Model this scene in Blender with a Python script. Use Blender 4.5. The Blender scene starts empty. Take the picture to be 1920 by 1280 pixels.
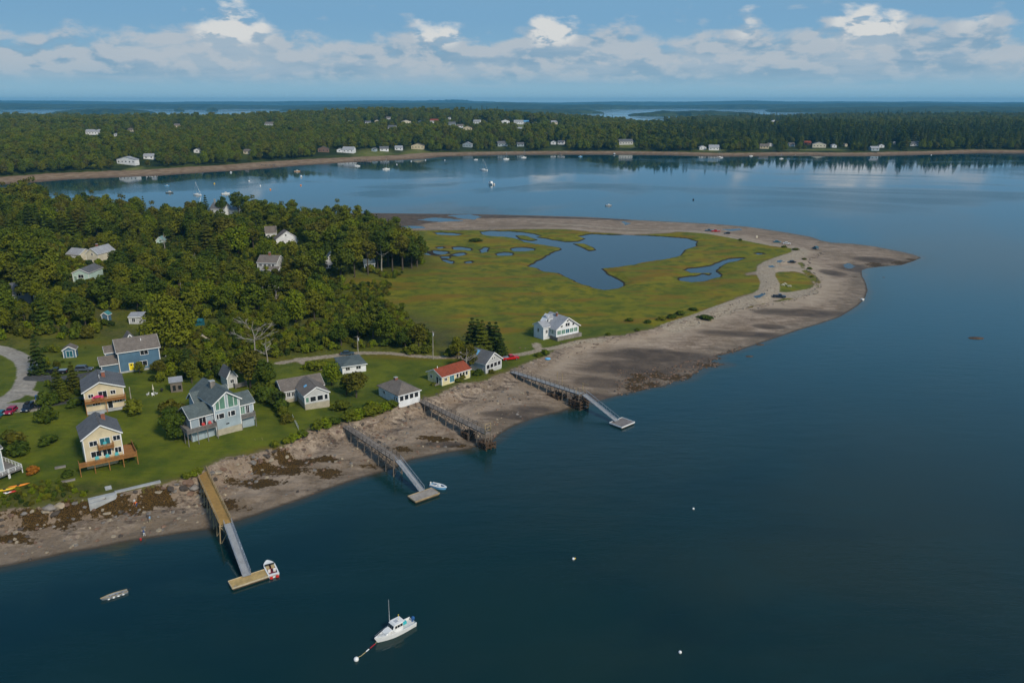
import bpy, math, random
import numpy as np
from mathutils import Vector
random.seed(7); rng = np.random.default_rng(7)
SC = bpy.context.scene; COL = SC.collection
# ---------------------------------------------------------------- camera, sky, sun, exposure
FPX = 1478.0; PITCH = math.radians(16.93); CH = 85.0
cam = bpy.data.cameras.new('camera'); cam.lens = 36*FPX/1920; cam.sensor_width = 36
cam.clip_start = 1; cam.clip_end = 60000
co = bpy.data.objects.new('camera', cam); COL.objects.link(co)
co.location = (0, 0, CH); co.rotation_euler = (math.pi/2-PITCH, 0, 0); SC.camera = co
SUN_EL, SUN_AZ = math.radians(38), math.radians(140)      # azimuth clockwise from +Y
SC.view_settings.view_transform = 'Standard'; SC.view_settings.look = 'None'
SC.view_settings.gamma = 1; SC.view_settings.exposure = 0.32
sl = bpy.data.lights.new('sun', 'SUN'); sl.energy = 2.4; sl.angle = math.radians(10); sl.color = (1, .90, .74)
so = bpy.data.objects.new('sun', sl); COL.objects.link(so)
sd_ = Vector((math.sin(SUN_AZ)*math.cos(SUN_EL), math.cos(SUN_AZ)*math.cos(SUN_EL), math.sin(SUN_EL)))
so.rotation_euler = sd_.to_track_quat('Z', 'Y').to_euler(); so.location = (0, 0, 300)

# ---------------------------------------------------------------- shader helpers
class S:
    nt = None
    def __init__(s, k): s.k = k
    @staticmethod
    def new(t, **kw):
        n = S.nt.nodes.new(t)
        for a, v in kw.items(): setattr(n, a, v)
        return n
    @staticmethod
    def put(inp, v):
        if isinstance(v, S): S.nt.links.new(v.k, inp)
        elif isinstance(v, (tuple, list)) and inp.type == 'RGBA' and len(v) == 3: inp.default_value = (*v, 1)
        else: inp.default_value = v
    @staticmethod
    def m(op, a, b=None, c=None, clamp=False):
        n = S.new('ShaderNodeMath', operation=op, use_clamp=clamp)
        S.put(n.inputs[0], a)
        if b is not None: S.put(n.inputs[1], b)
        if c is not None: S.put(n.inputs[2], c)
        return S(n.outputs[0])
    def __add__(a, b): return S.m('ADD', a, b)
    def __radd__(a, b): return S.m('ADD', a, b)
    def __sub__(a, b): return S.m('SUBTRACT', a, b)
    def __rsub__(a, b): return S.m('SUBTRACT', b, a)
    def __mul__(a, b): return S.m('MULTIPLY', a, b)
    def __rmul__(a, b): return S.m('MULTIPLY', a, b)
    def __truediv__(a, b): return S.m('DIVIDE', a, b)
    def __neg__(a): return S.m('MULTIPLY', a, -1.0)
def sm(x, lo, hi, a=0.0, b=1.0):
    n = S.new('ShaderNodeMapRange', interpolation_type='SMOOTHSTEP')
    S.put(n.inputs[0], x)
    for i, v in enumerate((lo, hi, a, b)): S.put(n.inputs[i+1], v)
    return S(n.outputs[0])
def mix(f, a, b):
    n = S.new('ShaderNodeMix', data_type='RGBA'); S.put(n.inputs[0], f); S.put(n.inputs[6], a); S.put(n.inputs[7], b)
    return S(n.outputs[2])
def mulc(a, b):
    n = S.new('ShaderNodeMix', data_type='RGBA', blend_type='MULTIPLY'); n.inputs[0].default_value = 1
    S.put(n.inputs[6], a); S.put(n.inputs[7], b); return S(n.outputs[2])
def noise(vec, scale, detail=3, rough=.55, dist=0.0):
    n = S.new('ShaderNodeTexNoise'); S.put(n.inputs['Vector'], vec)
    n.inputs['Scale'].default_value = scale; n.inputs['Detail'].default_value = detail
    n.inputs['Roughness'].default_value = rough; n.inputs['Distortion'].default_value = dist
    return S(n.outputs[0])
def vmap(vec, sc=(1, 1, 1), rot=(0, 0, 0), loc=(0, 0, 0)):
    n = S.new('ShaderNodeMapping'); S.put(n.inputs[0], vec)
    n.inputs[1].default_value = loc; n.inputs[2].default_value = rot; n.inputs[3].default_value = sc
    return S(n.outputs[0])
def attr(name, out=2): return S(S.new('ShaderNodeAttribute', attribute_name=name).outputs[out])
def wpos(): return S(S.new('ShaderNodeNewGeometry').outputs['Position'])
def opos(): return S(S.new('ShaderNodeTexCoord').outputs['Object'])
def bump(h, strength, dist=.1):
    n = S.new('ShaderNodeBump'); S.put(n.inputs['Height'], h)
    n.inputs['Strength'].default_value = strength; n.inputs['Distance'].default_value = dist
    return S(n.outputs[0])
def begin(name):
    m = bpy.data.materials.new(name); m.use_nodes = True; m.node_tree.nodes.clear(); S.nt = m.node_tree
    return m
def finish(col, rough=.8, normal=None, spec=.3, metal=0.0, **kw):
    p = S.new('ShaderNodeBsdfPrincipled'); S.put(p.inputs['Base Color'], col); S.put(p.inputs['Roughness'], rough)
    S.put(p.inputs['Specular IOR Level'], spec); S.put(p.inputs['Metallic'], metal)
    for k, v in kw.items(): S.put(p.inputs[k.replace('_', ' ')], v)
    if normal: S.nt.links.new(normal.k, p.inputs['Normal'])
    o = S.new('ShaderNodeOutputMaterial'); S.nt.links.new(p.outputs[0], o.inputs[0]); return p
_mc = {}
def M(name, col, rough=.75, var=.18, scale=3.0, spec=.3, metal=0.0, stripes=None, bmp=0.0):
    """weathered solid: colour wanders with noise; stripes=(axis vector, spacing) adds board/shingle lines"""
    if name in _mc: return _mc[name]
    m = begin(name); p = opos()
    n = noise(p, scale, 4); n2 = noise(p, scale*.22, 2)
    f = sm(n*.6+n2*.4, .3, .7)
    c = mix(f, tuple(v*(1-var) for v in col), tuple(min(1, v*(1+var)) for v in col))
    nrm = None
    if stripes:
        sx, sy, sz, spc = stripes
        sp = S.new('ShaderNodeSeparateXYZ'); S.put(sp.inputs[0], p)
        u = (S(sp.outputs[0])*sx + S(sp.outputs[1])*sy + S(sp.outputs[2])*sz)/spc
        fr = S.m('FRACT', u); line = sm(S.m('ABSOLUTE', fr-.5), .40, .5)
        c = mix(line*.45, c, tuple(v*.35 for v in col)); nrm = bump(1.0-line, .3, .02)
    elif bmp: nrm = bump(n, bmp, .05)
    finish(c, rough, nrm, spec, metal); _mc[name] = m; return m

# ---------------------------------------------------------------- world
w = bpy.data.worlds.new('World'); SC.world = w; w.use_nodes = True; w.node_tree.nodes.clear(); S.nt = w.node_tree
sky = S.new('ShaderNodeTexSky', sky_type='NISHITA'); sky.sun_disc = False
sky.sun_elevation = SUN_EL; sky.sun_rotation = SUN_AZ; sky.air_density = 1.3; sky.dust_density = .6; sky.ozone_density = 3
tc = S(S.new('ShaderNodeTexCoord').outputs['Generated'])
sp = S.new('ShaderNodeSeparateXYZ'); S.put(sp.inputs[0], tc)
dx, dy, dz = (S(o) for o in sp.outputs)
el = S.m('ARCSINE', dz); az = S.m('ARCTAN2', dx, dy)
def cvec(ox=0.0, oy=0.0, sy=2.1):
    n = S.new('ShaderNodeCombineXYZ'); S.put(n.inputs[0], az+ox); S.put(n.inputs[1], el*sy+oy); n.inputs[2].default_value = 4.3
    return S(n.outputs[0])
def dens(ox=0.0, oy=0.0):
    v = cvec(ox, oy); big = noise(v, 7, 2, .5); fine = noise(v, 21, 7, .6, .2)
    n = S.new('ShaderNodeTexVoronoi'); S.put(n.inputs['Vector'], v); n.inputs['Scale'].default_value = 34; puff = S(n.outputs['Distance'])
    e = el + oy/2.1; top = .064 + (noise(cvec(ox, 3, .02), 5.2, 3, .55)-.5)*.045+towers*.026
    return (big-.5)*.55+(fine-.5)*1.1+(.42-puff)*.30+sm(e, top+.034, top-.026)*.62-.235, sm(e, .012, .032)
def hump(c, w_):
    q = (az-c)/w_; return S.m('EXPONENT', -(q*q))
towers = S.m('MAXIMUM', S.m('MAXIMUM', hump(-.318, .050), hump(.400, .046)), S.m('MAXIMUM', S.m('MAXIMUM', hump(-.088, .036), hump(.050, .034))*.85, S.m('MAXIMUM', hump(.27, .02), hump(.50, .03))*.5))
d0, band0 = dens(); d1, _ = dens(.007, .020)
cum = sm(d0, -.10, .20)*band0
lit = sm(d0-d1, -.05, .17)
body = mix(sm(noise(cvec(.5, .7, 4.5), 8, 4, .55), .38, .64), (.20, .32, .435), (.33, .41, .485))
csh = mix(lit*.85, body, (.43, .465, .50))
csh = mix(.85*sm(lit*sm(el, .048, .082)*sm(towers+(noise(cvec(.3, 9, .4), 14, 3)-.5)*.9, .20, .95), .12, .65), csh, (.68, .665, .63))
csh = mix(sm(el, .046, .014)*.6, csh, (.235, .38, .49))
lowb = sm(noise(cvec(.9, .2, 9), 6, 4, .55), .50, .66)*sm(el, .008, .022)*sm(el, .060, .040)
pl = S.new('ShaderNodeCombineXYZ'); S.put(pl.inputs[0], dx/(dz+.12)); S.put(pl.inputs[1], dy/(dz+.12))
hi = noise(S(pl.outputs[0]), .75, 5, .55, .4)
hic = sm(hi+sm(az, -.1, .7)*.10-.03, .48, .66)*sm(el, .085, .16)
base = mulc(S(sky.outputs[0]), (.66, .88, .98))
hz = mix(sm(el, .0, .10), (.250, .420, .530), (.165, .330, .500))
basehz = mix(sm(el, .55, .10), base, mulc(hz, (10, 10, 10)))
full = mix(hic*.50, basehz, (2.6, 3.2, 3.7))
full = mix(cum*.88, full, mulc(csh, (10, 10, 10)))
full = mix(lowb*.35, full, (3.6, 4.4, 5.2))
bg = S.new('ShaderNodeBackground'); S.put(bg.inputs[0], full); bg.inputs[1].default_value = .092
wo = S.new('ShaderNodeOutputWorld'); S.nt.links.new(bg.outputs[0], wo.inputs[0])

# ---------------------------------------------------------------- geometry of the place
def P(x, y, z=0.0):
    """point of the place seen at photo pixel (x,y), at height z"""
    a = (x-960)/FPX; b = -(y-640)/FPX
    dy_ = math.cos(PITCH)+b*math.sin(PITCH); dz_ = -math.sin(PITCH)+b*math.cos(PITCH)
    t = (z-CH)/dz_
    return Vector((a*t, dy_*t, z))
def proj(X, Y, Z):
    d = Y*math.cos(PITCH)-(Z-CH)*math.sin(PITCH); u = Y*math.sin(PITCH)+(Z-CH)*math.cos(PITCH)
    return 960+FPX*X/d, 640-FPX*u/d
def poly(pts, z=0.0):
    return np.array([P(p[0], p[1], p[2] if len(p) > 2 else z)[:2] for p in pts])
def dist(pl, X, Y, closed=True):
    A = pl; B = np.roll(pl, -1, 0)
    if not closed: A, B = A[:-1], B[:-1]
    best = np.full(X.shape, 1e18); ins = np.zeros(X.shape, bool)
    for (ax, ay), (bx, by) in zip(A, B):
        ex, ey = bx-ax, by-ay; L = ex*ex+ey*ey+1e-12
        t = np.clip(((X-ax)*ex+(Y-ay)*ey)/L, 0, 1)
        d = (X-ax-t*ex)**2+(Y-ay-t*ey)**2; np.minimum(best, d, best)
        if closed and ay != by:
            c = (ay > Y) != (by > Y); ins ^= c & (X < ex*(Y-ay)/(ey)+ax)
    d = np.sqrt(best)
    return np.where(ins, d, -d) if closed else d
def smth(x, a, b):
    t = np.clip((x-a)/(b-a), 0, 1); return t*t*(3-2*t)
def vnoise(X, Y, s, seed=0):
    X = X/s+seed*17.3; Y = Y/s-seed*9.1; xi = np.floor(X); yi = np.floor(Y); fx = X-xi; fy = Y-yi
    h = lambda a, b: np.modf(np.abs(np.sin(a*127.1+b*311.7+seed*7.7)*43758.5453))[0]
    fx = fx*fx*(3-2*fx); fy = fy*fy*(3-2*fy)
    return (h(xi, yi)*(1-fx)+h(xi+1, yi)*fx)*(1-fy)+(h(xi, yi+1)*(1-fx)+h(xi+1, yi+1)*fx)*fy
def fbm(X, Y, s, seed=0, o=4):
    r = 0; a = .5
    for i in range(o): r = r+a*vnoise(X, Y, s/2**i, seed+i); a *= .5
    return r/(1-.5**o)
SHORE = poly([(-420,1135),(-150,1085),(0,1063),(60,1052),(130,1036),(180,1028),(240,1015),(300,1006),(350,998),(395,992),(440,978),(480,966),(500,958),(560,938),
 (620,915),(680,895),(740,878),(770,862),(830,850),(880,842),(925,826),(935,815),(960,800),(1000,784),(1050,772),(1090,760),(1120,752),(1160,741),(1195,734),
 (1220,727),(1245,725),(1262,716),(1292,710),(1300,702),(1318,690),(1365,683),(1330,678),(1352,670),(1340,668),(1384,658),(1400,652),(1450,635),(1500,618),(1540,606),(1575,594),(1595,582),(1610,572),(1622,560),(1627,545),(1624,530),(1617,517),(1616,507),
 (1625,503),(1650,500),(1690,497),(1712,490),(1728,483),(1712,477),(1690,472),(1640,462),(1600,457),(1560,455),(1540,451),(1520,444),(1480,437),(1430,429),(1400,425),(1340,420),
 (1280,417),(1200,413),(1100,407),(1000,404),(900,402),(820,401),(740,400),(660,399),(630,402),(600,396),(560,395),(530,393),(480,395),(430,399),(300,401),(200,395),
 (100,390),(0,385),(-200,375),(-500,368)])
VEG = poly([(-420,990,4.5),(0,960,4.5),(94,949,4.5),(117,941,4.5),(164,939,4.5),(240,924,4.6),(312,906,4.6),(340,902,4.5),(363,897,4.5),(384,881,4.5),(401,872,4.4),(429,861,4.3),
 (471,857,4.2),(499,848,4.2),(534,836,4.2),(562,821,4.2),(589,806,4.1),(619,802,4),(637,797,4),(675,789,4),(712,780,4),(731,769,4),(748,759,4),(787,748,4),
 (819,742,4),(840,731,3.9),(857,720,3.8),(900,716,3.8),(924,708,3.7),(956,695,3.6),(999,676,3.5),(1022,668,3.5),(1040,655,3.4),(1062,645,3.4),(1087,637,3.4),(1135,630,3.2),
 (1172,628,3.2),(1219,617,3),(1260,606,2.9),(1300,594,2.8),(1330,583,2.7),(1350,573,2.6),(1385,557,2.4),(1416,549,2.3),(1433,541,2.2),(1438,534,2.2),(1433,524,2.2),(1420,516,2.2),(1400,517,2.2),(1400,513,2.2),(1421,509,2.2),(1423,498,2.2),(1432,491,2.2),
 (1454,483,2.2),(1475,477,2.2),(1498,470,2.2),(1485,466,2.2),(1454,461,2.2),(1435,458,2.2),(1397,450,2),(1360,442,2),(1322,437,2),(1272,435,2),(1247,438,2),
 (1185,439,1.9),(1110,435,1.9),(1060,430,1.9),(992,430,1.9),(940,430,1.9),(900,431,1.9),(860,432,1.8),(780,432,1.8),(730,427,1.8),(690,420,2),(640,412,2),(600,408,2),(560,406,3),(480,403,3),
 (400,406,3),(300,406,3),(200,402,3),(100,396,3),(0,391,3),(-200,380,3),(-500,371,3)])
ISLE = poly([(1445,514),(1452,509),(1465,506),(1489,504),(1500,506),(1512,510),(1525,520),(1528,528),(1520,536),(1503,543),(1476,544),(1454,544),(1449,533)], 2.6)
STRIP = poly([(1492,488),(1506,486),(1515,500),(1535,515),(1540,530),(1530,543),(1500,553),(1420,566),(1400,574),(1400,570),(1480,553),(1515,545),(1530,534),(1528,522),(1508,506)], 2.7)
PONDS = [poly(p, z) for z, p in [
 (1.2, [(900,435),(920,433),(955,434),(975,435),(995,438),(1015,443),(1035,450),(1060,454),(1085,453),(1098,448),(1085,443),(1110,439),(1150,441),(1172,440),(1235,443),(1285,447),(1307,453),(1303,462),(1282,470),
   (1277,479),(1247,486),(1210,491),(1185,497),(1155,501),(1128,504),(1135,513),(1150,520),(1165,530),(1170,536),(1160,540),(1135,544),(1115,540),(1095,534),(1077,526),(1060,519),(1047,512),
   (1022,509),(992,499),(1005,491),(1020,485),(1035,475),(1055,467),(1048,464),(1030,461),(1010,458),(985,454),(970,448),(955,445),(925,443),(908,441)]),
 (1.2, [(1283,507),(1292,504),(1330,499),(1350,492),(1372,485),(1395,484),(1385,489),(1365,493),(1350,500),(1340,508),(1352,516),(1350,520),(1322,527),(1297,529),(1275,526),(1274,521),(1290,519),(1305,518),(1317,514),(1332,517),(1336,512),(1315,512),(1297,512)]),
 (1.25, [(1415,476),(1420,474),(1430,475),(1432,477),(1422,478)]),
 (1.2, [(959,467),(968,464),(985,464),(1001,467),(1000,470),(985,472),(965,472)]),
 (1.2, [(931,476),(945,473),(962,475),(960,479),(945,480),(934,480)]),
 (1.2, [(818,464),(828,463),(832,466),(822,467)]), (1.2, [(850,464),(862,463),(884,466),(882,470),(866,469),(852,468)]),
 (1.2, [(795,472),(812,474),(826,478),(820,481),(800,478),(792,475)]), (1.2, [(812,470),(840,472),(842,477),(826,478),(815,474)]),
 (1.2, [(848,477),(868,474),(873,477),(855,482),(846,481)]), (1.2, [(824,481),(842,481),(843,485),(830,486)]),
 (1.2, [(900,470),(908,464),(915,465),(912,472),(903,474)]), (1.2, [(830,487),(848,490),(848,495),(836,492)]), (1.2, [(873,491),(882,490),(884,493),(875,494)]),
 (1.2, [(812,436),(850,437),(868,440),(855,442),(820,440)]),
]]
PZ = [1.2, 1.2, 1.25]+[1.2]*12
MUDI = [poly(p, 1.2) for p in [[(1005,445),(1020,441),(1045,440),(1080,444),(1098,448),(1085,452),(1062,453),(1035,450),(1022,447)], [(1073,457),(1095,457),(1112,464),(1118,469),(1104,471),(1090,464)], [(966,442),(985,442),(1009,450),(995,452),(975,449)]]]
PUD = [(poly(p, z), z) for z, p in [(2.35, [(1415,556),(1425,551),(1432,549),(1430,554),(1422,558),(1416,559)]), (2.2, [(1440,499),(1448,497),(1452,499),(1446,501)]), (2.2, [(1457,490),(1463,488),(1467,490),(1461,492)]),
  (.55, [(840,404),(880,402),(900,406),(890,412),(860,409)]), (.55, [(785,412),(815,408),(850,411),(870,414),(830,416),(800,414)]), (.5, [(595,399),(620,400),(632,405),(610,405)]), (.9, [(745,424),(790,424),(800,428),(765,428)]),
  (.8, [(1165,416),(1170,415),(1180,419),(1175,422)]), (.5, [(1352,430),(1385,429),(1393,431),(1370,433)]), (.25, [(1580,497),(1590,494),(1602,499),(1592,504)])]]
ROADS = [(poly(p, 3.4), wd) for wd, p in [
  (3.2, [(525,684,5.5),(560,677,5.5),(600,672,5.5),(640,665,5.5),(680,661,5.2),(730,660,5),(780,665,4.8),(820,668,4.5),(880,668,4.2),(930,667,4),(975,664,3.8),(1010,657,3.5),(1050,650,3.4),(1090,640,3.3),(1130,636,3.2)]),
  (3.0, [(1012,657,3.5),(1005,645,3.4)]),
  (4, [(560,677,5.5),(600,690,5.5)]),
  (4.5, [(1000,415,1.5),(1090,420,2.4),(1180,427,2.4),(1260,431,2.4),(1330,437,2.4),(1395,449,2.4),(1450,460,2.4),(1500,466,2.4)]),
  (9, [(1500,466,2.4),(1500,474,2.4),(1475,482,2.4),(1450,490,2.4),(1437,500,2.4),(1436,515,2.4),(1444,530,2.4),(1442,545,2.4),(1425,556,2.4),(1390,566,2.5)]),
  (8, [(1440,553,2.4),(1480,551,2.4),(1520,541,2.6)]), (5, [(1450,500,2.4),(1480,497,2.4),(1505,500,2.4)]),
  (9, [(1390,566,2.5),(1350,580,2.6),(1310,596,2.8),(1260,612,2.9)])]]
GRAV = [(poly(p), wd) for wd, p in [
  (5.5, [(-60,645,11.5),(0,649,11.5),(25,656,11.4),(44,668,11.2),(52,685,11),(52,705,10.8),(42,724,10.5),(20,742,10.2),(-20,756,10),(-80,770,10)]),
  (7, [(-60,768,9.6),(20,764,9.6),(60,762,9.5),(80,752,9.6)]), (3, [(40,728,10.4),(70,735,10.2),(95,737,10.1)])]]
ASPH = [(poly(p), wd) for wd, p in [(4.6, [(60,707,10.6),(110,708,10.4),(150,702,10.2),(175,697,10.2),(200,697,10)]), (3.4, [(60,762,9.6),(100,755,9.5),(150,748,9.2)]), (1.8, [(300,663,9.5),(340,661,9.2),(400,660,9)])]]
CP = [(-400,1000,5),(0,950,4.6),(100,945,4.5),(200,930,4.6),(312,906,4.6),(384,881,4.5),(470,857,4.2),(560,822,4.2),(637,797,4),(712,780,4),(787,748,4),(857,720,3.8),(956,695,3.6),
 (1040,655,3.4),(1135,630,3.2),(1260,606,2.9),(1350,573,2.6),(1416,550,2.4),(1440,500,2.4),(1498,470,2.4),(1400,450,2.3),(1272,433,2.2),(1110,432,2),(940,428,1.9),(780,430,1.8),
 (200,885,6.0),(0,900,5.8),(200,772,9),(420,805,7.2),(330,830,6.6),(240,695,10.2),(570,760,5.6),(745,757,4.4),(840,718,4.3),(915,697,4.1),(1050,633,3.6),(50,700,11),(-200,700,11),(30,770,9.6),(130,755,9.3),
 (500,810,5.2),(420,850,4.8),(650,700,5.2),(540,680,6),(660,780,4.3),(200,550,11),(0,550,14),(400,480,10),(600,500,7),(750,505,2.6),(700,570,2.8),(620,620,4.2),(480,650,6.5),(350,620,8.5),
 (250,420,7),(0,600,13),(0,430,10),(-200,500,14),(560,412,3.5),(450,410,5),(0,760,10),(900,500,1.75),(1100,590,1.9),(1300,560,1.8),(1300,480,1.7),(1400,490,1.8),(1100,470,1.7),(860,470,1.7),
 (900,600,2.4),(1000,620,3),(820,640,3.8),(1500,520,2.7),(1480,545,2.7),(1560,500,2.3),(1650,480,1.6),(1540,480,2.4),(80,830,7.8),(330,740,8.6),(420,700,8)]
CPW = np.array([P(*c) for c in CP])
def hbase(X, Y):
    n = 0; d = 0
    for x, y, z in CPW:
        w_ = 1/(((X-x)**2+(Y-y)**2)+90.)**1.6; n = n+w_*z; d = d+w_
    return n/d
def hnear(X, Y, full=False):
    X = np.asarray(X, float); Y = np.asarray(Y, float)
    dw = dist(SHORE, X, Y); wob = (fbm(X, Y, 9, 3)-.5)*2.2; dv = dist(VEG, X, Y)
    b = hbase(X, Y); db = np.maximum(-dv, 0)
    t = np.clip(dw, 0, None)/(np.clip(dw, 0, None)+np.minimum(db, 45)+1e-6)
    rocky = smth(-X, -10, 25)                                    # left part: low cliff and ledges
    tl = .38*t+.62*smth(t, .80, 1.0); tr = .8*t+.2*smth(t, .8, 1)
    z = b*(rocky*tl+(1-rocky)*tr)
    ledge = (fbm(X+Y*.3, Y*2.2-X*1.2, 7, 5)-.5)*1.3*rocky+(fbm(X, Y, 22, 8)-.5)*.5
    z = z+ledge*np.clip(db/3, 0, 1)*np.clip(dw/4, 0, 1)
    z = z+(fbm(X, Y, 14, 2)-.5)*.35*np.clip(dv/8, 0, 1)*np.clip((b-2)/3, 0, 1)
    z = np.where(dw > 0, np.maximum(z, np.minimum(dw*.06, .12)), np.maximum(dw*.12, -3))
    dp = np.full(X.shape, -99.)
    for pl, pz in zip(PONDS, PZ):
        d = dist(pl, X, Y)+(fbm(X, Y, 4.5, 11, 3)-.5)*2.6
        if pl is PONDS[0]:
            for mi in MUDI: d = np.minimum(d, -dist(mi, X, Y)-.2)
        z = np.where(d > -7, (pz+np.clip(-d*.35, -.5, .42))*smth(d, -7, -2)+z*(1-smth(d, -7, -2)), z)
        dp = np.maximum(dp, d)
    for pl, pz in PUD:
        d = dist(pl, X, Y)+(vnoise(X, Y, 3.4, 12)-.5)*2.4
        z = np.where(d > -5, (pz+np.clip(-d*.12, -.3, .1))*smth(d, -5, -1)+z*(1-smth(d, -5, -1)), z)
    if full: return z, dw, dv, dp, wob
    return z
FSH = poly([(-700,372),(-300,360),(0,347),(60,343),(130,337),(200,334),(300,330),(400,323),(470,319),(560,311),(640,306),(700,303),(800,298),(830,294),(860,293),(950,291),(1050,290),(1150,290),(1250,291),
 (1350,294),(1440,293),(1500,292),(1560,293),(1640,293),(1720,291),(1800,289),(1850,287),(1930,288),(2300,287),(2900,287)])
FAR = np.vstack([FSH, [(3200, 1500), (3200, 4300), (1900, 4200), (1300, 3900), (560, 3300), (480, 2600), (380, 3500), (-100, 3300), (-700, 3000), (-900, 2800), (-1300, 3100), (-2600, 3300), (-2600, 900)]])
def hfar(X, Y):
    X = np.asarray(X, float); Y = np.asarray(Y, float)
    d = dist(FAR, X, Y)
    wide = 38+22*smth(-X, -100, 300)
    z = 2.6*smth(d, 0, wide)+2.0*smth(d, wide, wide+22)+13*smth(d, wide+20, wide+150)*smth(X, 500, 0)+(5*smth(X, 0, 500)+1+8*fbm(X, Y, 700, 4))*smth(d, 200, 900)+9*(fbm(X, Y, 260, 6)-.45)*smth(d, 100, 400)
    z = z+16*np.exp(-((X+420)/420)**2-((Y-2350)/420)**2)+9*np.exp(-((X+60)/300)**2-((Y-2300)/400)**2)
    return np.where(d > 0, z, np.maximum(d*.1, -3))
def ray(x, y, hf, y0, y1, n=1500):
    """where the line of sight of a photo pixel meets the ground"""
    o = P(x, y, 0); Y = np.linspace(y0, y1, n); k = Y/o.y; X = o.x*k; Z = CH*(1-k); h = hf(X, Y)
    i = np.argmax(Z <= np.maximum(h, 0)); i = max(i, 1)
    a, b = (Z-h)[i-1], (Z-h)[i]; f = a/(a-b+1e-9); f = min(max(f, 0), 1)
    return Vector((X[i-1]+(X[i]-X[i-1])*f, Y[i-1]+(Y[i]-Y[i-1])*f, max(0, h[i-1]+(h[i]-h[i-1])*f)))
def G(x, y, n=700):
    z = 0 
    c = P(x, y, 0); return ray(x, y, hnear, max(c.y*.78, 60), c.y*1.01, n)
def GF(x, y): return ray(x, y, hfar, 750, 4200, 2500)
def gz(x, y): return float(hnear(np.array([x]), np.array([y]))[0])

# ---------------------------------------------------------------- object helpers
def tag(o, label=None, cat=None, group=None, kind=None):
    if label: o['label'] = label
    if cat: o['category'] = cat
    if group: o['group'] = group
    if kind: o['kind'] = kind
    return o
def link(o, parent=None):
    COL.objects.link(o)
    if parent: o.parent = parent
    return o
def empty(name, loc, rz=0, label=None, cat=None, group=None):
    o = bpy.data.objects.new(name, None); o.empty_display_size = .3; link(o)
    o.location = loc; o.rotation_euler = (0, 0, rz); return tag(o, label, cat, group)
class MB:
    def __init__(s): s.v = []; s.f = []
    def add(s, vs, fs):
        n = len(s.v); s.v += [tuple(v) for v in vs]; s.f += [tuple(i+n for i in f) for f in fs]; return s
    def box(s, x0, x1, y0, y1, z0, z1):
        return s.add([(x0,y0,z0),(x1,y0,z0),(x1,y1,z0),(x0,y1,z0),(x0,y0,z1),(x1,y0,z1),(x1,y1,z1),(x0,y1,z1)],
            [(0,3,2,1),(4,5,6,7),(0,1,5,4),(1,2,6,5),(2,3,7,6),(3,0,4,7)])
    def bar(s, p, q, w, h=None, up=(0, 0, 1)):
        h = h or w; p = Vector(p); q = Vector(q); d = (q-p).normalized(); u = Vector(up)
        if abs(d.dot(u)) > .98: u = Vector((1, 0, 0))
        r = d.cross(u).normalized()*w/2; u = r.cross(d).normalized()*h/2
        vs = [p-r-u, p+r-u, p+r+u, p-r+u, q-r-u, q+r-u, q+r+u, q-r+u]
        return s.add(vs, [(0,1,2,3),(4,7,6,5),(0,4,5,1),(1,5,6,2),(2,6,7,3),(3,7,4,0)])
    def tube(s, p, q, r0, r1=None, n=8, cap=True):
        r1 = r0 if r1 is None else r1; p = Vector(p); q = Vector(q); d = (q-p).normalized()
        u = Vector((0, 0, 1)) if abs(d.z) < .9 else Vector((1, 0, 0)); a = d.cross(u).normalized(); b = d.cross(a)
        vs = [p+(a*math.cos(t)+b*math.sin(t))*r0 for t in [i*2*math.pi/n for i in range(n)]]
        vs += [q+(a*math.cos(t)+b*math.sin(t))*r1 for t in [i*2*math.pi/n for i in range(n)]]
        fs = [(i, (i+1) % n, n+(i+1) % n, n+i) for i in range(n)]
        if cap: fs += [tuple(range(n-1, -1, -1)), tuple(range(n, 2*n))]
        return s.add(vs, fs)
    def prism(s, pts, z0, z1):
        n = len(pts); vs = [(*p, z0) for p in pts]+[(*p, z1) for p in pts]
        return s.add(vs, [(i, (i+1) % n, n+(i+1) % n, n+i) for i in range(n)]+[tuple(range(n-1, -1, -1)), tuple(range(n, 2*n))])
    def side(s, pts, y0, y1, t0=0, t1=0):
        """profile in x,z extruded over y; t insets by height fraction"""
        n = len(pts); vs = [(x, y0+t0, z) for x, z in pts]+[(x, y1-t1, z) for x, z in pts]
        return s.add(vs, [(i, n+i, n+(i+1) % n, (i+1) % n) for i in range(n)]+[tuple(range(n)), tuple(range(2*n-1, n-1, -1))])
    def ball(s, c, r, sz=1, n=10, m=7):
        vs = []; 
        for j in range(1, m):
            for i in range(n):
                a = j*math.pi/m; t = i*2*math.pi/n
                vs.append((c[0]+r*math.sin(a)*math.cos(t), c[1]+r*math.sin(a)*math.sin(t), c[2]+r*sz*math.cos(a)))
        vs += [(c[0], c[1], c[2]+r*sz), (c[0], c[1], c[2]-r*sz)]; k = (m-1)*n
        fs = [(j*n+i, (j+1)*n+i, (j+1)*n+(i+1) % n, j*n+(i+1) % n) for j in range(m-2) for i in range(n)]
        fs += [(k, i, (i+1) % n) for i in range(n)]+[(k+1, (m-2)*n+(i+1) % n, (m-2)*n+i) for i in range(n)]
        return s.add(vs, fs)
    def build(s, name, mat, parent=None, smooth=False, bevel=0):
        me = bpy.data.meshes.new(name); me.from_pydata(s.v, [], s.f); me.materials.append(mat)
        me.validate(); me.update()
        if smooth: me.polygons.foreach_set('use_smooth', [True]*len(me.polygons))
        o = bpy.data.objects.new(name, me); link(o, parent)
        if bevel:
            b = o.modifiers.new('bevel', 'BEVEL'); b.width = bevel; b.segments = 1
        return o
def copy_tree(o, parent=None):
    c = o.copy(); COL.objects.link(c); c.parent = parent
    for ch in list(o.children): copy_tree(ch, c)
    return c
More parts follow.
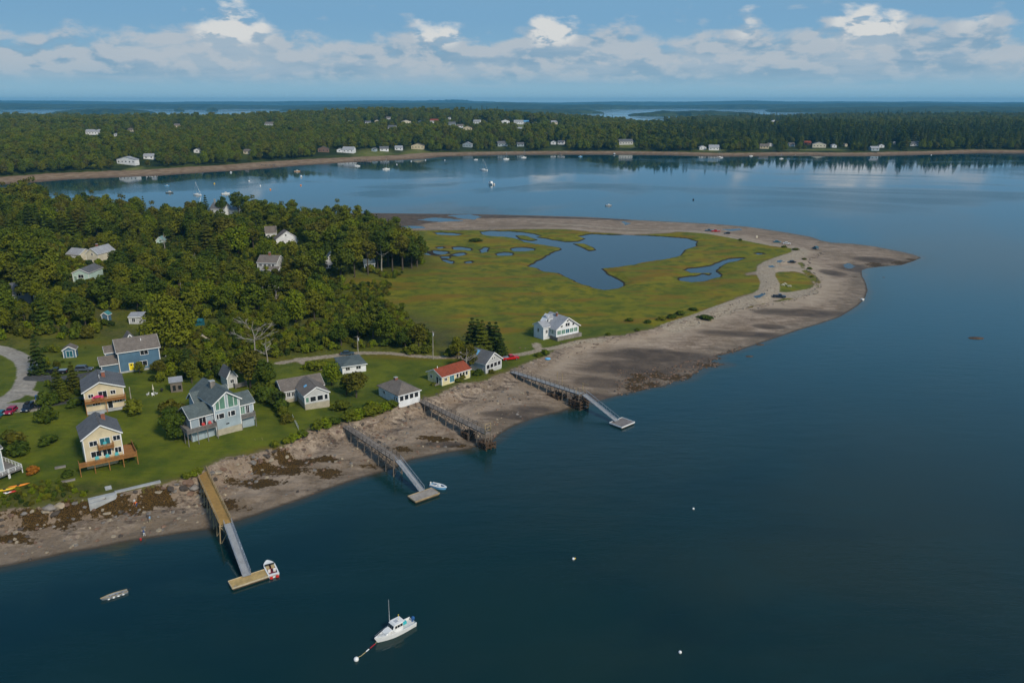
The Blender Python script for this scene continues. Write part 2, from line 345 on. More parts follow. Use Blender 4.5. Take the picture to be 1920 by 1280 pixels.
def np_mesh(name, V, F, mats, smooth=False):
    me = bpy.data.meshes.new(name); V = np.asarray(V, 'f'); F = np.asarray(F, 'i')
    me.vertices.add(len(V)); me.vertices.foreach_set('co', V.ravel())
    k = F.shape[1]; me.loops.add(F.size); me.loops.foreach_set('vertex_index', F.ravel())
    me.polygons.add(len(F)); me.polygons.foreach_set('loop_start', np.arange(len(F))*k)
    me.update(calc_edges=True); me.validate()
    if smooth: me.polygons.foreach_set('use_smooth', np.ones(len(F), bool))
    for m in mats: me.materials.append(m)
    return me
def grid_mesh(name, X, Y, Z, mats, keep=None):
    r, c = X.shape; idx = np.arange(r*c).reshape(r, c)
    F = np.stack([idx[:-1, :-1], idx[:-1, 1:], idx[1:, 1:], idx[1:, :-1]], -1).reshape(-1, 4)
    V = np.stack([X, Y, Z], -1).reshape(-1, 3)
    if keep is not None:
        kf = keep.ravel()[F].any(1); F = F[kf]; used = np.unique(F); mp = np.full(r*c, -1); mp[used] = np.arange(len(used)); F = mp[F]; V = V[used]
        return np_mesh(name, V, F, mats, True), used
    return np_mesh(name, V, F, mats, True), np.arange(r*c)
def set_attr(me, name, a):
    at = me.attributes.new(name, 'FLOAT', 'POINT'); at.data.foreach_set('value', np.asarray(a, 'f').ravel())

# ---------------------------------------------------------------- ground materials
mg = begin('ground'); p = wpos()
dv, dp, dr, da, dgv, dw_, weed, mud, lawn, rock, wild = [attr(n) for n in ('dv', 'dp', 'dr', 'da', 'dg', 'dw', 'weed', 'mud', 'lawn', 'rock', 'wild')]
nA = noise(p, .035, 4); nB = noise(p, .18, 5); nC = noise(p, 1.1, 5, .6); nD = noise(p, 4.5, 3, .6)
mudf = noise(p, .09, 4, .6)
strat = noise(vmap(p, (1, 1, 1), (0, 0, math.radians(-38))), .5, 2)
sv = S.new('ShaderNodeMapping'); S.put(sv.inputs[0], p); sv.inputs[2].default_value = (0, 0, math.radians(-36)); sv.inputs[3].default_value = (.22, 1.1, 1)
strat = noise(S(sv.outputs[0]), .55, 6, .62, .3)
sand = mix(sm(nB*.5+nC*.5, .35, .65), (.235, .170, .115), (.41, .32, .24))
sand = mix(sm(strat, .42, .62)*.6, sand, (.125, .085, .055))
sand = mix(sm(noise(p, .028, 4, .6), .45, .62)*.45, sand, (.17, .125, .080))
sand = mix(sm(nD, .58, .7)*.5, sand, (.46, .38, .29))
rockc = mix(sm(strat, .38, .60), (.085, .062, .045), (.42, .33, .245))
rockc = mix(sm(noise(p, .35, 6, .7), .52, .60)*.65, rockc, (.060, .045, .034))
rockc = mix(sm(nC, .56, .68)*.55, rockc, (.11, .055, .05))
sand = mix(rock*sm(nB+nC, .85, 1.15), sand, rockc)
sand = mix(sm(dv+(nB-.5)*8, -15, -3)*sm(rock, .95, .2)*.6, sand, (.46, .365, .265))
wet = sm(dw_+(nB-.5)*14+(mudf-.5)*10, 12, 1.5)
sand = mix(wet*.42, sand, (.10, .075, .045))
sand = mix(sm(dw_, 1.4, .2)*.8, sand, (.035, .028, .018))
mudc = mix(sm(nB, .35, .65), (.060, .046, .036), (.115, .085, .062))
sand = mix(sm(mud+(mudf-.5)*1.5+(nC-.5)*.6, .30, .85)*.92, sand, mudc)
wv = sm(weed*1.15+(nC-.5)*2.3+(nB-.5)*2.4+(mudf-.5)*1.2, .55, .85)*sm(weed, .02, .2)
sand = mix(wv, sand, mix(sm(nD, .4, .6), (.022, .014, .004), (.10, .055, .012)))
marsh = mix(sm(nA, .40, .60), (.215, .190, .005), (.150, .160, .005))
marsh = mix(sm(nB, .42, .66), marsh, (.088, .112, .005))
marsh = mix(sm(noise(vmap(p, (.5, 1.6, 1)), .07, 4), .48, .64)*.75, marsh, (.215, .120, .008))
marsh = mix(sm(nD, .5, .7)*.35, marsh, (.030, .035, .006))
lawnc = mix(sm(nB*.6+nA*.5, .42, .68), (.052, .084, .004), (.130, .152, .007))
lawnc = mix(sm(nD+nC, .95, 1.25)*.45, lawnc, (.110, .105, .016))
wildc = mix(sm(nB+nC, .8, 1.2), (.050, .066, .006), (.125, .130, .010))
wildc = mix(sm(nA+nC*.4, .66, .85)*.6, wildc, (.10, .085, .03))
veg = mix(lawn, marsh, lawnc); veg = mix(wild, veg, wildc)
veg = mix(sm(dp+(nC-.5)*.6, -1.5, -.5), veg, (.030, .022, .012))
edge = dv+(nC-.5)*3.2+(nB-.5)*3.5
veg = mix(sm(edge, 2.2, .4)*.5, veg, (.12, .10, .045))
col = mix(sm(edge, -.35, .35), sand, veg)
dirt = mix(sm(nC, .35, .65), (.27, .215, .15), (.41, .34, .255))
col = mix(sm(dr+(nC-.5)*1.6, -.5, .5), col, dirt)
grv = mix(sm(nC*.6+nB*.5, .4, .7), (.25, .225, .19), (.38, .345, .295))
col = mix(sm(dgv+(nC-.5)*1.0, -.4, .4), col, grv)
asp = mix(sm(nC, .3, .7), (.060, .062, .066), (.095, .096, .098))
col = mix(sm(da+(nC-.5)*.5, -.25, .25), col, asp)
hb = nD*.5+nC+strat*rock*2.0
finish(col, mix(wet*.5, (.9, .9, .9), (.45, .45, .45)), bump(hb, .8, .35), .25)

mf = begin('far_ground'); p = wpos(); fd = attr('fd'); fm = attr('field')
n1 = noise(p, .02, 4); n2 = noise(p, .12, 4)
fc = mix(sm(n2, .35, .65), (.20, .13, .075), (.31, .22, .14)); fc = mix(sm(fd, 30, 6)*.7, fc, (.085, .055, .035))
gc = mix(sm(n1, .4, .6), (.020, .032, .007), (.055, .07, .010)); gc = mix(fm, gc, mix(sm(n2, .4, .6), (.11, .13, .02), (.17, .17, .05)))
fe = attr('fe')
finish(mix(sm(fe+(n2-.5)*16, -3, 3), fc, gc), .95, None, .1)

mw = begin('water'); p = wpos()
g = S.new('ShaderNodeSeparateXYZ'); S.put(g.inputs[0], p)
patch = noise(vmap(p, (.7, .8, 1), (0, 0, math.radians(14))), .0035, 5, .55, 1.6)
ruf = sm(patch, .44, .62)
rip = noise(vmap(p, (.6, 1.9, 1), (0, 0, .4)), .55, 5, .62); rip2 = noise(vmap(p, (.55, 1.4, 1), (0, 0, -.35)), .22, 3, .5)
sw = noise(vmap(p, (.35, 1.4, 1), (0, 0, -.5)), .05, 2)
near = sm(S(g.outputs[1]), 520, 150)
bh = S.new('ShaderNodeBump'); S.put(bh.inputs['Height'], rip*.5+rip2*.9); S.put(bh.inputs['Strength'], ruf*.13+.010+near*.10); bh.inputs['Distance'].default_value = .5
big = noise(p, .012, 3, .5, .4)
dc = mix(sm(big, .35, .65), (.0003, .021, .026), (.0055, .027, .024))
streak = noise(vmap(p, (.5, 1.0, 1), (0, 0, math.radians(35))), .022, 6, .62, 1.2)
dc = mix(sm(noise(p, .007, 4, .55, .6)+sm(S(g.outputs[0]), -20, 110)*.16, .46, .66)*.8, dc, (.0150, .032, .026))  # brownish sheen of reflected cloud painted into the water colour, mostly to the right
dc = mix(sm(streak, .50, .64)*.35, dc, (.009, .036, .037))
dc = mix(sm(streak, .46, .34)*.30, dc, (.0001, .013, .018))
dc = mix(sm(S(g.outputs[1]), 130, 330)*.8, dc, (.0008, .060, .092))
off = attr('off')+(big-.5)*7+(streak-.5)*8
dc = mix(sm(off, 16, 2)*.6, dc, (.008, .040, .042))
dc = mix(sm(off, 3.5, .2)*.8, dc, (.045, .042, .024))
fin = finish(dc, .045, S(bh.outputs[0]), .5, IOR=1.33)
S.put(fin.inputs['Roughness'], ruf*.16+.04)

mpd = begin('pond_water'); p = wpos(); rp = noise(p, .8, 3)
finish((.012, .020, .026), .05, bump(rp, .03, .1), .5, IOR=1.33)

# ---------------------------------------------------------------- terrain meshes
nr, nc_ = 620, 640
yy = 98*(760/98)**(np.linspace(0, 1, nr)); ss = np.linspace(-1.28, 1.0, nc_)
Yg = np.repeat(yy[:, None], nc_, 1); Xg = ss[None, :]*(Yg*.68+36)
Z, DW, DV, DP, WOB = hnear(Xg, Yg, True)
me, used = grid_mesh('ground', Xg, Yg, Z, [mg], DW > -14)
def u(a): return a.ravel()[used]
def lines(ls, X, Y):
    d = np.full(X.shape, -99.)
    for pl, wd in ls: d = np.maximum(d, wd/2-dist(pl, X, Y, False))
    return d
DVV = np.maximum(DV, np.maximum(dist(ISLE, Xg, Yg), dist(STRIP, Xg, Yg)-(vnoise(Xg, Yg, 5, 9)-.3)*2.5))
set_attr(me, 'dv', u(DVV)); set_attr(me, 'dp', u(DP)); set_attr(me, 'dw', u(DW))
set_attr(me, 'dr', u(lines(ROADS, Xg, Yg))); set_attr(me, 'dg', u(lines(GRAV, Xg, Yg))); set_attr(me, 'da', u(lines(ASPH, Xg, Yg)))
def blobs(bl, X, Y, z=1.0):
    r = 0*X
    for x, y, rx, ry in bl:
        c = P(x, y, z); k = c.y/FPX; rr = ry*c.y*c.y/(CH*FPX)*.98
        r = np.maximum(r, np.exp(-(((X-c.x)/(rx*k))**2+((Y-c.y)/rr)**2)**1.5))
    return r
WEED = [(60,990,90,14),(150,970,90,16),(230,960,70,14),(300,945,40,10),(20,1010,60,12),(430,945,50,14),(480,905,60,12),(560,870,50,10),(600,882,60,12),(520,885,70,10),(620,862,40,8),(700,868,40,6),
  (440,905,30,10),(390,930,20,8),(820,820,40,6),(860,830,30,5),(1200,708,28,12),(1190,722,28,8),(1235,700,28,9),(1260,703,22,6),(1300,703,20,8),(1335,695,22,7),(1350,672,30,5),(1375,662,20,4),(1320,680,25,4),(1220,715,25,9),
  (1690,490,30,5),(1650,495,30,5),(1710,484,15,3),(760,400+440,30,6),(1075,765,16,8),(880,815,14,7),(620,340+60,0.1,0.1)]
set_attr(me, 'weed', u(blobs(WEED, Xg, Yg)))
mudp = poly([(540,392),(660,398),(900,400),(1180,409),(1190,414),(1000,409),(880,410),(800,420),(760,433),(640,425),(560,412)], .6)
mudd = smth(dist(mudp, Xg, Yg), -6, 8)
mudd = np.maximum(mudd, blobs([(1180,692,120,24),(1240,668,150,16),(1290,680,60,12),(1120,715,60,14),(1500,585,110,9),(1400,625,100,7),(1100,740,60,9),(960,775,70,10),(830,828,60,8),(1600,500,40,10),(1560,510,30,8),(1640,485,50,7),(1000,765,50,8),(900,820,40,8),(1440,610,40,5)], Xg, Yg))
for mi in MUDI: mudd = np.maximum(mudd, smth(dist(mi, Xg, Yg), -1, 1))
set_attr(me, 'mud', u(mudd))
lawnp = poly([(-300,1000,5),(0,960,4.6),(312,906,4.6),(384,881,4.5),(560,822,4.2),(787,748,4),(956,695,3.6),(1022,668,3.5),(1087,637,3.4),(1230,615,3),(1180,606,3),(1100,612,3),(1010,615,3),(950,630,3.2),(960,660,3.6),(900,676,4),(700,672,5),(560,680,5.8),(330,660,9),(200,640,10),(60,640,11),(-300,640,12)])
lw = smth(dist(lawnp, Xg, Yg), -4, 4); set_attr(me, 'lawn', u(lw))
wildp = poly([(-300,640,12),(60,655,11),(180,630,10),(330,665,9),(560,672,5.8),(700,662,5),(820,660,4),(900,655,3.6),(850,620,3),(760,590,3),(700,570,3),(640,535,3),(740,515,2.5),(810,500,2),(790,470,2),(720,440,2),(640,410,3),(480,395,3),(0,370,3),(-300,360,5)])
wd_ = smth(dist(wildp, Xg, Yg), -14, 8); wd_ = np.maximum(wd_, smth(dist(poly([(-300,1000,5),(0,960,4.6),(160,940,4.6),(300,905,4.6),(160,905,5),(0,905,5.5),(-300,920,6)]), Xg, Yg), -3, 3)*.8)
set_attr(me, 'wild', u(wd_))
set_attr(me, 'rock', u(np.clip(smth(-Xg, -30, 10)*smth(-DV, 20, 1)+smth(-DV, 9, 0)*.8, 0, 1)))
tag(link(bpy.data.objects.new('ground', me)), kind='structure')
# far shore land
yy = 700*(4400/700)**(np.linspace(0, 1, 300)); ss = np.linspace(-1, 1, 420)
Yg = np.repeat(yy[:, None], 420, 1); Xg = ss[None, :]*(Yg*.80+60)
Zf = hfar(Xg, Yg); fdst = dist(FAR, Xg, Yg)
me, used = grid_mesh('far_ground', Xg, Yg, Zf, [mf], fdst > -40)
wide = 38+22*smth(-Xg, -100, 300)
set_attr(me, 'fd', u(fdst)); set_attr(me, 'fe', u(fdst-wide-6))
FIELDS = [(905, 237, 50, 3), (960, 237, 45, 2.5), (980, 243, 10, 3), (700, 289, 36, 5), (780, 287, 26, 4), (250, 318, 14, 4), (1180, 273, 28, 2), (1340, 282, 30, 2), (1540, 281, 60, 1.5)]
fw = 0*Xg
for x, y, rx, ry in FIELDS:
    c = GF(x, y); k = c.y/FPX; fw = np.maximum(fw, np.exp(-(((Xg-c.x)/(rx*k))**2+((Yg-c.y)/(ry*c.y**2/(CH*FPX)))**2)**2))
set_attr(me, 'field', u(fw))
tag(link(bpy.data.objects.new('far_ground', me)), kind='structure')
# sea and ponds
gx_ = np.concatenate([[-30000, -1500], np.linspace(-260, 330, 230), [1500, 30000]]); gy_ = np.concatenate([[-2000, 60], np.linspace(95, 620, 260), [1200, 30000]])
Xg, Yg = np.meshgrid(gx_, gy_); me, used = grid_mesh('sea_water', Xg, Yg, Xg*0, [mw]); set_attr(me, 'off', np.clip(-dist(SHORE, Xg, Yg), -5, 60)); tag(link(bpy.data.objects.new('sea_water', me)), kind='structure')
def grow(pl, d):
    n = len(pl); out = []
    ar = sum(pl[i][0]*pl[(i+1) % n][1]-pl[(i+1) % n][0]*pl[i][1] for i in range(n))
    sg = 1 if ar > 0 else -1
    for i in range(n):
        a, c = pl[i-1], pl[(i+1) % n]; t = np.array([c[0]-a[0], c[1]-a[1]]); t /= np.hypot(*t)+1e-9
        out.append((pl[i][0]+t[1]*d*sg, pl[i][1]-t[0]*d*sg))
    return out
for i, (pl, z) in enumerate(list(zip(PONDS, PZ))+PUD):
    b = MB(); g_ = grow(pl, 1.6); b.add([(x, y, z+.001*i) for x, y in g_], [tuple(range(len(g_)))])
    o = b.build('pond_water' if i < len(PONDS) else 'puddle_water', mpd); tag(o, kind='structure')
# ---------------------------------------------------------------- materials for things
ROOFG = M('roof_grey', (.125, .128, .135), .85, .25, 2.2, stripes=(0, 0, 1, .16)); ROOFT = M('roof_teal_grey', (.10, .125, .125), .85, .25, 2.2, stripes=(0, 0, 1, .16))
ROOFB = M('roof_brown_grey', (.17, .145, .125), .85, .25, 2.2, stripes=(0, 0, 1, .16)); ROOFR = M('roof_red', (.27, .062, .030), .85, .25, 2.2, stripes=(0, 0, 1, .2)); ROOFL = M('roof_light', (.33, .34, .36), .8, .2, 2.2, stripes=(0, 0, 1, .2))
def siding(n, c): return M('siding_'+n, c, .8, .17, .5, stripes=(0, 0, 1, .19))
W_YEL = siding('yellow', (.60, .51, .34)); W_PALE = siding('pale_yellow', (.72, .63, .36)); W_WHT = siding('white', (.74, .75, .76)); W_BLU = siding('blue', (.085, .165, .24)); W_GBL = siding('grey_blue', (.34, .41, .45))
W_SHG = siding('shingle_grey', (.50, .50, .49)); W_CRM = siding('cream', (.66, .60, .46)); W_MNT = siding('mint', (.50, .66, .60)); W_BRN = siding('brown', (.16, .10, .075)); W_WTH = siding('weathered', (.17, .145, .12))
TRIM = M('white_trim', (.80, .80, .79), .6, .06); GLASS = M('window_glass', (.018, .022, .028), .08, .2, 1.0, .6); GLT = M('green_curtain_glass', (.12, .24, .18), .3, .2, 1); GLB = M('teal_glass', (.03, .13, .16), .2, .2, 1)
DECKO = M('deck_orange', (.33, .15, .045), .75, .25, 2, stripes=(1, 0, 0, .16)); DECKG = M('deck_grey', (.20, .185, .17), .8, .25, 2, stripes=(1, 0, 0, .16)); WOODT = M('wood_tan', (.46, .32, .13), .8, .25, 1.5, stripes=(0, 1, 0, .2)); WOODG = M('wood_weathered', (.235, .20, .17), .85, .35, 1.2, stripes=(0, 1, 0, .2))
POSTM = M('post_wood', (.20, .16, .125), .9, .35, 1.0); POSTT = M('post_tan', (.36, .27, .15), .9, .3, 1.0); CRIBM = M('crib_timber', (.085, .055, .035), .95, .4, 1.5, bmp=.5)
BRICK = M('brick', (.26, .10, .065), .9, .3, 6, stripes=(0, 0, 1, .12)); STONE = M('stone', (.22, .20, .175), .9, .35, 1.2, bmp=.6); CONC = M('concrete', (.36, .37, .37), .85, .25, .8, bmp=.2); FOUND = M('foundation', (.40, .36, .27), .9, .2, 1)
ALU = M('aluminium', (.50, .53, .56), .35, .15, 2, metal=.6); WHITEP = M('white_gelcoat', (.80, .80, .78), .3, .06, 1.5, .5); DARKM = M('dark_rubber', (.02, .02, .022), .6, .2); CHROME = M('metal_rim', (.45, .46, .48), .3, .1, metal=.8)
RED = M('red_plastic', (.55, .03, .025), .5, .12); ORANGE = M('orange_plastic', (.85, .28, .03), .5, .12); YEL = M('yellow_plastic', (.85, .55, .04), .5, .12); TEAL = M('teal_plastic', (.03, .42, .46), .5, .12); BLUE = M('blue_plastic', (.02, .10, .28), .5, .12); PINK = M('pink_plastic', (.62, .05, .16), .5, .12); LBLUE = M('light_blue', (.16, .42, .68), .5, .12)
DOORY = M('yellow_door_paint', (.85, .66, .02), .5, .06); PAINTB = M('teal_door_paint', (.03, .17, .22), .5, .1); SKIN = M('skin', (.50, .30, .21), .6, .05); CANV = M('canvas', (.60, .55, .42), .9, .1); ROPE = M('rope', (.5, .42, .22), .9, .2); TARP = M('tarp', (.02, .13, .16), .6, .2)

# ---------------------------------------------------------------- houses
BOX = []      # photo boxes of things that stand clear of trees: x0, x1, y0, y1, distance
def clear_box(x0, x1, y0, y1, D):
    if y1 < 625: y1 = y1-(y1-y0)*.35
    BOX.append((x0, x1, y0, y1, D))
def house(name, label, L, R, cat='house', group=None, z=None):
    a = G(*L) if z is None else P(*L, z); b = P(*R, a.z)
    o = empty(name, a, math.atan2(b.y-a.y, b.x-a.x), label, cat, group); o['_w'] = (b-a).length
    return o, (b-a).length
def vol(h, x0, y0, W, D, z0, H, roof='gy', rh=2.0, wall=W_WHT, rm=ROOFG, ov=.35, found=.0, trim=True, apex=.5):
    x1, y1, zt = x0+W, y0+D, z0+H; b = MB(); b.box(x0, x1, y0, y1, z0-1.6, zt)
    xm = x0+W*apex; ym = (y0+y1)/2
    if roof == 'gy': b.side([(x0, zt), (xm, zt+rh), (x1, zt)], y0, y1)
    if roof == 'gx': b.add([(x0,y0,zt),(x0,ym,zt+rh),(x0,y1,zt),(x1,y0,zt),(x1,ym,zt+rh),(x1,y1,zt)], [(0,1,2),(3,5,4),(0,3,4,1),(1,4,5,2),(0,2,5,3)])
    wo_ = b.build('wall', wall, h)
    if found:
        f = MB(); e = .06; f.box(x0-e, x1+e, y0-e, y1+e, z0-1.7, z0+found-.6); f.build('foundation', FOUND, h)
    r = MB(); t = .16
    def slab(p0, p1, p2, p3):
        n = (Vector(p1)-Vector(p0)).cross(Vector(p3)-Vector(p0)).normalized()
        if n.z < 0: n = -n
        lo = [Vector(q)+n*.02 for q in (p0, p1, p2, p3)]; hi_ = [q+n*t for q in lo]
        r.add(lo+hi_, [(0,3,2,1),(4,5,6,7),(0,1,5,4),(1,2,6,5),(2,3,7,6),(3,0,4,7)])
    if roof == 'gy':
        for xe, s_ in ((x0, -1), (x1, 1)):
            k = rh/abs(xm-xe); xo = xe+s_*ov; zo = zt-k*ov
            slab((xo, y0-ov, zo), (xm, y0-ov, zt+rh), (xm, y1+ov, zt+rh), (xo, y1+ov, zo))
    elif roof == 'gx':
        k = rh/(D/2)
        for ye, s_ in ((y0, -1), (y1, 1)):
            yo = ye+s_*ov; zo = zt-k*ov
            slab((x0-ov, yo, zo), (x1+ov, yo, zo), (x1+ov, ym, zt+rh), (x0-ov, ym, zt+rh))
    elif roof == 'hip':
        m = min(W, D)/2; e = ov
        c = [(x0-e,y0-e,zt-.05),(x1+e,y0-e,zt-.05),(x1+e,y1+e,zt-.05),(x0-e,y1+e,zt-.05)]
        if W >= D: ra, rb = (x0+m, ym, zt+rh), (x1-m+.01, ym, zt+rh)
        else: ra, rb = (xm, y0+m, zt+rh), (xm, y1-m+.01, zt+rh)
        c2 = [(x, y, z-.14) for x, y, z in c]
        fs = [(0,1,5,4),(2,3,4,5),(1,2,5),(3,0,4)] if W >= D else [(0,1,4),(1,2,5,4),(2,3,5),(3,0,4,5)]
        r.add(c+[ra, rb]+c2, fs+[(0,6,7,1),(1,7,8,2),(2,8,9,3),(3,9,6,0),(6,9,8,7)])
    elif roof == 'shed':
        slab((x0-ov, y0-ov, zt-.1), (x1+ov, y0-ov, zt-.1), (x1+ov, y1+ov, zt+rh), (x0-ov, y1+ov, zt+rh))
    ro = r.build('roof', rm, h)
    if trim:
        q = MB()
        if roof == 'gy':
            for xe, s_ in ((x0, -1), (x1, 1)):
                k = rh/abs(xm-xe); xo = xe+s_*(ov+.03); zo = zt-k*ov
                q.bar((xo, y0-ov-.05, zo), (xm, y0-ov-.05, zt+rh+.02), .07, .26); q.bar((xo, y0-ov, zo-.02), (xo, y1+ov, zo-.02), .07, .2)
        else: q.bar((x0-ov, y0-ov-.04, zt-(rh/(D/2)*ov if roof == 'gx' else .1)-.05), (x1+ov, y0-ov-.04, zt-(rh/(D/2)*ov if roof == 'gx' else .1)-.05), .06, .22)
        if roof == 'gx':
            for xe in (x0-ov-.03, x1+ov+.03):
                q.bar((xe, y0-ov, zt-rh/(D/2)*ov), (xe, ym, zt+rh), .06, .24); q.bar((xe, y1+ov, zt-rh/(D/2)*ov), (xe, ym, zt+rh), .06, .24)
        for xx, yy_ in ((x0, y0), (x1, y0)): q.box(xx-.09, xx+.09, yy_-.05, yy_+.10, z0-.02, zt-.06)
        q.build('trim', TRIM, h)
    return (x0, y0, x1, y1, z0, wo_, ro)
def win(h, v, face, u, z, w_, hh, glass=GLASS, name='window', fr=TRIM, bars=1, t=.10, door=None):
    x0, y0, x1, y1, z0, _, _ = v; z = z0+z
    def pt(a, d, c):
        if face == 'f': return (x0+a, y0-d, c)
        if face == 'l': return (x0-d, y1-a, c)
        if face == 'r': return (x1+d, y0+a, c)
        return (x0+a, y1+d, c)
    def bx(b, a0, a1, c0, c1, d0, d1):
        p0 = pt(a0, d0, c0); p1 = pt(a1, d1, c1)
        b.box(min(p0[0], p1[0]), max(p0[0], p1[0]), min(p0[1], p1[1]), max(p0[1], p1[1]), c0, c1)
    b = MB()
    bx(b, u-t, u, z-t, z+hh+t, -.03, .07); bx(b, u+w_, u+w_+t, z-t, z+hh+t, -.03, .07); bx(b, u, u+w_, z-t, z, -.03, .07); bx(b, u, u+w_, z+hh, z+hh+t, -.03, .07)
    for i in range(1, bars+1): c = u+w_*i/(bars+1); bx(b, c-.035, c+.035, z, z+hh, -.03, .055)
    f = b.build(name, fr, h); b = MB(); bx(b, u, u+w_, z, z+hh, -.02, .03); b.build(door or 'pane', glass, f); return f
def chimney(h, x, y, z0, z1, m=BRICK, s=.42):
    b = MB(); b.box(x-s, x+s, y-s, y+s, z0, z1); o = b.build('chimney', m, h); b = MB(); b.box(x-s-.07, x+s+.07, y-s-.07, y+s+.07, z1+.003, z1+.13); b.build('cap', CONC, o); return o
def deck(h, x0, x1, y0, y1, z, m=DECKO, rail=.95, posts=3, solid=True, railm=None, sides='flr', zb=-1.5):
    b = MB(); b.box(x0, x1, y0, y1, z-.22, z); d = b.build('deck', m, h)
    b = MB(); rm = railm or m
    seg = {'f': ((x0+.06, y0+.06), (x1-.06, y0+.06)), 'l': ((x0+.06, y1), (x0+.06, y0+.13)), 'r': ((x1-.06, y0+.13), (x1-.06, y1)), 'b': ((x0+.06, y1-.06), (x1-.06, y1-.06))}
    for s_ in sides:
        (ax, ay), (bx_, by) = seg[s_]; L = math.hypot(bx_-ax, by-ay)
        b.bar((ax, ay, z+rail), (bx_, by, z+rail), .12, .07)
        if solid:
            n = max(2, int(L/.17))
            for i in range(n): q = (i+.5)/n; b.bar((ax+(bx_-ax)*q, ay+(by-ay)*q, z+.02), (ax+(bx_-ax)*q, ay+(by-ay)*q, z+rail-.03), .105)
        else:
            for zz in (z+.3, z+.6): b.bar((ax, ay, zz), (bx_, by, zz), .05)
            for i in range(int(L/1.4)+2): q = i/(int(L/1.4)+1); b.bar((ax+(bx_-ax)*q, ay+(by-ay)*q, z), (ax+(bx_-ax)*q, ay+(by-ay)*q, z+rail-.04), .09)
    b.build('railing', rm, d)
    for i in range(posts):
        q = i/(max(1, posts-1)); b = MB(); b.bar((x0+.1+(x1-x0-.2)*q, y0+.12, zb), (x0+.1+(x1-x0-.2)*q, y0+.12, z-.22), .16); b.build('post', rm, h)
    return d
def chair(loc, rz, m, label, group=None, s=1.0):
    """slatted garden chair with sloping seat, high back, flat arms"""
    o = empty('garden_chair', loc, rz, label, 'chair', group)
    b = MB(); b.bar((0, -.34, .38), (0, .22, .26), .56, .05); b.build('seat', m, o)
    b = MB()
    for i in (-2, -1, 0, 1, 2): b.bar((i*.115, .20, .27), (i*.125, .50, 1.02-.03*abs(i)), .095, .03)
    b.build('backrest', m, o)
    for sx in (-1, 1):
        b = MB(); b.bar((sx*.34, -.34, .56), (sx*.34, .38, .56), .12, .035); b.bar((sx*.34, -.28, 0), (sx*.34, -.28, .54), .07); b.bar((sx*.34, .30, .02), (sx*.34, .30, .54), .06); b.build('arm', m, o)
    o.scale = (s*1.15,)*3; return o

# yellow two-storey house with wraparound deck
h, W = house('two_storey_house', 'yellow two-storey house with orange wooden wraparound deck and teal chairs, nearest the wooden pier', (162, 867), (232, 852), z=7.9)
A = h; v = vol(h, 0, 0, W, 8.6, 0, 5.7, 'gy', 2.5, W_YEL, ROOFG, .4)
for u_, z_, w_, hh, gl in ((1.2, 3.6, 1.5, 1.1, GLASS), (3.3, 3.2, 2.0, 1.75, GLB), (6.0, 3.9, 1.4, 1.1, GLASS), (1.2, .9, 2.0, 1.3, GLASS), (3.6, .75, 1.6, 1.5, GLASS), (6.0, .9, 1.3, 1.25, GLASS)): win(h, v, 'f', min(u_, W-w_-.2), z_, w_, hh, gl)
win(h, v, 'l', 2, 3.6, 1, 1.1); win(h, v, 'l', 5.5, 3.6, 1, 1.1); win(h, v, 'l', 4, .9, 1, 1.1)
deck(h, -1.6, W+2.6, -1.9, 0, 0, DECKO, .9, 5, zb=-3); deck(h, W+.05, W+2.55, .05, 6, -.004, DECKO, .9, 0, sides='r')
d = deck(h, 2.7, 5.9, -1.35, 0, 2.95, DECKO, .95, 0); b = MB()
b.bar((2.9, -1.2, 2.72), (2.9, -.05, 1.6), .12); b.build('bracket', DECKO, d); b = MB(); b.bar((5.7, -1.2, 2.72), (5.7, -.05, 1.6), .12); b.build('bracket', DECKO, d)
chimney(h, W*.5+1.2, 5.2, 6.5, 9.0)
def on(h, x, y, z): return h.matrix_world @ Vector((x, y, z)) if False else h.location+Vector((x*math.cos(h.rotation_euler.z)-y*math.sin(h.rotation_euler.z), x*math.sin(h.rotation_euler.z)+y*math.cos(h.rotation_euler.z), z))
ra = h.rotation_euler.z
for x, lb in ((2.2, 'teal wooden garden chair on the lower deck of the yellow house, leftmost of three'), (4.3, 'teal wooden garden chair on the lower deck of the yellow house, middle of three'), (6.2, 'teal wooden garden chair on the lower deck of the yellow house, rightmost of three')):
    chair(on(h, x, -.95, 0), ra, TEAL, lb, 'teal deck chairs')
chair(on(h, 4.2, -.7, 2.95), ra, TEAL, 'teal wooden garden chair on the small upper balcony of the yellow house', 'teal deck chairs')
clear_box(145, 255, 783, 890, h.location.y)
# second yellow house with long balcony
h, W = house('two_storey_house', 'pale yellow two-storey house with full-width orange balcony, behind the nearer yellow house', (163, 773), (236, 761), z=9.2)
v = vol(h, 0, 0, W, 10.5, 0, 5.6, 'gy', 2.0, W_YEL, ROOFG, .5, apex=.42)
for u_, z_, w_, hh, bars in ((.9, 3.7, 1.1, .9, 1), (3.2, 3.0, 1.9, 2.0, 1), (6.0, 3.9, 1.1, .95, 1), (1.6, 1.5, 1.7, .6, 2), (5.0, .2, 1.1, 1.9, 0), (6.6, 1.5, 1.7, .7, 2)): win(h, v, 'f', u_, z_, w_, hh, bars=bars, name='window')
win(h, v, 'l', 3, 3.6, 1, 1); win(h, v, 'l', 7, 3.6, 1, 1)
deck(h, -.1, W+.3, -1.5, 0, 2.8, DECKO, 1.0, 3)
b = MB(); b.box(0, W, -1.2, -.06, -.3, .15); b.build('patio', CONC, h)
chimney(h, W*.42+1.2, 5.0, 6.6, 8.6); b = MB(); b.tube((W*.42+.2, 3, 6), (W*.42+.2, 3, 8.6), .06); b.build('vent_pipe', TRIM, h)
B_ = h; clear_box(148, 238, 703, 780, h.location.y)
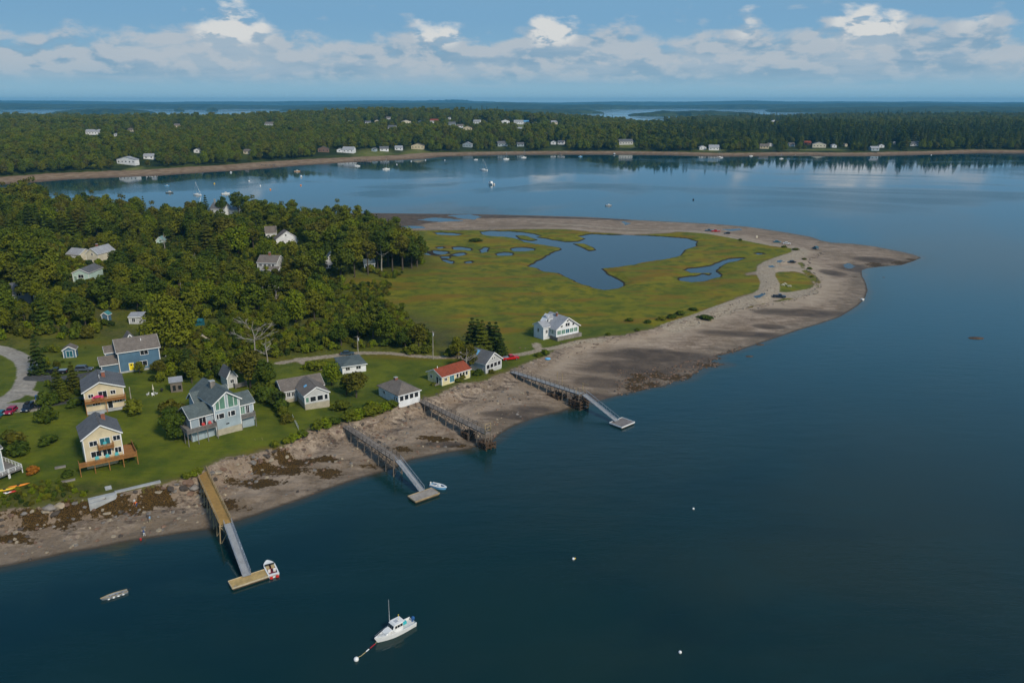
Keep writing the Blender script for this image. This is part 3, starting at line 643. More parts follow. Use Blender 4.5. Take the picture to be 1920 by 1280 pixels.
def umbrella(loc, m, label):
    o = empty('patio_umbrella', loc, 0, label, 'umbrella'); b = MB(); b.tube((0, 0, 0), (0, 0, 1.5), .04); b.build('pole', TRIM, o)
    b = MB(); b.tube((0, 0, 1.2), (0, 0, 1.6), .95, .05, 8); b.build('canopy', m, o); return o
umbrella(on(h, 2.9, -.7, 2.8), PINK, 'small red umbrella on the long balcony of the second yellow house')
chair(on(h, 2.0, -.6, 2.8), h.rotation_euler.z, PINK, 'red chair on the balcony of the second yellow house, left of its glass door', 'red balcony chairs'); chair(on(h, 3.9, -.6, 2.8), h.rotation_euler.z, PINK, 'red chair on the balcony of the second yellow house, in front of its glass door', 'red balcony chairs')
# blue house with yellow door
h, W = house('two_storey_house', 'dark blue two-storey house with bright yellow front door and grey roof', (226, 698), (302, 686), z=10)
v = vol(h, 0, 0, W, 8.2, 0, 6.2, 'gx', 2.6, W_BLU, ROOFB, .45)
f = win(h, v, 'f', 2.5, .2, 1.15, 2.1, DOORY, 'door_frame', bars=0, door='door'); b = MB(); b.box(2.85, 3.3, -.06, -.02, 1.55, 2.0); b.build('door_light', GLASS, f)
win(h, v, 'f', 5.9, 4.3, 2.0, 1.3); win(h, v, 'f', 4.9, .9, 2.4, 1.5); win(h, v, 'r', 3, 4.1, 1, 1.2)
v2 = vol(h, -4.6, .6, 4.55, 6, 0, 2.9, 'gx', 1.5, W_BLU, ROOFB, .45); v3 = vol(h, -2.9, 4.0, 2.85, 4, 0, 5.4, 'gx', 1.3, W_BLU, ROOFB, .3); vol(h, 2.2, 6.5, 4.2, 4, 0, 6.2, 'gy', 3.0, W_BLU, ROOFB, .4)
win(h, v3, 'l', 1.2, 3.3, 1.2, 1.1, GLB); b = MB(); b.box(-4.4, W, -.5, -.06, -.3, .18); b.build('step', CONC, h)
b = MB(); b.box(6.6, 6.8, 2.4, 2.6, 7, 8.6); b.build('vent_pipe', TRIM, h)
C_ = h; clear_box(184, 303, 628, 700, h.location.y)
# blue garden shed
h, W = house('garden_shed', 'small blue garden shed with double doors on the lawn left of the blue house', (120, 671), (143, 669), 'shed')
v = vol(h, 0, 0, W, 3.2, 0, 2.5, 'gy', 1.0, W_BLU, ROOFB, .25); win(h, v, 'f', W/2-.85, .1, 1.7, 2.0, GLB, 'door_frame', door='door'); clear_box(116, 146, 645, 672, h.location.y)
# big grey-blue house
h, W = house('two_storey_house', 'large grey-blue house with tall glazed central gable and lower wings on the lawn', (406, 809), (453, 796), z=7.3)
E_ = h; v = vol(h, 0, 0, W, 13, 0, 7.4, 'gy', 2.3, W_GBL, ROOFT, .55, apex=.5)
for u_, w_ in ((.45, .45), (1.05, 1.25), (3.35, .5), (4.05, 1.05)): win(h, v, 'f', u_, 3.1, w_, 1.25, bars=0)
b = MB(); xm = W/2
for a0, a1 in ((.45, 1.35), (1.5, 2.75), (W-2.75, W-1.5), (W-1.35, W-.45)):
    k = lambda x: 7.25+2.3*(1-abs(x-xm)/xm)-.25; b.add([(a0, -.04, 5.5), (a1, -.04, 5.5), (a1, -.04, k(a1)), (a0, -.04, k(a0)), (a0, .02, 5.5), (a1, .02, 5.5), (a1, .02, k(a1)), (a0, .02, k(a0))], [(0,1,2,3),(4,7,6,5),(0,4,5,1),(1,5,6,2),(2,6,7,3),(3,7,4,0)])
b.build('gable_glazing', GLT, h); b = MB()
for x in (.38, 1.42, 2.9, W-2.9, W-1.42, W-.38): b.box(x-.07, x+.07, -.07, -.003, 5.4, 7.0+2.3*(1-abs(x-xm)/xm))
b.box(.3, W-.3, -.07, -.003, 5.32, 5.45); b.build('glazing_frame', TRIM, h)
b = MB(); b.box(2.6, 3.4, -.05, .0, 1.2, 1.5); b.build('vent', DARKM, h); b = MB(); b.box(-.05, W+.05, -.05, .2, -1.5, .35); b.build('foundation', FOUND, h)
vl = vol(h, -5.6, 1.0, 5.55, 6.5, 0, 4.9, 'gx', 1.9, W_GBL, ROOFT, .45); vr = vol(h, W+.05, 1.2, 3.9, 6.5, 0, 5.0, 'gx', 1.9, W_GBL, ROOFT, .45)
win(h, vl, 'f', 2.1, 2.2, 1.6, 2.1); win(h, vr, 'f', .6, 2.3, 1.0, 1.9, GLT); win(h, vr, 'f', 2.0, 2.2, .8, 2.0); win(h, vl, 'l', 3, 3, 1, 1.2)
deck(h, -7.4, -.05, -1.2, 1.0, 2.0, DECKG, .9, 4); deck(h, -7.4, -5.65, 1.05, 6, 1.996, DECKG, .9, 2, sides='l'); deck(h, W+.1, W+3.95, .0, 1.2, 1.6, DECKG, .95, 2)
vol(h, -1.5, 7.5, 2.0+W, 4.5, 0, 6.0, 'gx', 1.9, W_GBL, ROOFT, .5)
chimney(h, xm-.6, 6.4, 8.6, 10.9, STONE, .6)
for x, t_ in ((-2.9, 'left'), (-1.3, 'right')): chair(on(h, x, -.3, 2.0), h.rotation_euler.z, RED, 'red chair on the grey deck of the large grey-blue house, %s of the pair' % t_, 'red deck chairs')
clear_box(345, 482, 716, 830, h.location.y)
# L-shaped bungalow
h, W = house('bungalow', 'L-shaped pale grey bungalow with skylight and screened porch gable, right of the hedge', (531, 752), (558, 747), z=6.0)
F_ = h; vm = vol(h, 0, 0, 11.5, 7.5, 0, 2.9, 'gx', 2.0, W_SHG, ROOFB, .35); vw = vol(h, W, -7.4, 6.6, 9.5, 0, 3.3, 'gy', 1.9, W_SHG, ROOFB, .35)
win(h, vm, 'f', 1.2, 1.0, .9, 1.2); win(h, vm, 'f', 2.5, 1.0, .75, 1.2); win(h, vm, 'l', 3, 1, 1, 1.2); win(h, vw, 'l', 3.5, 1, .9, 1.2); win(h, vw, 'l', 8.0, 1, .9, 1.2)
for u_, w_, g_ in ((.25, .8, GLT), (1.5, 1.5, GLASS), (3.45, 1.5, GLASS), (5.45, .8, GLASS)): win(h, vw, 'f', u_, 1.25, w_, 1.35, g_, bars=0)
b = MB(); b.box(W-.06, W+6.66, -7.46, 0, -1.7, .75); b.box(-.06, W, -.06, 1, -1.7, .35); b.build('foundation', FOUND, h)
b = MB(); b.add([(W+1.2, -3.6, 4.15), (W+1.2, -2.6, 4.15), (W+2.0, -2.6, 4.62), (W+2.0, -3.6, 4.62), (W+1.15, -3.6, 4.25), (W+1.15, -2.6, 4.25), (W+1.95, -2.6, 4.72), (W+1.95, -3.6, 4.72)], [(0,1,2,3),(7,6,5,4),(0,4,5,1),(1,5,6,2),(2,6,7,3),(3,7,4,0)]); b.build('skylight', LBLUE, h)
b = MB(); b.tube((W-.5, -.5, -.2), (W-.5, -.5, .9), .25); b.build('rain_barrel', CONC, h)
clear_box(515, 622, 700, 768, h.location.y)
# white hipped bungalow behind
h, W = house('bungalow', 'small white bungalow with low dark hipped roof beside the dirt lane', (643, 701), (686, 695), z=5.2)
v = vol(h, 0, 0, W, 9.5, 0, 2.5, 'hip', 1.3, W_WHT, ROOFT, .5); win(h, v, 'f', 1, 1, 1.2, .9); win(h, v, 'f', 4.2, 1, 1.4, .9); win(h, v, 'l', 2.5, 1, 1, .9); win(h, v, 'l', 6, 1, 1, .9); G_ = h; clear_box(617, 688, 666, 703, h.location.y)
# white hip cottage
h, W = house('cottage', 'white cottage with grey hipped roof and four dark front windows beside a pier', (748, 759), (787, 748), z=4.6)
v = vol(h, 0, 0, W, 10.5, 0, 2.9, 'hip', 2.1, W_WHT, ROOFB, .45)
for i in range(4): win(h, v, 'f', .35+i*(W-.4)/4, 1.0, (W-.4)/4-.45, 1.3, bars=0)
for u_ in (8.3, 9.3): win(h, v, 'l', u_, 1.0, .5, 1.0, bars=0)
win(h, v, 'l', 2.5, 1.2, 1, .8); chimney(h, W/2, 6.6, 3.6, 5.5); H_ = h; clear_box(700, 790, 708, 762, h.location.y)
# red roof cottage
h, W = house('cottage', 'pale yellow cottage with rust-red roof and dark teal front door', (829, 722), (881, 706), z=4.4)
v = vol(h, 0, 0, W, 6.8, 0, 2.7, 'gx', 1.5, W_PALE, ROOFR, .4)
win(h, v, 'f', .9, 1.1, 1.0, .8); win(h, v, 'f', 3.0, .15, 1.6, 2.0, PAINTB, 'door_frame', bars=1, door='door')
for i in range(4): win(h, v, 'f', 5.6+i*1.2, 1.0, .8, 1.15, bars=0)
win(h, v, 'l', 1.3, 1.1, .9, .9); win(h, v, 'l', 4.2, .1, .9, 2.0, GLASS, 'door_frame', bars=0, door='door'); win(h, v, 'l', 5.6, 1.1, .8, .9)
b = MB(); b.tube((1.0, 3.3, 4), (1.0, 3.3, 4.9), .12); b.build('vent_pipe', TRIM, h); b = MB(); b.box(-1.5, -.03, 1.4, 2.9, -.5, .1); b.build('step', STONE, h)
I_ = h; clear_box(794, 883, 672, 726, h.location.y)
# white gable cottage
h, W = house('cottage', 'white gabled cottage with row of four dark porch windows left of the red pickup', (911, 699), (940, 688), z=4.3)
v = vol(h, 0, 0, W, 9, 0, 3.1, 'gy', 2.7, W_SHG, ROOFG, .4)
for i in range(4): win(h, v, 'f', .35+i*(W-.4)/4, 1.1, (W-.4)/4-.4, 1.3, bars=0)
for u_ in (W/2-.75, W/2+.25): win(h, v, 'f', u_, 3.6, .4, .7, bars=0)
b = MB(); b.add([(.5, 5, 3.75), (.5, 8, 3.75), (W/2-.6, 8, 5.55), (W/2-.6, 5, 5.55), (.45, 5, 3.87), (.45, 8, 3.87), (W/2-.65, 8, 5.67), (W/2-.65, 5, 5.67)], [(0,1,2,3),(7,6,5,4),(0,4,5,1),(1,5,6,2),(2,6,7,3),(3,7,4,0)]); b.build('roof_panel', LBLUE, h)
win(h, v, 'l', 2, 1, 1, 1); J_ = h; clear_box(893, 945, 650, 702, h.location.y)
# marsh-edge house with dormer
h, W = house('gabled_house', 'white house with side dormer and green-glazed porch alone at the marsh edge', (1043, 637), (1084, 628), z=3.8)
v = vol(h, 0, 0, W, 9.5, .9, 3.1, 'gy', 3.4, W_WHT, ROOFL, .6); K_ = h
b = MB(); b.box(-.15, W+.9, -.9, 9.6, -1.5, .95); b.build('stone_base', STONE, h); b = MB(); b.box(-.15, W+.8, -.85, -.15, .953, 1.0); b.build('terrace', DECKG, h)
for i in range(5): win(h, v, 'f', .4+i*(W-.5)/5, .8, (W-.5)/5-.35, 1.5, GLT if i != 2 else GLB, bars=1)
for i in range(2): win(h, v, 'l', 9.5-1.5-i*1.6-1.2, .8, 1.1, 1.5, GLT)
for u_ in (1.9, W/2-.95, W/2+.05, W-2.9): win(h, v, 'f', u_, 3.35, .85, 1.2 if abs(u_-W/2) < 2 else .75, bars=0)
win(h, v, 'f', W/2-.4, 5.0, .8, .55, bars=0)
vol(h, 1.2, 6.0, 2.8, 3.2, 4.5, 1.8, 'gx', .9, W_WHT, ROOFL, .3); v2 = vol(h, -3.0, 3.6, 3.0, 5.6, .9, 3.4, 'gx', 1.4, W_WHT, ROOFL, .35); win(h, v2, 'l', 2.2, 1.1, .9, 1.3); win(h, v2, 'f', 1.0, 1.0, .8, 1.2)
b = MB(); b.add([(-.35, 6.2, 5.2), (.3, 6.2, 5.2), (.3, 9, 5.2), (-.35, 9, 5.2), (2.0, 6.2, 7.6), (2.0, 9, 7.6)], [(0,4,5,3),(0,1,4),(1,2,5,4),(3,5,2),(0,3,2,1)]); b.build('dormer', W_WHT, h)
chimney(h, W/2-.8, 5.2, 6.5, 8.2, BRICK, .3); clear_box(1012, 1090, 580, 645, h.location.y)
# house at left picture edge
h, W = house('two_storey_house', 'grey-blue house with white-railed porch at the left edge above the kayaks', (-48, 912), (10, 890), z=6.2)
v = vol(h, 0, 0, W, 9, 0, 6.6, 'gx', 2.2, W_GBL, ROOFG, .4); win(h, v, 'f', W-3, 3.3, 2, 1.2); win(h, v, 'f', W-2.7, .8, 1.7, 1.2); deck(h, W, W+2.9, -1.8, 6, .9, DECKG, .95, 2, railm=TRIM, sides='fr', solid=False); deck(h, 0, W-.05, -1.8, 0, .896, DECKG, .95, 3, railm=TRIM, sides='f', solid=False); L_ = h; clear_box(-60, 38, 805, 910, h.location.y)
# weathered sheds and small cabins
def small(name, label, L, R, D, H, roof, rh, wall, rm, wins=(), cat='house', z=None, box=True, **k):
    h, W = house(name, label, L, R, cat, z=z); v = vol(h, 0, 0, W, D, 0, H, roof, rh, wall, rm, .3, **k)
    for w_ in wins: win(h, v, *w_)
    if box:
        x0, y1 = proj(*h.location[:3]); _, y0 = proj(h.location.x, h.location.y, h.location.z+H+rh); clear_box(L[0]-4, R[0]+4, y0-2, y1+2, h.location.y)
    return h, v
small('garden_shed', 'weathered brown shed with flat roof behind the white lawn chairs', (321, 736), (343, 733), 2.6, 2.9, 'shed', .5, W_WTH, ROOFL, [('f', .5, .4, .8, 1.6, GLASS, 'opening', POSTM, 0), ('f', 1.9, .6, .8, 1.2, GLASS, 'opening', POSTM, 0)], 'shed', trim=False)
h, v = small('cabin', 'small white-and-grey cabin half hidden in trees behind the large grey-blue house', (428, 728), (445, 724), 5, 3.4, 'gy', 2.2, W_SHG, ROOFG, [('f', .8, 1.4, 1.0, 1.0, GLASS)], 'cabin'); deck(h, 1.5, 5, -1.5, 0, .4, DECKG, .9, 2)
small('cottage', 'mint-walled cottage with grey roof and porch among trees, left of a dark grove', (138, 528), (168, 528), 12, 3.8, 'gy', 1.6, W_MNT, ROOFG, [('f', 2.4, 1.6, 2.2, 1.4, GLASS), ('f', .6, .4, 1, 2, GLT)])
h, v = small('gabled_house', 'cream gabled house with brick chimney standing on a small lawn among the trees', (164, 496), (186, 497), 12, 5.4, 'gy', 2.6, W_CRM, ROOFL, [('f', 2, 1.4, 1, 1.1, GLASS), ('f', 3.0, 4.6, .8, 1.0, GLASS)]); chimney(h, 2.6, 5, 6.5, 9.2)
small('garage', 'low garage with grey roof left of the cream gabled house', (126, 486), (150, 488), 8, 2.8, 'gx', 2.2, W_CRM, ROOFL, [('f', 3, .2, 3, 2, W_WHT)], 'garage')
h, v = small('two_storey_house', 'grey-roofed house with brick chimney and glazed corner porch facing the dark pines', (484, 512), (520, 513), 9, 5.2, 'gx', 2.6, W_SHG, ROOFB, [('f', 1, 3.4, 1.2, 1.1, GLASS), ('f', 3.2, 3.4, 1.2, 1.1, GLASS), ('f', 5.4, 3.4, 1.2, 1.1, GLASS), ('f', 7.2, 3.4, 1.2, 1.1, GLASS)])
vp = vol(h, 4.2, -4, 7.5, 3.95, 0, 2.7, 'gx', 1.0, W_WHT, ROOFB, .3)
for i in range(4): win(h, vp, 'f', .6+i*1.75, .9, 1.2, 1.4, bars=0)
chimney(h, 4.5, 4.5, 6.8, 9.2)
small('cottage', 'white cottage with teal trim almost buried in bushes below the chimney house', (484, 548), (504, 550), 7, 3, 'gy', 2.0, W_WHT, ROOFL, [('f', 1, 1, 1.4, 1.2, GLB), ('f', 3.4, 1, 1.0, 1.2, GLASS)], box=False)
small('cottage', 'white steep-gabled cottage with tan roof among tree tops in the middle of the wood', (519, 461), (560, 458), 8, 3.6, 'gy', 4.2, W_WHT, ROOFB, [('f', 3, 1.4, 1, 1.2, GLASS), ('f', 6.5, 1.4, 1, 1.2, GLASS), ('f', 5, 5.2, .8, 1.0, GLASS)])
small('cottage', 'small cottage with tan roof left of the steep-gabled white cottage', (499, 447), (519, 446), 8, 3.2, 'gx', 3.4, W_WHT, ROOFB, [('f', 1, 1, 1.2, 1.1, GLASS), ('f', 4, 1, 1.2, 1.1, GLASS)])
h, v = small('two_storey_house', 'white house with chimney and grey roof near the bay beyond the wood', (395, 403), (422, 404), 9, 4.8, 'gx', 3.4, W_WHT, ROOFG, [('f', 1.4, 2.6, 1.2, 1.1, GLASS), ('f', 5.2, 2.6, 1.2, 1.1, GLASS)]); chimney(h, 1.5, 4.5, 6, 11, CONC, .5)
small('garage', 'low pale-roofed building right of the white chimney house near the bay', (431, 403), (448, 403), 8, 3.6, 'gx', 1.8, W_WHT, ROOFL, [('f', 2, 1, 1.2, 1.1, GLASS)])
small('gabled_house', 'shadowed grey house with pale gable among the tall trees behind the marsh', (612, 507), (632, 506), 8, 5, 'gy', 2.8, W_SHG, ROOFT, [('f', 1.4, 1.2, 1.2, 1.4, GLASS), ('f', 4.0, 3.4, 1.2, 1.1, GLASS)], box=False)
small('cabin', 'small teal-grey cabin at the foot of the tall trees beside the marsh', (684, 506), (703, 505), 6, 3, 'gx', 1.8, W_BLU, ROOFT, [('f', 1, 1, 1.2, 1.1, GLB)], box=False)
small('house', 'dark-roofed house with white trim showing through trees at far left', (28, 568), (62, 566), 8, 5, 'gx', 2.4, W_GBL, ROOFG, [('f', 1, 2.6, 1.4, 1.2, GLASS), ('f', 5, 2.6, 1.4, 1.2, GLASS)], box=False)
small('house', 'grey house with white windows at the left edge among dark trees', (-8, 572), (22, 572), 8, 4.4, 'gy', 2.4, W_WHT, ROOFG, [('f', 1, 1.6, 1.4, 1.2, GLASS), ('f', 4.5, 1.6, 1.4, 1.2, GLASS)], box=False)
small('house', 'brown-roofed house glimpsed between trees near the upper left', (12, 488), (38, 488), 8, 4.2, 'gx', 2.6, W_CRM, ROOFB, [('f', 2, 1.6, 1.4, 1.2, GLASS)], box=False)
small('garden_shed', 'small grey shed with pale flat roof in the trees behind the blue house', (243, 607), (268, 606), 4, 2.6, 'shed', .5, W_SHG, ROOFL, [('f', 1, .6, 1, 1.4, GLASS)], 'shed')
small('garden_shed', 'tiny teal-roofed shed in bushes left of the grey shed', (192, 601), (203, 601), 2.4, 2.2, 'gy', .8, W_BLU, M('roof_teal', (.06, .22, .22)), (), 'shed')
small('garden_shed', 'small shed with pale teal roof in the upper wood', (294, 460), (306, 460), 4, 2.8, 'gy', 1.8, W_MNT, M('roof_teal2', (.16, .30, .30)), (), 'shed')
small('garden_shed', 'dark teal covered shed in the hedges right of the big willow', (366, 613), (378, 613), 3, 2.0, 'gx', .6, TARP, TARP, (), 'shed', trim=False)
small('house', 'grey roof showing among trees beside the bay, left of the white chimney house', (262, 428), (288, 427), 8, 3.4, 'gx', 2.6, W_SHG, ROOFB, (), box=False)
small('house', 'grey-roofed house low in the trees at centre of the upper wood', (232, 404), (262, 403), 8, 3.8, 'gx', 2.6, W_GBL, ROOFG, (), box=False)

# far-shore houses
FARH = [(221,258,308,W_WHT,ROOFL,'long low white house above the far beach at left'),(270,287,299,W_WHT,ROOFL,'white-roofed house uphill to the right of the long low white house'),(162,186,253,W_WHT,ROOFL,'pale flat-roofed house high in the left forest'),(214,219,256,W_WHT,ROOFL,'tiny white hut high in the left forest'),(240,250,247,W_CRM,ROOFB,'cream house uppermost in the left forest'),
 (327,338,239,W_YEL,ROOFB,'tan house near the forest skyline at left'),(364,375,287,W_WHT,ROOFG,'small white house in trees above the left far shore'),(457,470,289,W_CRM,ROOFB,'pinkish brown house above the small cove dock'),(497,513,237,W_WHT,ROOFB,'white house with tall tower end on the skyline at left centre'),
 (597,616,286,W_BRN,ROOFB,'dark brown shingle house left of the white twin house'),(632,641,286,W_WHT,ROOFL,'narrow white wing of the waterside mansion'),(643,663,287,W_WHT,ROOFL,'large white waterside mansion above a sloping lawn'),(697,704,284,W_GBL,ROOFG,'small grey-blue house right of the mansion'),(713,728,284,W_WHT,ROOFG,'white cottage with porch, second right of the mansion'),
 (741,754,282,W_WHT,ROOFL,'white cottage with broad white gable, third right of the mansion'),(772,794,280,W_YEL,ROOFB,'tan house with brown roof at the right end of the cottage row'),(651,662,233,W_WHT,ROOFL,'white gabled house on the ridge, leftmost of the ridge group'),(685,695,233,W_WHT,ROOFG,'second white house on the ridge'),(703,710,230,W_CRM,ROOFL,'small cream house on the ridge'),
 (724,731,224,W_WHT,ROOFB,'tiny house near the ridge top'),(728,742,243,W_SHG,ROOFG,'grey house below the ridge group'),(754,770,233,W_CRM,ROOFL,'wide cream house on the ridge'),(785,791,231,W_WHT,ROOFL,'narrow white house on the ridge right of the cream one'),(807,822,231,W_WHT,ROOFR,'white house with orange-red roof on the ridge'),
 (840,844,224,W_WHT,ROOFL,'tiny white house above the orange-roofed one'),(842,854,236,W_GBL,ROOFG,'grey-blue house left of the long hillside house'),(857,868,240,W_WHT,ROOFB,'white house above the long hillside house'),(869,884,245,W_YEL,ROOFB,'long tan hillside house'),(888,900,232,W_WHT,ROOFL,'low white house at the left end of the hill field'),(902,912,232,W_WHT,ROOFG,'second low white house along the hill field'),
 (940,955,232,W_WHT,ROOFG,'white house with several gables at the field edge'),(964,980,233,W_WHT,ROOFL,'bright white house left of the blue-roofed house'),(981,991,232,W_WHT,LBLUE,'white house with bright blue roof on the ridge'),(1000,1010,235,W_WHT,ROOFL,'white gabled house right of the blue-roofed house'),(1034,1045,233,W_CRM,ROOFL,'cream house at the right end of the ridge'),(968,978,245,W_WHT,ROOFL,'white house low on the hill field'),
 (868,884,276,W_GBL,ROOFL,'pale blue-grey gabled house in dark trees on the central far shore'),(934,951,275,W_GBL,ROOFG,'dim grey house in shade on the central far shore'),(970,982,275,W_GBL,ROOFG,'dim grey house in shade right of its twin'),(1033,1042,271,W_WHT,ROOFL,'small white-roofed cabin in the central dark trees'),(1046,1057,271,W_WHT,ROOFG,'white cabin right of the white-roofed cabin'),(1162,1187,272,W_SHG,ROOFG,'wide grey house with lawn at centre right far shore'),
 (1312,1324,281,W_WHT,ROOFL,'white left half of the twin white houses by the far dock'),(1330,1347,282,W_WHT,ROOFL,'white right half of the twin white houses by the far dock'),(1425,1440,279,W_YEL,ROOFB,'tan house with gable right of the far dock'),(1440,1450,275,W_SHG,ROOFB,'brownish grey house at the right far shore'),(1480,1490,275,W_WHT,ROOFB,'small white house with brown roof on the right far shore'),(1508,1520,272,W_BRN,ROOFR,'red-brown house in trees on the right far shore'),
 (1524,1546,277,W_CRM,ROOFL,'large cream house with tall left end on the right far shore'),(1584,1589,275,W_CRM,ROOFB,'narrow cream tower house on the right far shore'),(1634,1648,283,W_GBL,ROOFL,'grey-blue boathouse at the waterline'),(1648,1657,277,W_WHT,ROOFG,'white gabled house above the boathouse'),(1707,1721,274,W_WHT,ROOFG,'white house with grey roof, rightmost on the far shore'),(1675,1680,271,W_WHT,ROOFL,'tiny pale hut left of the rightmost far house'),(1447,1457,230,W_WHT,ROOFL,'tiny white house high on the right forest'),(1560,1568,277,W_WHT,ROOFL,'low white shed behind the right far beach')]
FB = []
for i, (x0, x1, y, wl, rf, lb) in enumerate(FARH):
    c = GF((x0+x1)/2, y); k = c.y/FPX; W = (x1-x0)*k*1.05; H = min(max(W*.33, 4.5), 6.5); rh = min(W*.22, 3.5)
    o = empty('far_house', (c.x-W/2, c.y, c.z-.3), 0, lb, 'house', 'houses along the far shore and ridge')
    o.rotation_euler.z = [-.25, .2, .05, -.1][i % 4]
    D = 8+(i % 3)*2; gy = i % 3 == 0 or W < 9
    b = MB(); b.box(0, W, 0, D, -4, H)
    if gy: b.side([(0, H), (W/2, H+rh), (W, H)], 0, D)
    else: b.add([(0,0,H),(0,D/2,H+rh),(0,D,H),(W,0,H),(W,D/2,H+rh),(W,D,H)], [(0,1,2),(3,5,4),(0,3,4,1),(1,4,5,2),(0,2,5,3)])
    b.build('wall', wl, o); b = MB(); e = .5
    if gy:
        for xe, s_ in ((0, -1), (W, 1)):
            q = rh/(W/2); a0 = (xe+s_*e, -e, H-q*e); b.add([a0, (W/2, -e, H+rh), (W/2, D+e, H+rh), (xe+s_*e, D+e, H-q*e)]+[(a0[0], -e, a0[2]+.3), (W/2, -e, H+rh+.3), (W/2, D+e, H+rh+.3), (a0[0], D+e, a0[2]+.3)], [(0,1,2,3),(4,7,6,5),(0,4,5,1),(1,5,6,2),(2,6,7,3),(3,7,4,0)])
    else:
        for ye, s_ in ((0, -1), (D, 1)):
            q = rh/(D/2); z0 = H-q*e; b.add([(-e, ye+s_*e, z0), (W+e, ye+s_*e, z0), (W+e, D/2, H+rh), (-e, D/2, H+rh), (-e, ye+s_*e, z0+.3), (W+e, ye+s_*e, z0+.3), (W+e, D/2, H+rh+.3), (-e, D/2, H+rh+.3)], [(0,3,2,1),(4,5,6,7),(0,1,5,4),(1,2,6,5),(2,3,7,6),(3,0,4,7)])
    b.build('roof', rf, o)
    n = max(1, int(W/5))
    for j in range(n):
        b = MB(); x = W*(j+.5)/n; b.box(x-.8, x+.8, -.06, .03, H*.45, H*.45+1.6); b.build('window', GLASS, o)
    px0, py0 = proj(c.x-W/2, c.y, c.z+H+rh); FB.append((x0-3, x1+3, py0-1, y+1.0, c.y))
# ---------------------------------------------------------------- trees
def leafmat(name, c1, c2, c3):
    m = begin(name); p = opos(); oi = S.new('ShaderNodeObjectInfo'); rnd = S(oi.outputs['Random'])
    n = noise(p, .45, 3); n2 = noise(p, 2.2, 2)
    c = mix(sm(n*.6+n2*.4, .38, .62), c1, c2); c = mix(sm(rnd+(n-.5)*.5, .45, .95)*.7, c, c3)
    pr = finish(c, .8, None, .12); S.put(pr.inputs['Transmission Weight'], 0.0)
    return m
L_DK = leafmat('foliage_dark', (0.0298, 0.0538, 0.0063), (0.0710, 0.0998, 0.0095), (0.1022, 0.1088, 0.0095))
L_MD = leafmat('foliage_mid', (0.0511, 0.0768, 0.0063), (0.1136, 0.1434, 0.0095), (0.1633, 0.1562, 0.0105))
L_YL = leafmat('foliage_yellow_green', (0.0824, 0.1050, 0.0063), (0.1633, 0.1728, 0.0105), (0.1420, 0.1536, 0.0095))
L_OL = leafmat('foliage_olive', (0.0596, 0.0614, 0.0074), (0.1278, 0.1178, 0.0126), (0.0994, 0.1216, 0.0105))
L_PN = leafmat('foliage_conifer', (0.0176, 0.0366, 0.0069), (0.0510, 0.0732, 0.0104), (0.0784, 0.0765, 0.0081))
L_GN = leafmat('foliage_bright', (0.0784, 0.1165, 0.0046), (0.1666, 0.1997, 0.0081), (0.1274, 0.1498, 0.0069))
L_OR = leafmat('foliage_orange', (.20, .075, .010), (.38, .15, .015), (.30, .10, .01))
BARK = M('bark', (.085, .068, .052), .95, .35, 2, bmp=.4); BARKL = M('bark_pale', (.34, .31, .26), .9, .3, 2, bmp=.3); DEADW = M('dead_wood', (.33, .30, .26), .9, .25, 2)
def quads(C, N, sz, r):
    """leaf-clump faces at centres C facing N"""
    n = len(C); A = np.cross(N, r.normal(size=(n, 3))); A /= np.linalg.norm(A, axis=1)[:, None]+1e-9; B = np.cross(N, A); B /= np.linalg.norm(B, axis=1)[:, None]+1e-9
    s = sz*r.uniform(.55, 1.3, n)[:, None]; a = A*s; b = B*s*r.uniform(.55, 1, n)[:, None]
    V = np.stack([C-a-b*.4, C-a*.2+b, C+a+b*.3, C+a*.3-b], 1).reshape(-1, 3); F = np.arange(4*n).reshape(n, 4); return V, F
def crown_np(seed, R, H, z0, nl, nq, sz, flat=.8, dens_=.3):
    r = np.random.default_rng(seed); lob = []
    for i in range(nl):
        t = r.uniform(0, 1); a = r.uniform(0, 2*math.pi); prof = math.sqrt(max(.05, 1-(2*t-.85)**2*.8))
        rr = R*.62*prof*math.sqrt(r.uniform(.05, 1)); lr = R*r.uniform(.17, .38)
        lob.append((rr*math.cos(a), rr*math.sin(a), z0+lr*.6+(H-z0-lr*1.3)*t, lr))
    lob.append((0, 0, z0+(H-z0)*.5, R*.5)); lob = np.array(lob)
    w_ = lob[:, 3]**2; pick = r.choice(len(lob), nq, p=w_/w_.sum()); D = r.normal(size=(nq, 3)); D[:, 2] = D[:, 2]*.9+.18; D /= np.linalg.norm(D, axis=1)[:, None]
    rad = lob[pick, 3]*np.where(r.uniform(size=nq) < dens_, r.uniform(.45, .9, nq), r.uniform(.88, 1.12, nq))
    C = lob[pick, :3]+D*rad[:, None]*np.array([1, 1, flat])
    dd = ((C[:, None]-lob[None, :, :3])**2).sum(-1)/lob[None, :, 3]**2; ok = dd.min(1) > .18; ok &= C[:, 2] > z0*.8
    C = C[ok]; N = D[ok]+r.normal(size=(ok.sum(), 3))*.55+np.array([0, 0, .25]); N /= np.linalg.norm(N, axis=1)[:, None]
    return quads(C, N, sz, r)
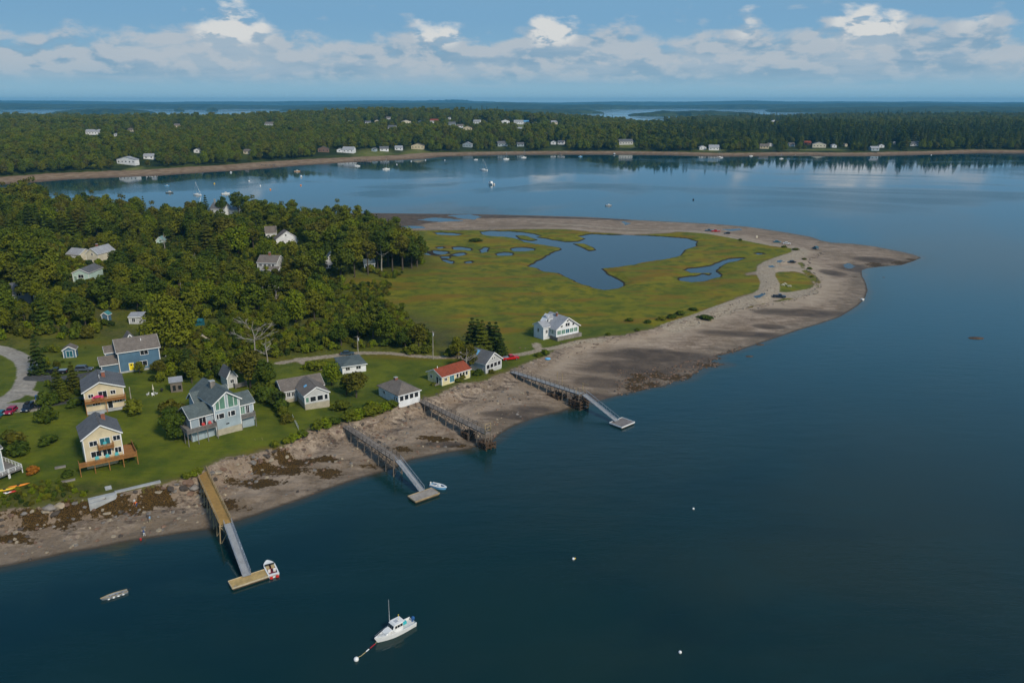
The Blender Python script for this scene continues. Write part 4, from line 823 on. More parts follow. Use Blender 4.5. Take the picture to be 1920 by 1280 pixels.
def conifer_np(seed, R, H, z0, nq, sz, ragged=.25):
    r = np.random.default_rng(seed); t = r.uniform(0, 1, nq)**1.35; tier = np.round(t*9+r.uniform(-.15, .15, nq))/9
    nb = 9; br = r.integers(0, nb, nq); a = br*2*math.pi/nb+tier*17+r.normal(size=nq)*.22
    pr = (1-np.clip(tier, 0, 1))**.85*(1+ragged*np.sin(br*5.1+tier*40)); q = np.sqrt(r.uniform(.03, 1, nq)); rr = R*pr*q+.12
    z = z0+(H-z0)*tier-rr*.28+r.normal(size=nq)*.12
    C = np.stack([rr*np.cos(a), rr*np.sin(a), z], 1); N = np.stack([np.cos(a)*.5, np.sin(a)*.5, np.ones(nq)], 1)+r.normal(size=(nq, 3))*.35
    N /= np.linalg.norm(N, axis=1)[:, None]; return quads(C, N, sz, r)
def trunk_mb(seed, H, r0, z0, R, limbs=5, bare=False):
    r = random.Random(seed); b = MB(); pts = [Vector((0, 0, -.6))]; n = 5
    for i in range(1, n+1): pts.append(Vector((r.uniform(-.03, .03)*H*i/n, r.uniform(-.03, .03)*H*i/n, H*.88*i/n)))
    for i in range(n): b.tube(pts[i], pts[i+1], r0*(1-i/n*.85), r0*(1-(i+1)/n*.85), 7, i in (0, n-1))
    for i in range(limbs):
        t = r.uniform(z0/H, .8); k = min(int(t*n), n-1); s = pts[k].lerp(pts[k+1], t*n-k); a = i*2.4+r.uniform(-.4, .4); L = R*r.uniform(.5, .9)*(1-.4*t)
        e = s+Vector((math.cos(a)*L, math.sin(a)*L, L*r.uniform(.35, .8))); m_ = s.lerp(e, .5)+Vector((0, 0, -.12*L)); rb = r0*(1-t)*.55+.03
        b.tube(s, m_, rb, rb*.7, 5, False); b.tube(m_, e, rb*.7, rb*.25, 5, False)
        if bare:
            for j in range(7):
                q = r.uniform(.25, 1); s2 = m_.lerp(e, q) if q > .5 else s.lerp(m_, q*2); a2 = a+r.uniform(-1.1, 1.1); L2 = L*r.uniform(.2, .5)
                e2 = s2+Vector((math.cos(a2)*L2, math.sin(a2)*L2, L2*r.uniform(.1, .9))); b.tube(s2, e2, rb*.4+.02, .02, 4, False)
                for kx in range(3):
                    s3 = s2.lerp(e2, r.uniform(.3, .9)); a3 = a2+r.uniform(-1.2, 1.2); L3 = L2*.45; b.tube(s3, s3+Vector((math.cos(a3)*L3, math.sin(a3)*L3, L3*r.uniform(0, .8))), .03, .012, 3, False)
    return b
PROTO = {}
def proto(key, kind, seed, R, H, z0, mat, bark=BARK, nl=24, nq=2500, sz=.335, tr=.28, flat=.8):
    if kind == 'con': V, F = conifer_np(seed, R, H, z0, nq, sz)
    else: V, F = crown_np(seed, R, H, z0, nl, nq, sz, flat)
    cm = np_mesh('crown', V, F, [mat]); tm = trunk_mb(seed, H, tr, z0, R, 0 if kind == 'con' else 6)
    t = bpy.data.meshes.new('trunk'); t.from_pydata(tm.v, [], tm.f); t.materials.append(bark); PROTO[key] = (cm, t, R, H, {'con': 'spruce_tree', 'dec': 'leafy_tree'}[kind])
for i, (mt, nm) in enumerate([(L_DK, 'dk'), (L_MD, 'md'), (L_MD, 'md'), (L_YL, 'yl'), (L_OL, 'ol'), (L_GN, 'gn'), (L_DK, 'dk')]):
    proto('dec%d' % i, 'dec', 20+i, 4.6+.5*(i % 3), 11+1.2*(i % 4), 3.0, mt)
proto('tall0', 'dec', 41, 4.2, 17, 7.5, L_DK, BARKL, 14, 1500); proto('tall1', 'dec', 42, 4.6, 16, 5.5, L_MD, BARK, 14, 1600); proto('tall2', 'dec', 43, 4.4, 16, 5, L_OL, BARK, 12, 1300)
proto('con0', 'con', 51, 3.1, 14, 1.2, L_PN, nq=1500, sz=.42); proto('con1', 'con', 52, 2.6, 12, 1.0, L_PN, nq=1300, sz=.40); proto('con2', 'con', 53, 3.4, 16, 2.5, L_DK, nq=1500, sz=.45)
proto('wil', 'dec', 61, 7.2, 12.5, .8, L_YL, nl=44, nq=8000, sz=.30, flat=.9); proto('rnd', 'dec', 62, 3.4, 7.0, .4, L_DK, nl=20, nq=3000, sz=.28)
for i, mt in enumerate([L_DK, L_MD, L_GN, L_OL, L_YL, L_PN]):
    V, F = crown_np(70+i, 1.7, 2.3, .05, 12, 750, .22, .8); PROTO['sh%d' % i] = (np_mesh('shrub', V, F, [mt]), None, 1.8, 2.2, 'shrub')
V, F = crown_np(80, 1.2, 1.3, .05, 9, 500, .2, .7); PROTO['shor'] = (np_mesh('shrub', V, F, [L_OR]), None, 1.2, 1.3, 'shrub')
LANDM = [(A, 'the nearest yellow house'), (B_, 'the long-balcony yellow house'), (C_, 'the dark blue house'), (E_, 'the large grey-blue house'), (F_, 'the L-shaped bungalow'), (G_, 'the low white bungalow'), (H_, 'the white hipped cottage'), (I_, 'the red-roofed cottage'), (J_, 'the white gabled cottage'), (K_, 'the marsh-edge house')]
for o in SC.objects:
    if o.type == 'EMPTY' and o.parent is None and o.get('category') in ('house', 'cottage', 'garage', 'shed', 'cabin') and o.location.y < 700:
        for k, v_ in (('mint-walled', 'the mint cottage'), ('cream gabled', 'the cream gabled house'), ('facing the dark pines', 'the chimney house'), ('steep-gabled cottage with', 'the steep-gabled cottage'), ('near the bay beyond', 'the white chimney house by the bay'), ('upper wood', 'the pale teal shed'), ('far left', 'the leftmost dark-roofed house')):
            if k in o['label']: LANDM.append((o, v_))
TONE = {'foliage_dark': 'dark green', 'foliage_mid': 'mid green', 'foliage_yellow_green': 'yellow-green', 'foliage_olive': 'olive green', 'foliage_conifer': 'blackish green', 'foliage_bright': 'bright green', 'foliage_orange': 'orange'}
def where(x, y):
    px, py = proj(x, y, 8); best = min(LANDM, key=lambda l: (l[0].location.x-x)**2+(l[0].location.y-y)**2)
    lx, ly = best[0].location.x, best[0].location.y; ex, ey = x-lx-3, y-ly-4; D = math.hypot(ex, ey)
    h_ = 'left of' if ex < 0 else 'right of'; v_ = 'behind' if ey > 0 else 'before'; q_ = min(abs(ex), abs(ey))/(max(abs(ex), abs(ey))+.01)
    s = v_+' and '+h_ if q_ > .42 else h_ if abs(ex) > abs(ey) else v_ if ey > 0 else 'in front of'
    return ('just ' if D < 16 else 'far ' if D > 95 else 'well ' if D > 50 else '')+s+' '+best[1]
def size(h): return 'very tall' if h > 16 else 'tall' if h > 12.5 else 'medium' if h > 8 else 'small'
used_l = {}
def plant(key, x, y, H, label=None, group=None, wide=1.0, z=None, cat=None, rz=None):
    cm, tm, R0, H0, nm = PROTO[key]; z = gz(x, y) if z is None else z; s = H/H0
    mn = cm.materials[0].name; word = {'spruce_tree': 'spruce', 'leafy_tree': 'leafy tree', 'shrub': 'rounded shrub'}[nm]
    if key.startswith('tall'): word = 'bare-stemmed tree'
    if not label: label = '%s %s %s %s' % (size(H), TONE[mn], word, where(x, y)) if nm != 'shrub' else '%s %s %s' % (TONE[mn], word, where(x, y))
    label = label.replace('very tall', 'towering')
    if label in used_l and key != 'shor':
        ad = 'broad' if wide >= 1.15 else 'slender'
        label = label if ad+' '+label in used_l else ad+' '+label
        if label in used_l:
            l3 = ('round-topped ' if int(x) % 2 else 'ragged ')+label; label = label if l3 in used_l else l3
    if len(label.replace('-', ' ').split()) > 15: label = label.replace('leafy ', '').replace('towering', 'tall')
    used_l[label] = 1; rz = random.uniform(0, 6.28) if rz is None else rz
    cat = cat or ('shrub' if nm == 'shrub' else 'tree'); group = group or ('shrubs of the gardens and hedges' if nm == 'shrub' else 'trees of the near wood and gardens')
    if tm is None:
        o = bpy.data.objects.new(nm, cm); link(o); o.location = (x, y, z-.05)
    else:
        o = bpy.data.objects.new(nm, None); link(o); o.location = (x, y, z)
        link(bpy.data.objects.new('crown', cm), o); link(bpy.data.objects.new('trunk', tm), o)
    o.rotation_euler = (0, 0, rz); o.scale = (s*wide, s*wide, s); return tag(o, label, cat, group)
def plantpx(key, px, py, hpx, **k):
    c = G(px, py); d = math.hypot(c.y, CH-c.z); return plant(key, c.x, c.y, hpx*d/FPX/math.cos(math.atan2(CH-c.z, c.y)), z=c.z, **k)
NT = []  # planted discs
def spec(key, px, py, hpx, label=None, wide=1.0, **k):
    o = plantpx(key, px, py, hpx, label=label, wide=wide, **k); NT.append((o.location.x, o.location.y, PROTO[key][2]*o.scale[0])); return o
spec('wil', 320, 650, 92, 'big round yellow-green willow standing behind the blue house', 1.1)
spec('rnd', 329, 822, 58, 'round dark green tree on the lawn just left of the large grey-blue house', 1.0)
spec('dec3', 505, 722, 40, 'dark green garden tree at the top of the hedge behind the L-shaped bungalow')
for a in [('dec4', 470, 728, 70, 1.15), ('dec0', 497, 735, 62, 1.1), ('dec1', 455, 700, 45, 1.1), ('dec4', 360, 718, 46, 1.1), ('dec1', 395, 700, 48, 1.1), ('con1', 352, 700, 50, 1.2), ('dec2', 325, 690, 40, 1.1),
          ('con1', 75, 700, 70, 1.1), ('con0', 112, 742, 55, 1.15), ('con1', 140, 733, 52, 1.2), ('dec1', 262, 700, 22, 1.3), ('dec4', 300, 705, 30, 1.4), ('con2', 120, 750, 44, 1.3),
          ('dec5', 622, 722, 44, 1.35), ('dec4', 668, 745, 48, 1.4), ('dec0', 650, 740, 36, 1.3), ('con0', 886, 658, 60, 1.7), ('con0', 930, 662, 56, 1.7), ('con2', 905, 664, 62, 1.6), ('con1', 918, 656, 50, 1.8), ('con2', 896, 650, 50, 1.7), ('con0', 940, 668, 34, 1.8), ('dec4', 880, 695, 50, .95), ('dec1', 858, 672, 40, 1.1),
          ('dec0', 700, 640, 74, 1.1), ('dec1', 725, 648, 62, 1.1), ('dec2', 672, 640, 56, 1.1), ('dec5', 555, 610, 66, 1.1), ('dec1', 590, 600, 56, 1.1), ('dec2', 530, 625, 44, 1.2), ('dec4', 785, 655, 48, 1.2), ('dec0', 760, 655, 40, 1.3), ('dec0', 640, 648, 42, 1.3),
          ('tall0', 716, 512, 78, 1.1), ('tall1', 736, 508, 84, 1.1), ('tall2', 755, 506, 80, 1.3), ('dec6', 772, 503, 60, 1.3), ('dec0', 728, 500, 66, 1.2), ('dec6', 708, 503, 62, 1.2), ('dec0', 782, 500, 50, 1.1), ('tall2', 690, 515, 80, 1.1), ('tall1', 665, 520, 74, 1.1), ('dec0', 640, 524, 70, 1.1),
          ('tall2', 575, 545, 84, 1), ('tall1', 600, 540, 80, 1), ('dec3', 650, 450, 55, 1.1), ('dec2', 680, 448, 46, 1.2), ('con2', 636, 440, 44, 1.2), ('dec1', 700, 445, 38, 1.2), ('tall2', 118, 425, 55, 1),
          ('con1', 388, 404, 36, 1.2), ('dec0', 420, 403, 34, 1.0), ('dec6', 448, 404, 44, 1.3), ('dec3', 470, 420, 42, 1.2), ('con1', 505, 412, 28, 1.3), ('dec0', 528, 418, 36, 1.0), ('dec0', 250, 400, 28, 1.1), ('dec6', 222, 402, 28, 1.0), ('dec0', 163, 395, 34, 1.2)]:
    spec(a[0], a[1], a[2], a[3], None, a[4])
# bare dead tree
def dead(px, py, hpx, label, seed, R=.55):
    c = G(px, py); H = hpx*c.y/FPX/.88; b = trunk_mb(seed, H, .26, H*.35, H*R, 9, True)
    o = b.build('dead_tree', DEADW); o.location = c; tag(o, label, 'tree'); return o
dead(479, 668, 72, 'bare dead pale tree with spreading white branches in the thicket', 5, .75); dead(875, 700, 52, 'bare leaning grey tree left of the white gabled cottage', 8, .5)
for i, (x_, y_, h_, l_) in enumerate([(120, 430, 42, 'tall pale bare trunk standing among the trees at upper left'), (226, 640-215, 30, 'thin pale snag in the upper wood above the willow'), (310, 470, 34, 'pale dead trunk right of the pale teal shed'), (368, 505, 32, 'thin pale dead trunk in the middle of the wood'), (430, 470, 36, 'pale branched snag left of the chimney house'), (455, 448, 30, 'pale snag below the white chimney house by the bay'), (572, 500, 36, 'pale dead trunk right of the chimney house'), (590, 460, 30, 'pale snag right of the steep-gabled cottage'), (345, 560, 26, 'thin pale stem above the round willow'), (520, 570, 26, 'thin pale stem in the trees below the chimney house')]): dead(x_, y_, h_, l_, 30+i, .22)
dead(503, 690, 62, 'thin bare grey tree beside the olive hedge trees', 12, .3)
# the wood: blocks of trees, thinned where houses stand in view
WOOD = poly([(-330,630,12),(0,634,12),(100,634,11),(165,625,11),(215,600,11),(260,594,10),(310,600,10),(400,598,8.5),(470,590,8),(560,580,6),(620,560,5),(655,530,5),(700,512,3.5),(760,507,2.8),(795,500,2.4),(790,478,2.3),(740,455,2.5),(700,436,2.5),(640,420,3),(560,413,4),(490,408,5),(440,408,5),(400,411,5),(250,412,5),(150,400,6),(0,394,6),(-330,380,6)])
THICK = poly([(400,655,8),(470,660,7),(520,672,6),(600,662,5),(700,655,4.6),(810,652,4),(815,640,3.8),(760,600,3),(730,570,3),(680,545,3.5),(620,560,5),(560,580,6),(470,590,8),(400,598,8.5),(340,610,9),(300,640,9),(330,655,9)])
def scat(pl, sp_, seed, hf):
    r = np.random.default_rng(seed); x0, y0 = pl.min(0); x1, y1 = pl.max(0)
    gx, gy_ = np.meshgrid(np.arange(x0, x1, sp_), np.arange(y0, y1, sp_*.9)); X = gx.ravel()+r.uniform(-.42, .42, gx.size)*sp_; Y = gy_.ravel()+r.uniform(-.42, .42, gx.size)*sp_
    k = dist(pl, X, Y) > 0; X, Y = X[k], Y[k]; return X, Y, hf(X, Y), r
def boxfree(X, Y, Z, Hh, R, boxes):
    x0, y1 = proj(X, Y, Z); x1, y0 = proj(X, Y, Z+Hh); rp = R*FPX/np.hypot(Y, CH-Z); ok = np.ones(X.shape, bool)
    for bx0, bx1, by0, by1, D in boxes:
        hit = (x0+rp*.75 > bx0) & (x0-rp*.75 < bx1) & (y0 < by1-(by1-by0)*.12) & (y1 > by0) & (Y < D+3) ; ok &= ~hit
    return ok
HP = np.array([(o.location.x, o.location.y, 0) for o in SC.objects if o.type == 'EMPTY' and o.parent is None and o.get('category') in ('house', 'cottage', 'garage', 'shed', 'cabin', 'bungalow')])
def free(X, Y, R):
    ok = np.ones(X.shape, bool)
    for x, y, _ in HP: ok &= (X-x-3)**2+(Y-y-5)**2 > (R*.5+7.5)**2
    for x, y, r_ in NT: ok &= (X-x)**2+(Y-y)**2 > (r_*.65+R*.55)**2
    ok &= lines(ROADS[:1], X, Y) < -R*.5-.5; ok &= lines(GRAV+ASPH[:2], X, Y) < -R*.6-1
    return ok
def stuff_scatter(name, label, cat, protos, X, Y, Zs, Sc, seed):
    r = np.random.default_rng(seed); me = bpy.data.meshes.new(name); n = len(X); me.vertices.add(n); me.vertices.foreach_set('co', np.stack([X, Y, Zs], 1).astype('f').ravel()); me.update()
    set_attr(me, 'sc', Sc); set_attr(me, 'rz', r.uniform(0, 6.28, n)); o = link(bpy.data.objects.new(name, me)); tag(o, label, cat, kind='stuff')
    ng = bpy.data.node_groups.new(name, 'GeometryNodeTree'); ng.interface.new_socket('Geometry', in_out='INPUT', socket_type='NodeSocketGeometry'); ng.interface.new_socket('Geometry', in_out='OUTPUT', socket_type='NodeSocketGeometry')
    N = ng.nodes; L = ng.links; gi = N.new('NodeGroupInput'); go = N.new('NodeGroupOutput'); ip = N.new('GeometryNodeInstanceOnPoints'); jn = N.new('GeometryNodeJoinGeometry')
    for ob in protos:
        oi = N.new('GeometryNodeObjectInfo'); oi.transform_space = 'ORIGINAL'; oi.inputs['Object'].default_value = ob; oi.inputs['As Instance'].default_value = False
        gt = N.new('GeometryNodeGeometryToInstance'); L.new(oi.outputs['Geometry'], gt.inputs[0]); L.new(gt.outputs[0], jn.inputs[0])
    L.new(gi.outputs[0], ip.inputs['Points']); L.new(jn.outputs[0], ip.inputs['Instance']); ip.inputs['Pick Instance'].default_value = True
    def named(nm_):
        a = N.new('GeometryNodeInputNamedAttribute'); a.data_type = 'FLOAT'; a.inputs['Name'].default_value = nm_; return a.outputs[0]
    cx = N.new('ShaderNodeCombineXYZ'); L.new(named('rz'), cx.inputs[2]); er = N.new('FunctionNodeEulerToRotation'); L.new(cx.outputs[0], er.inputs[0]); L.new(er.outputs[0], ip.inputs['Rotation'])
    L.new(named('sc'), ip.inputs['Scale']); L.new(ip.outputs[0], go.inputs[0]); md = o.modifiers.new('scatter', 'NODES'); md.node_group = ng; return o
CR = {}
for o in SC.objects:
    if o.parent and o.name.startswith('crown') and o.data.name not in CR: CR[o.data.name] = o
def cr(key): return CR.get(PROTO[key][0].name)
for k in ('dec0', 'dec1', 'dec2', 'dec3', 'dec4', 'dec5', 'dec6', 'con0', 'con1', 'con2', 'tall0', 'tall1', 'tall2'):
    if cr(k) is None: print('missing crown', k)
X, Y, Zs, r = scat(WOOD, 8.8, 5, hnear); n = len(X)
Hh = r.uniform(9, 17.5, n)*(1-.25*(vnoise(X, Y, 60, 21) > .6)); Hh = np.where(Y > 480, np.minimum(Hh, 13), Hh); Hh = np.where((X < -330) & (Y > 420), Hh*1.35, Hh)
keys = np.array(['dec0', 'dec1', 'dec2', 'dec3', 'dec4', 'dec5', 'dec6', 'con0', 'con2', 'tall0', 'tall1', 'tall2', 'con1'])
pr_ = np.array([.19, .17, .17, .02, .06, .05, .19, .05, .05, .05, .06, .03, .01]); ki = r.choice(len(keys), n, p=pr_/pr_.sum()); zn = vnoise(X, Y, 45, 33)
ki = np.where((zn > .68) & (r.uniform(size=n) < .6), 7, ki); ki = np.where((zn < .2) & (r.uniform(size=n) < .3), 3, ki)
ok = free(X, Y, 4.5) & boxfree(X, Y, Zs, Hh, 4.5, BOX) & (vnoise(X, Y, 38, 71) > .25)
near_b = free(X, Y, 1.5)
pxx, _ = proj(X, Y, Zs); vis = (pxx > -60) & (pxx < 1980)
ok2 = ok & vis; X1, Y1, Z1, H1, K1 = X[ok2], Y[ok2], Zs[ok2], Hh[ok2], ki[ok2]
# low thicket trees and bushes
Xt, Yt, Zt, rt = scat(THICK, 5.2, 9, hnear); Ht = rt.uniform(2.2, 5.2, len(Xt)); kt = rt.choice(len(keys), len(Xt), p=pr_/pr_.sum()); kt = np.where(kt > 8, 4, kt)
okt = (vnoise(Xt, Yt, 22, 61) > .50) & free(Xt, Yt, 2.5) & boxfree(Xt, Yt, Zt, Ht, 2.5, BOX)
X1, Y1, Z1, H1, K1 = [np.concatenate(q) for q in ((X1, Xt[okt]), (Y1, Yt[okt]), (Z1, Zt[okt]), (H1, Ht[okt]), (K1, kt[okt]))]
sizepx = H1/np.hypot(Y1, 80); order = np.argsort(-sizepx); ind = order[:225]; rest = order[225:]
for i in ind: plant(keys[K1[i]], X1[i], Y1[i], H1[i], z=Z1[i], wide=random.uniform(1.1, 1.55))
DECP = [cr(k) for k in ('dec0', 'dec1', 'dec2', 'dec3', 'dec4', 'dec5', 'dec6', 'tall1', 'tall2')]; CONP = [cr(k) for k in ('con0', 'con1', 'con2', 'dec0')]
isc = np.isin(K1[rest], [7, 8, 12]); rd = rest[~isc]; rc = rest[isc]
stuff_scatter('woodland', 'mixed leafy woodland filling the near peninsula behind the houses', 'woodland', DECP, X1[rd], Y1[rd], Z1[rd], H1[rd]/11.2, 1)
stuff_scatter('conifer_woodland', 'dark conifers scattered through the near woodland', 'woodland', CONP, X1[rc], Y1[rc], Z1[rc], H1[rc]/14, 2)
# understorey in the wood, thicket, bank and marsh fringe
us = [o for o in [None]]
SHO = {}
def shrub(key, px, py, H, label=None, **k):
    c = G(px, py, 400); o = plant(key, c.x, c.y, H, label=label, z=c.z, **k); SHO.setdefault(key, o); return o
for lst in [
  [('sh0', 90, 832, 2.6, 1.6), ('sh0', 38, 850, 3.4, 1.5), ('sh3', 28, 838, 3.6, 1.4), ('shor', 64, 886, 1.5, 1.6), ('sh0', 128, 893, 1.8, 1.4), ('sh0', 235, 865, 2.0, 1.5), ('sh0', 248, 845, 2.3, 1.2), ('sh0', 85, 760, 4.6, .9), ('sh0', 88, 792, 5.0, .9), ('sh0', 100, 757, 3.6, 1.2), ('sh0', 140, 762, 2.6, 1.5), ('sh1', 252, 775, 3.8, 1.2), ('sh3', 322, 780, 4.4, 1.2), ('sh0', 18, 820, 2.2, 1.4), ('sh5', 0, 855, 3.4, 1.3)],
  [('sh0', 512, 752, 4.4, 1.1), ('sh5', 520, 765, 4.6, 1.1), ('sh0', 528, 772, 4.0, 1.1), ('sh3', 531, 783, 3.2, 1.1), ('sh3', 538, 794, 2.6, 1.1), ('sh0', 505, 745, 4.8, 1.2), ('sh0', 497, 752, 4.6, 1.1), ('sh0', 488, 742, 4.4, 1.2)],
  [('sh1', 655, 787, 2.6, 1.7), ('sh2', 672, 783, 2.6, 1.7), ('sh1', 690, 779, 2.4, 1.7), ('sh1', 706, 775, 2.4, 1.5), ('sh2', 720, 770, 2.4, 1.6), ('sh1', 735, 764, 2.0, 1.6), ('sh0', 662, 776, 2.4, 1.7), ('sh2', 697, 766, 2.4, 1.6), ('sh0', 640, 768, 3.2, 1.5), ('sh1', 598, 803, 2.2, 1.7), ('sh2', 612, 799, 2.4, 1.5), ('sh0', 625, 795, 2.2, 1.5), ('sh2', 550, 826, 1.9, 1.6), ('sh1', 566, 820, 1.9, 1.5), ('sh4', 537, 832, 1.6, 1.4), ('sh4', 516, 838, 1.6, 1.4), ('sh4', 372, 888, 1.5, 1.6), ('sh4', 350, 897, 1.4, 1.5), ('sh2', 361, 893, 1.4, 1.5)],
  [('sh4', 592, 693, 2.6, 2.2), ('sh4', 606, 690, 2.4, 1.8), ('sh2', 580, 690, 2.2, 1.8), ('sh0', 725, 648, 3.4, 1.4), ('sh0', 800, 660, 3.0, 1.5), ('sh3', 775, 662, 3.0, 1.6), ('sh0', 845, 668, 3.4, 1.3), ('sh0', 890, 668, 3.6, 1.2), ('sh3', 866, 712, 1.8, 1.6), ('sh3', 857, 716, 1.3, 1.8), ('sh3', 922, 700, 1.4, 1.3), ('sh0', 898, 703, 2.2, 1.3), ('sh1', 908, 672, 2.6, 1.5), ('sh0', 940, 668, 2.4, 1.5), ('sh3', 813, 722, 1.0, 1.5), ('sh1', 1022, 664, 1.6, 1.8), ('sh1', 1010, 668, 1.4, 1.8)],
  [('sh0', 1322, 598, 1.9, 3.0), ('sh0', 1078, 612, 2.2, 1.4), ('sh1', 1240, 600, 1.4, 2.4), ('sh0', 1260, 596, 1.7, 2.4), ('sh1', 1275, 590, 1.6, 2.2), ('sh0', 1300, 582, 1.5, 2.4), ('sh1', 1180, 602, 1.2, 2.4), ('sh0', 1215, 605, 1.3, 2.4), ('sh1', 1140, 628, 1.0, 1.8), ('sh1', 1195, 620, 1.0, 2), ('sh0', 1388, 451, 1.4, 1.8), ('sh0', 1492, 469, 1.5, 2.4), ('sh1', 1470, 464, 1.2, 2.4), ('sh0', 892, 453, 2.4, 3.0), ('sh0', 1508, 487, 1.2, 2), ('sh1', 1518, 505, 1.2, 2), ('sh1', 1522, 520, 1.0, 2)]]:
    for k, x, y, hh, wd in lst:
        shrub(k, x, y, hh, wide=wd, label='orange-leaved shrub right of the edge house above the kayaks' if k == 'shor' else None)
us = [SHO[k] for k in ('sh0', 'sh1', 'sh2', 'sh3', 'sh4', 'sh5') if k in SHO]
def low(pl, sp_, seed, s0, s1, name, label, cat, extra=None, pad=1.5):
    X, Y, Zs, r = scat(pl, sp_, seed, hnear); ok = free(X, Y, pad); sc = r.uniform(s0, s1, len(X)); ok &= boxfree(X, Y, Zs, sc*2.2, sc*1.4, BOX)
    if extra is not None: ok &= extra(X, Y, r)
    return stuff_scatter(name, label, cat, us, X[ok], Y[ok], Zs[ok]-.1, sc[ok], seed)
low(WOOD, 4.2, 31, .8, 2.0, 'understorey', 'undergrowth of bushes below the near woodland', 'undergrowth')
low(THICK, 2.6, 32, .5, 1.5, 'thicket', 'dense green bushes between the lane and the marsh', 'undergrowth')
low(poly([(-200,1000,5),(0,958,4.6),(100,944,4.6),(165,938,4.6),(165,925,4.8),(100,905,5),(0,905,5.5),(-200,930,6)]), 1.5, 33, .25, .6, 'bank_growth', 'tall rough grass and brambles along the top of the left bank', 'undergrowth')
low(poly([(66,712,10.4),(150,706,10),(170,712,9.8),(155,752,9),(80,752,9.6),(95,735,10)]), 2.4, 37, .6, 1.6, 'drive_growth', 'bushes between the asphalt drives and the long-balcony yellow house', 'undergrowth', lambda X, Y, r: vnoise(X, Y, 9, 3) > .35)
low(poly([(60,655,11),(200,640,10),(340,655,9),(470,668,7),(440,700,7),(310,690,9),(180,650,10),(100,690,10.5),(62,690,11)]), 2.6, 34, .25, 1.1, 'garden_growth', 'scrubby bushes in the gardens around the blue house', 'undergrowth', lambda X, Y, r: vnoise(X, Y, 14, 3) > .45)
low(poly([(640,545,3.5),(740,560,3),(860,560,2.5),(880,500,1.8),(800,500,2),(700,515,3)]), 2.6, 35, .35, 1.1, 'marsh_fringe', 'loose green bushes along the marsh fringe below the tall trees', 'undergrowth', lambda X, Y, r: (vnoise(X, Y, 18, 3) > .45) & (X < -72+vnoise(X, Y, 22, 5)*26))
low(poly([(245,700,9.8),(305,692,9.5),(330,668,9),(440,668,7.5),(490,690,6.5),(512,728,6),(480,742,6),(452,722,6.8),(420,716,7.2),(385,722,8),(345,740,8),(312,722,8.8),(280,712,9.2)]), 2.5, 36, .5, 1.7, 'hedge_growth', 'mixed hedge bushes behind the large grey-blue house', 'undergrowth')
# far forest
FW = np.vstack([FAR[:33], FAR[33:]]); xs = []; r = np.random.default_rng(77)
for y0, y1, sp_ in ((780, 1500, 9.5), (1500, 2300, 12), (2300, 4300, 16)):
    gx, gy_ = np.meshgrid(np.arange(-3000, 3200, sp_), np.arange(y0, y1, sp_)); X = gx.ravel()+r.uniform(-.45, .45, gx.size)*sp_; Y = gy_.ravel()+r.uniform(-.45, .45, gx.size)*sp_
    k = np.abs(X) < Y*.68+50; X, Y = X[k], Y[k]; xs.append((X, Y, np.full(X.shape, sp_)))
X, Y, Q = [np.concatenate(a) for a in zip(*xs)]
fd_ = dist(FAR, X, Y); wide = 38+22*smth(-X, -100, 300)
Zs = hfar(X, Y); n = len(X); Hh = r.uniform(9, 18, n)*np.where(Q > 10, 1.12, 1)*(.8+.4*vnoise(X, Y, 90, 2))
ok = (fd_ > wide+10)
for x, y, rx, ry in FIELDS:
    c = GF(x, y); k = c.y/FPX; ok &= np.exp(-(((X-c.x)/(rx*k))**2+((Y-c.y)/(ry*c.y**2/(CH*FPX)))**2)**2) < .4
ok &= boxfree(X, Y, Zs, Hh, 5.0, FB); FHP = [(o.location.x, o.location.y) for o in SC.objects if o.name.startswith('far_house')]
for x, y in FHP: ok &= (X-x-5)**2+(Y-y-5)**2 > 13**2
X, Y, Zs, Hh, Q = X[ok], Y[ok], Zs[ok], Hh[ok], Q[ok]
# shelves that fall out of sight behind nearer crowns are left out
con = (vnoise(X, Y, 170, 41)*.82+.7*smth(X, 50, 500)*smth(Y, 1150, 1500)*smth(Y, 2300, 1800)+.3*smth(Y, 2300, 3000)+r.uniform(-.25, .25, len(X))) > 1.03  # conifers massed at centre right, their dark tone also standing in for cloud shadow
print('far trees', len(X), con.sum())
stuff_scatter('far_forest', 'leafy forest covering the far shore', 'forest', [cr(k) for k in ('dec1', 'dec2', 'dec3', 'dec4', 'dec5', 'dec5', 'dec1', 'dec4', 'tall1')], X[~con], Y[~con], Zs[~con]-.5, Hh[~con]/13*np.where(Q[~con] > 10, 1.3, 1.12), 3)
stuff_scatter('far_conifer_forest', 'darker conifer forest on the central and right far shore, also standing in for cloud shadow', 'forest', CONP, X[con], Y[con], Zs[con]-.5, Hh[con]/13*np.where(Q[con] > 10, 1.6, 1.4), 4)
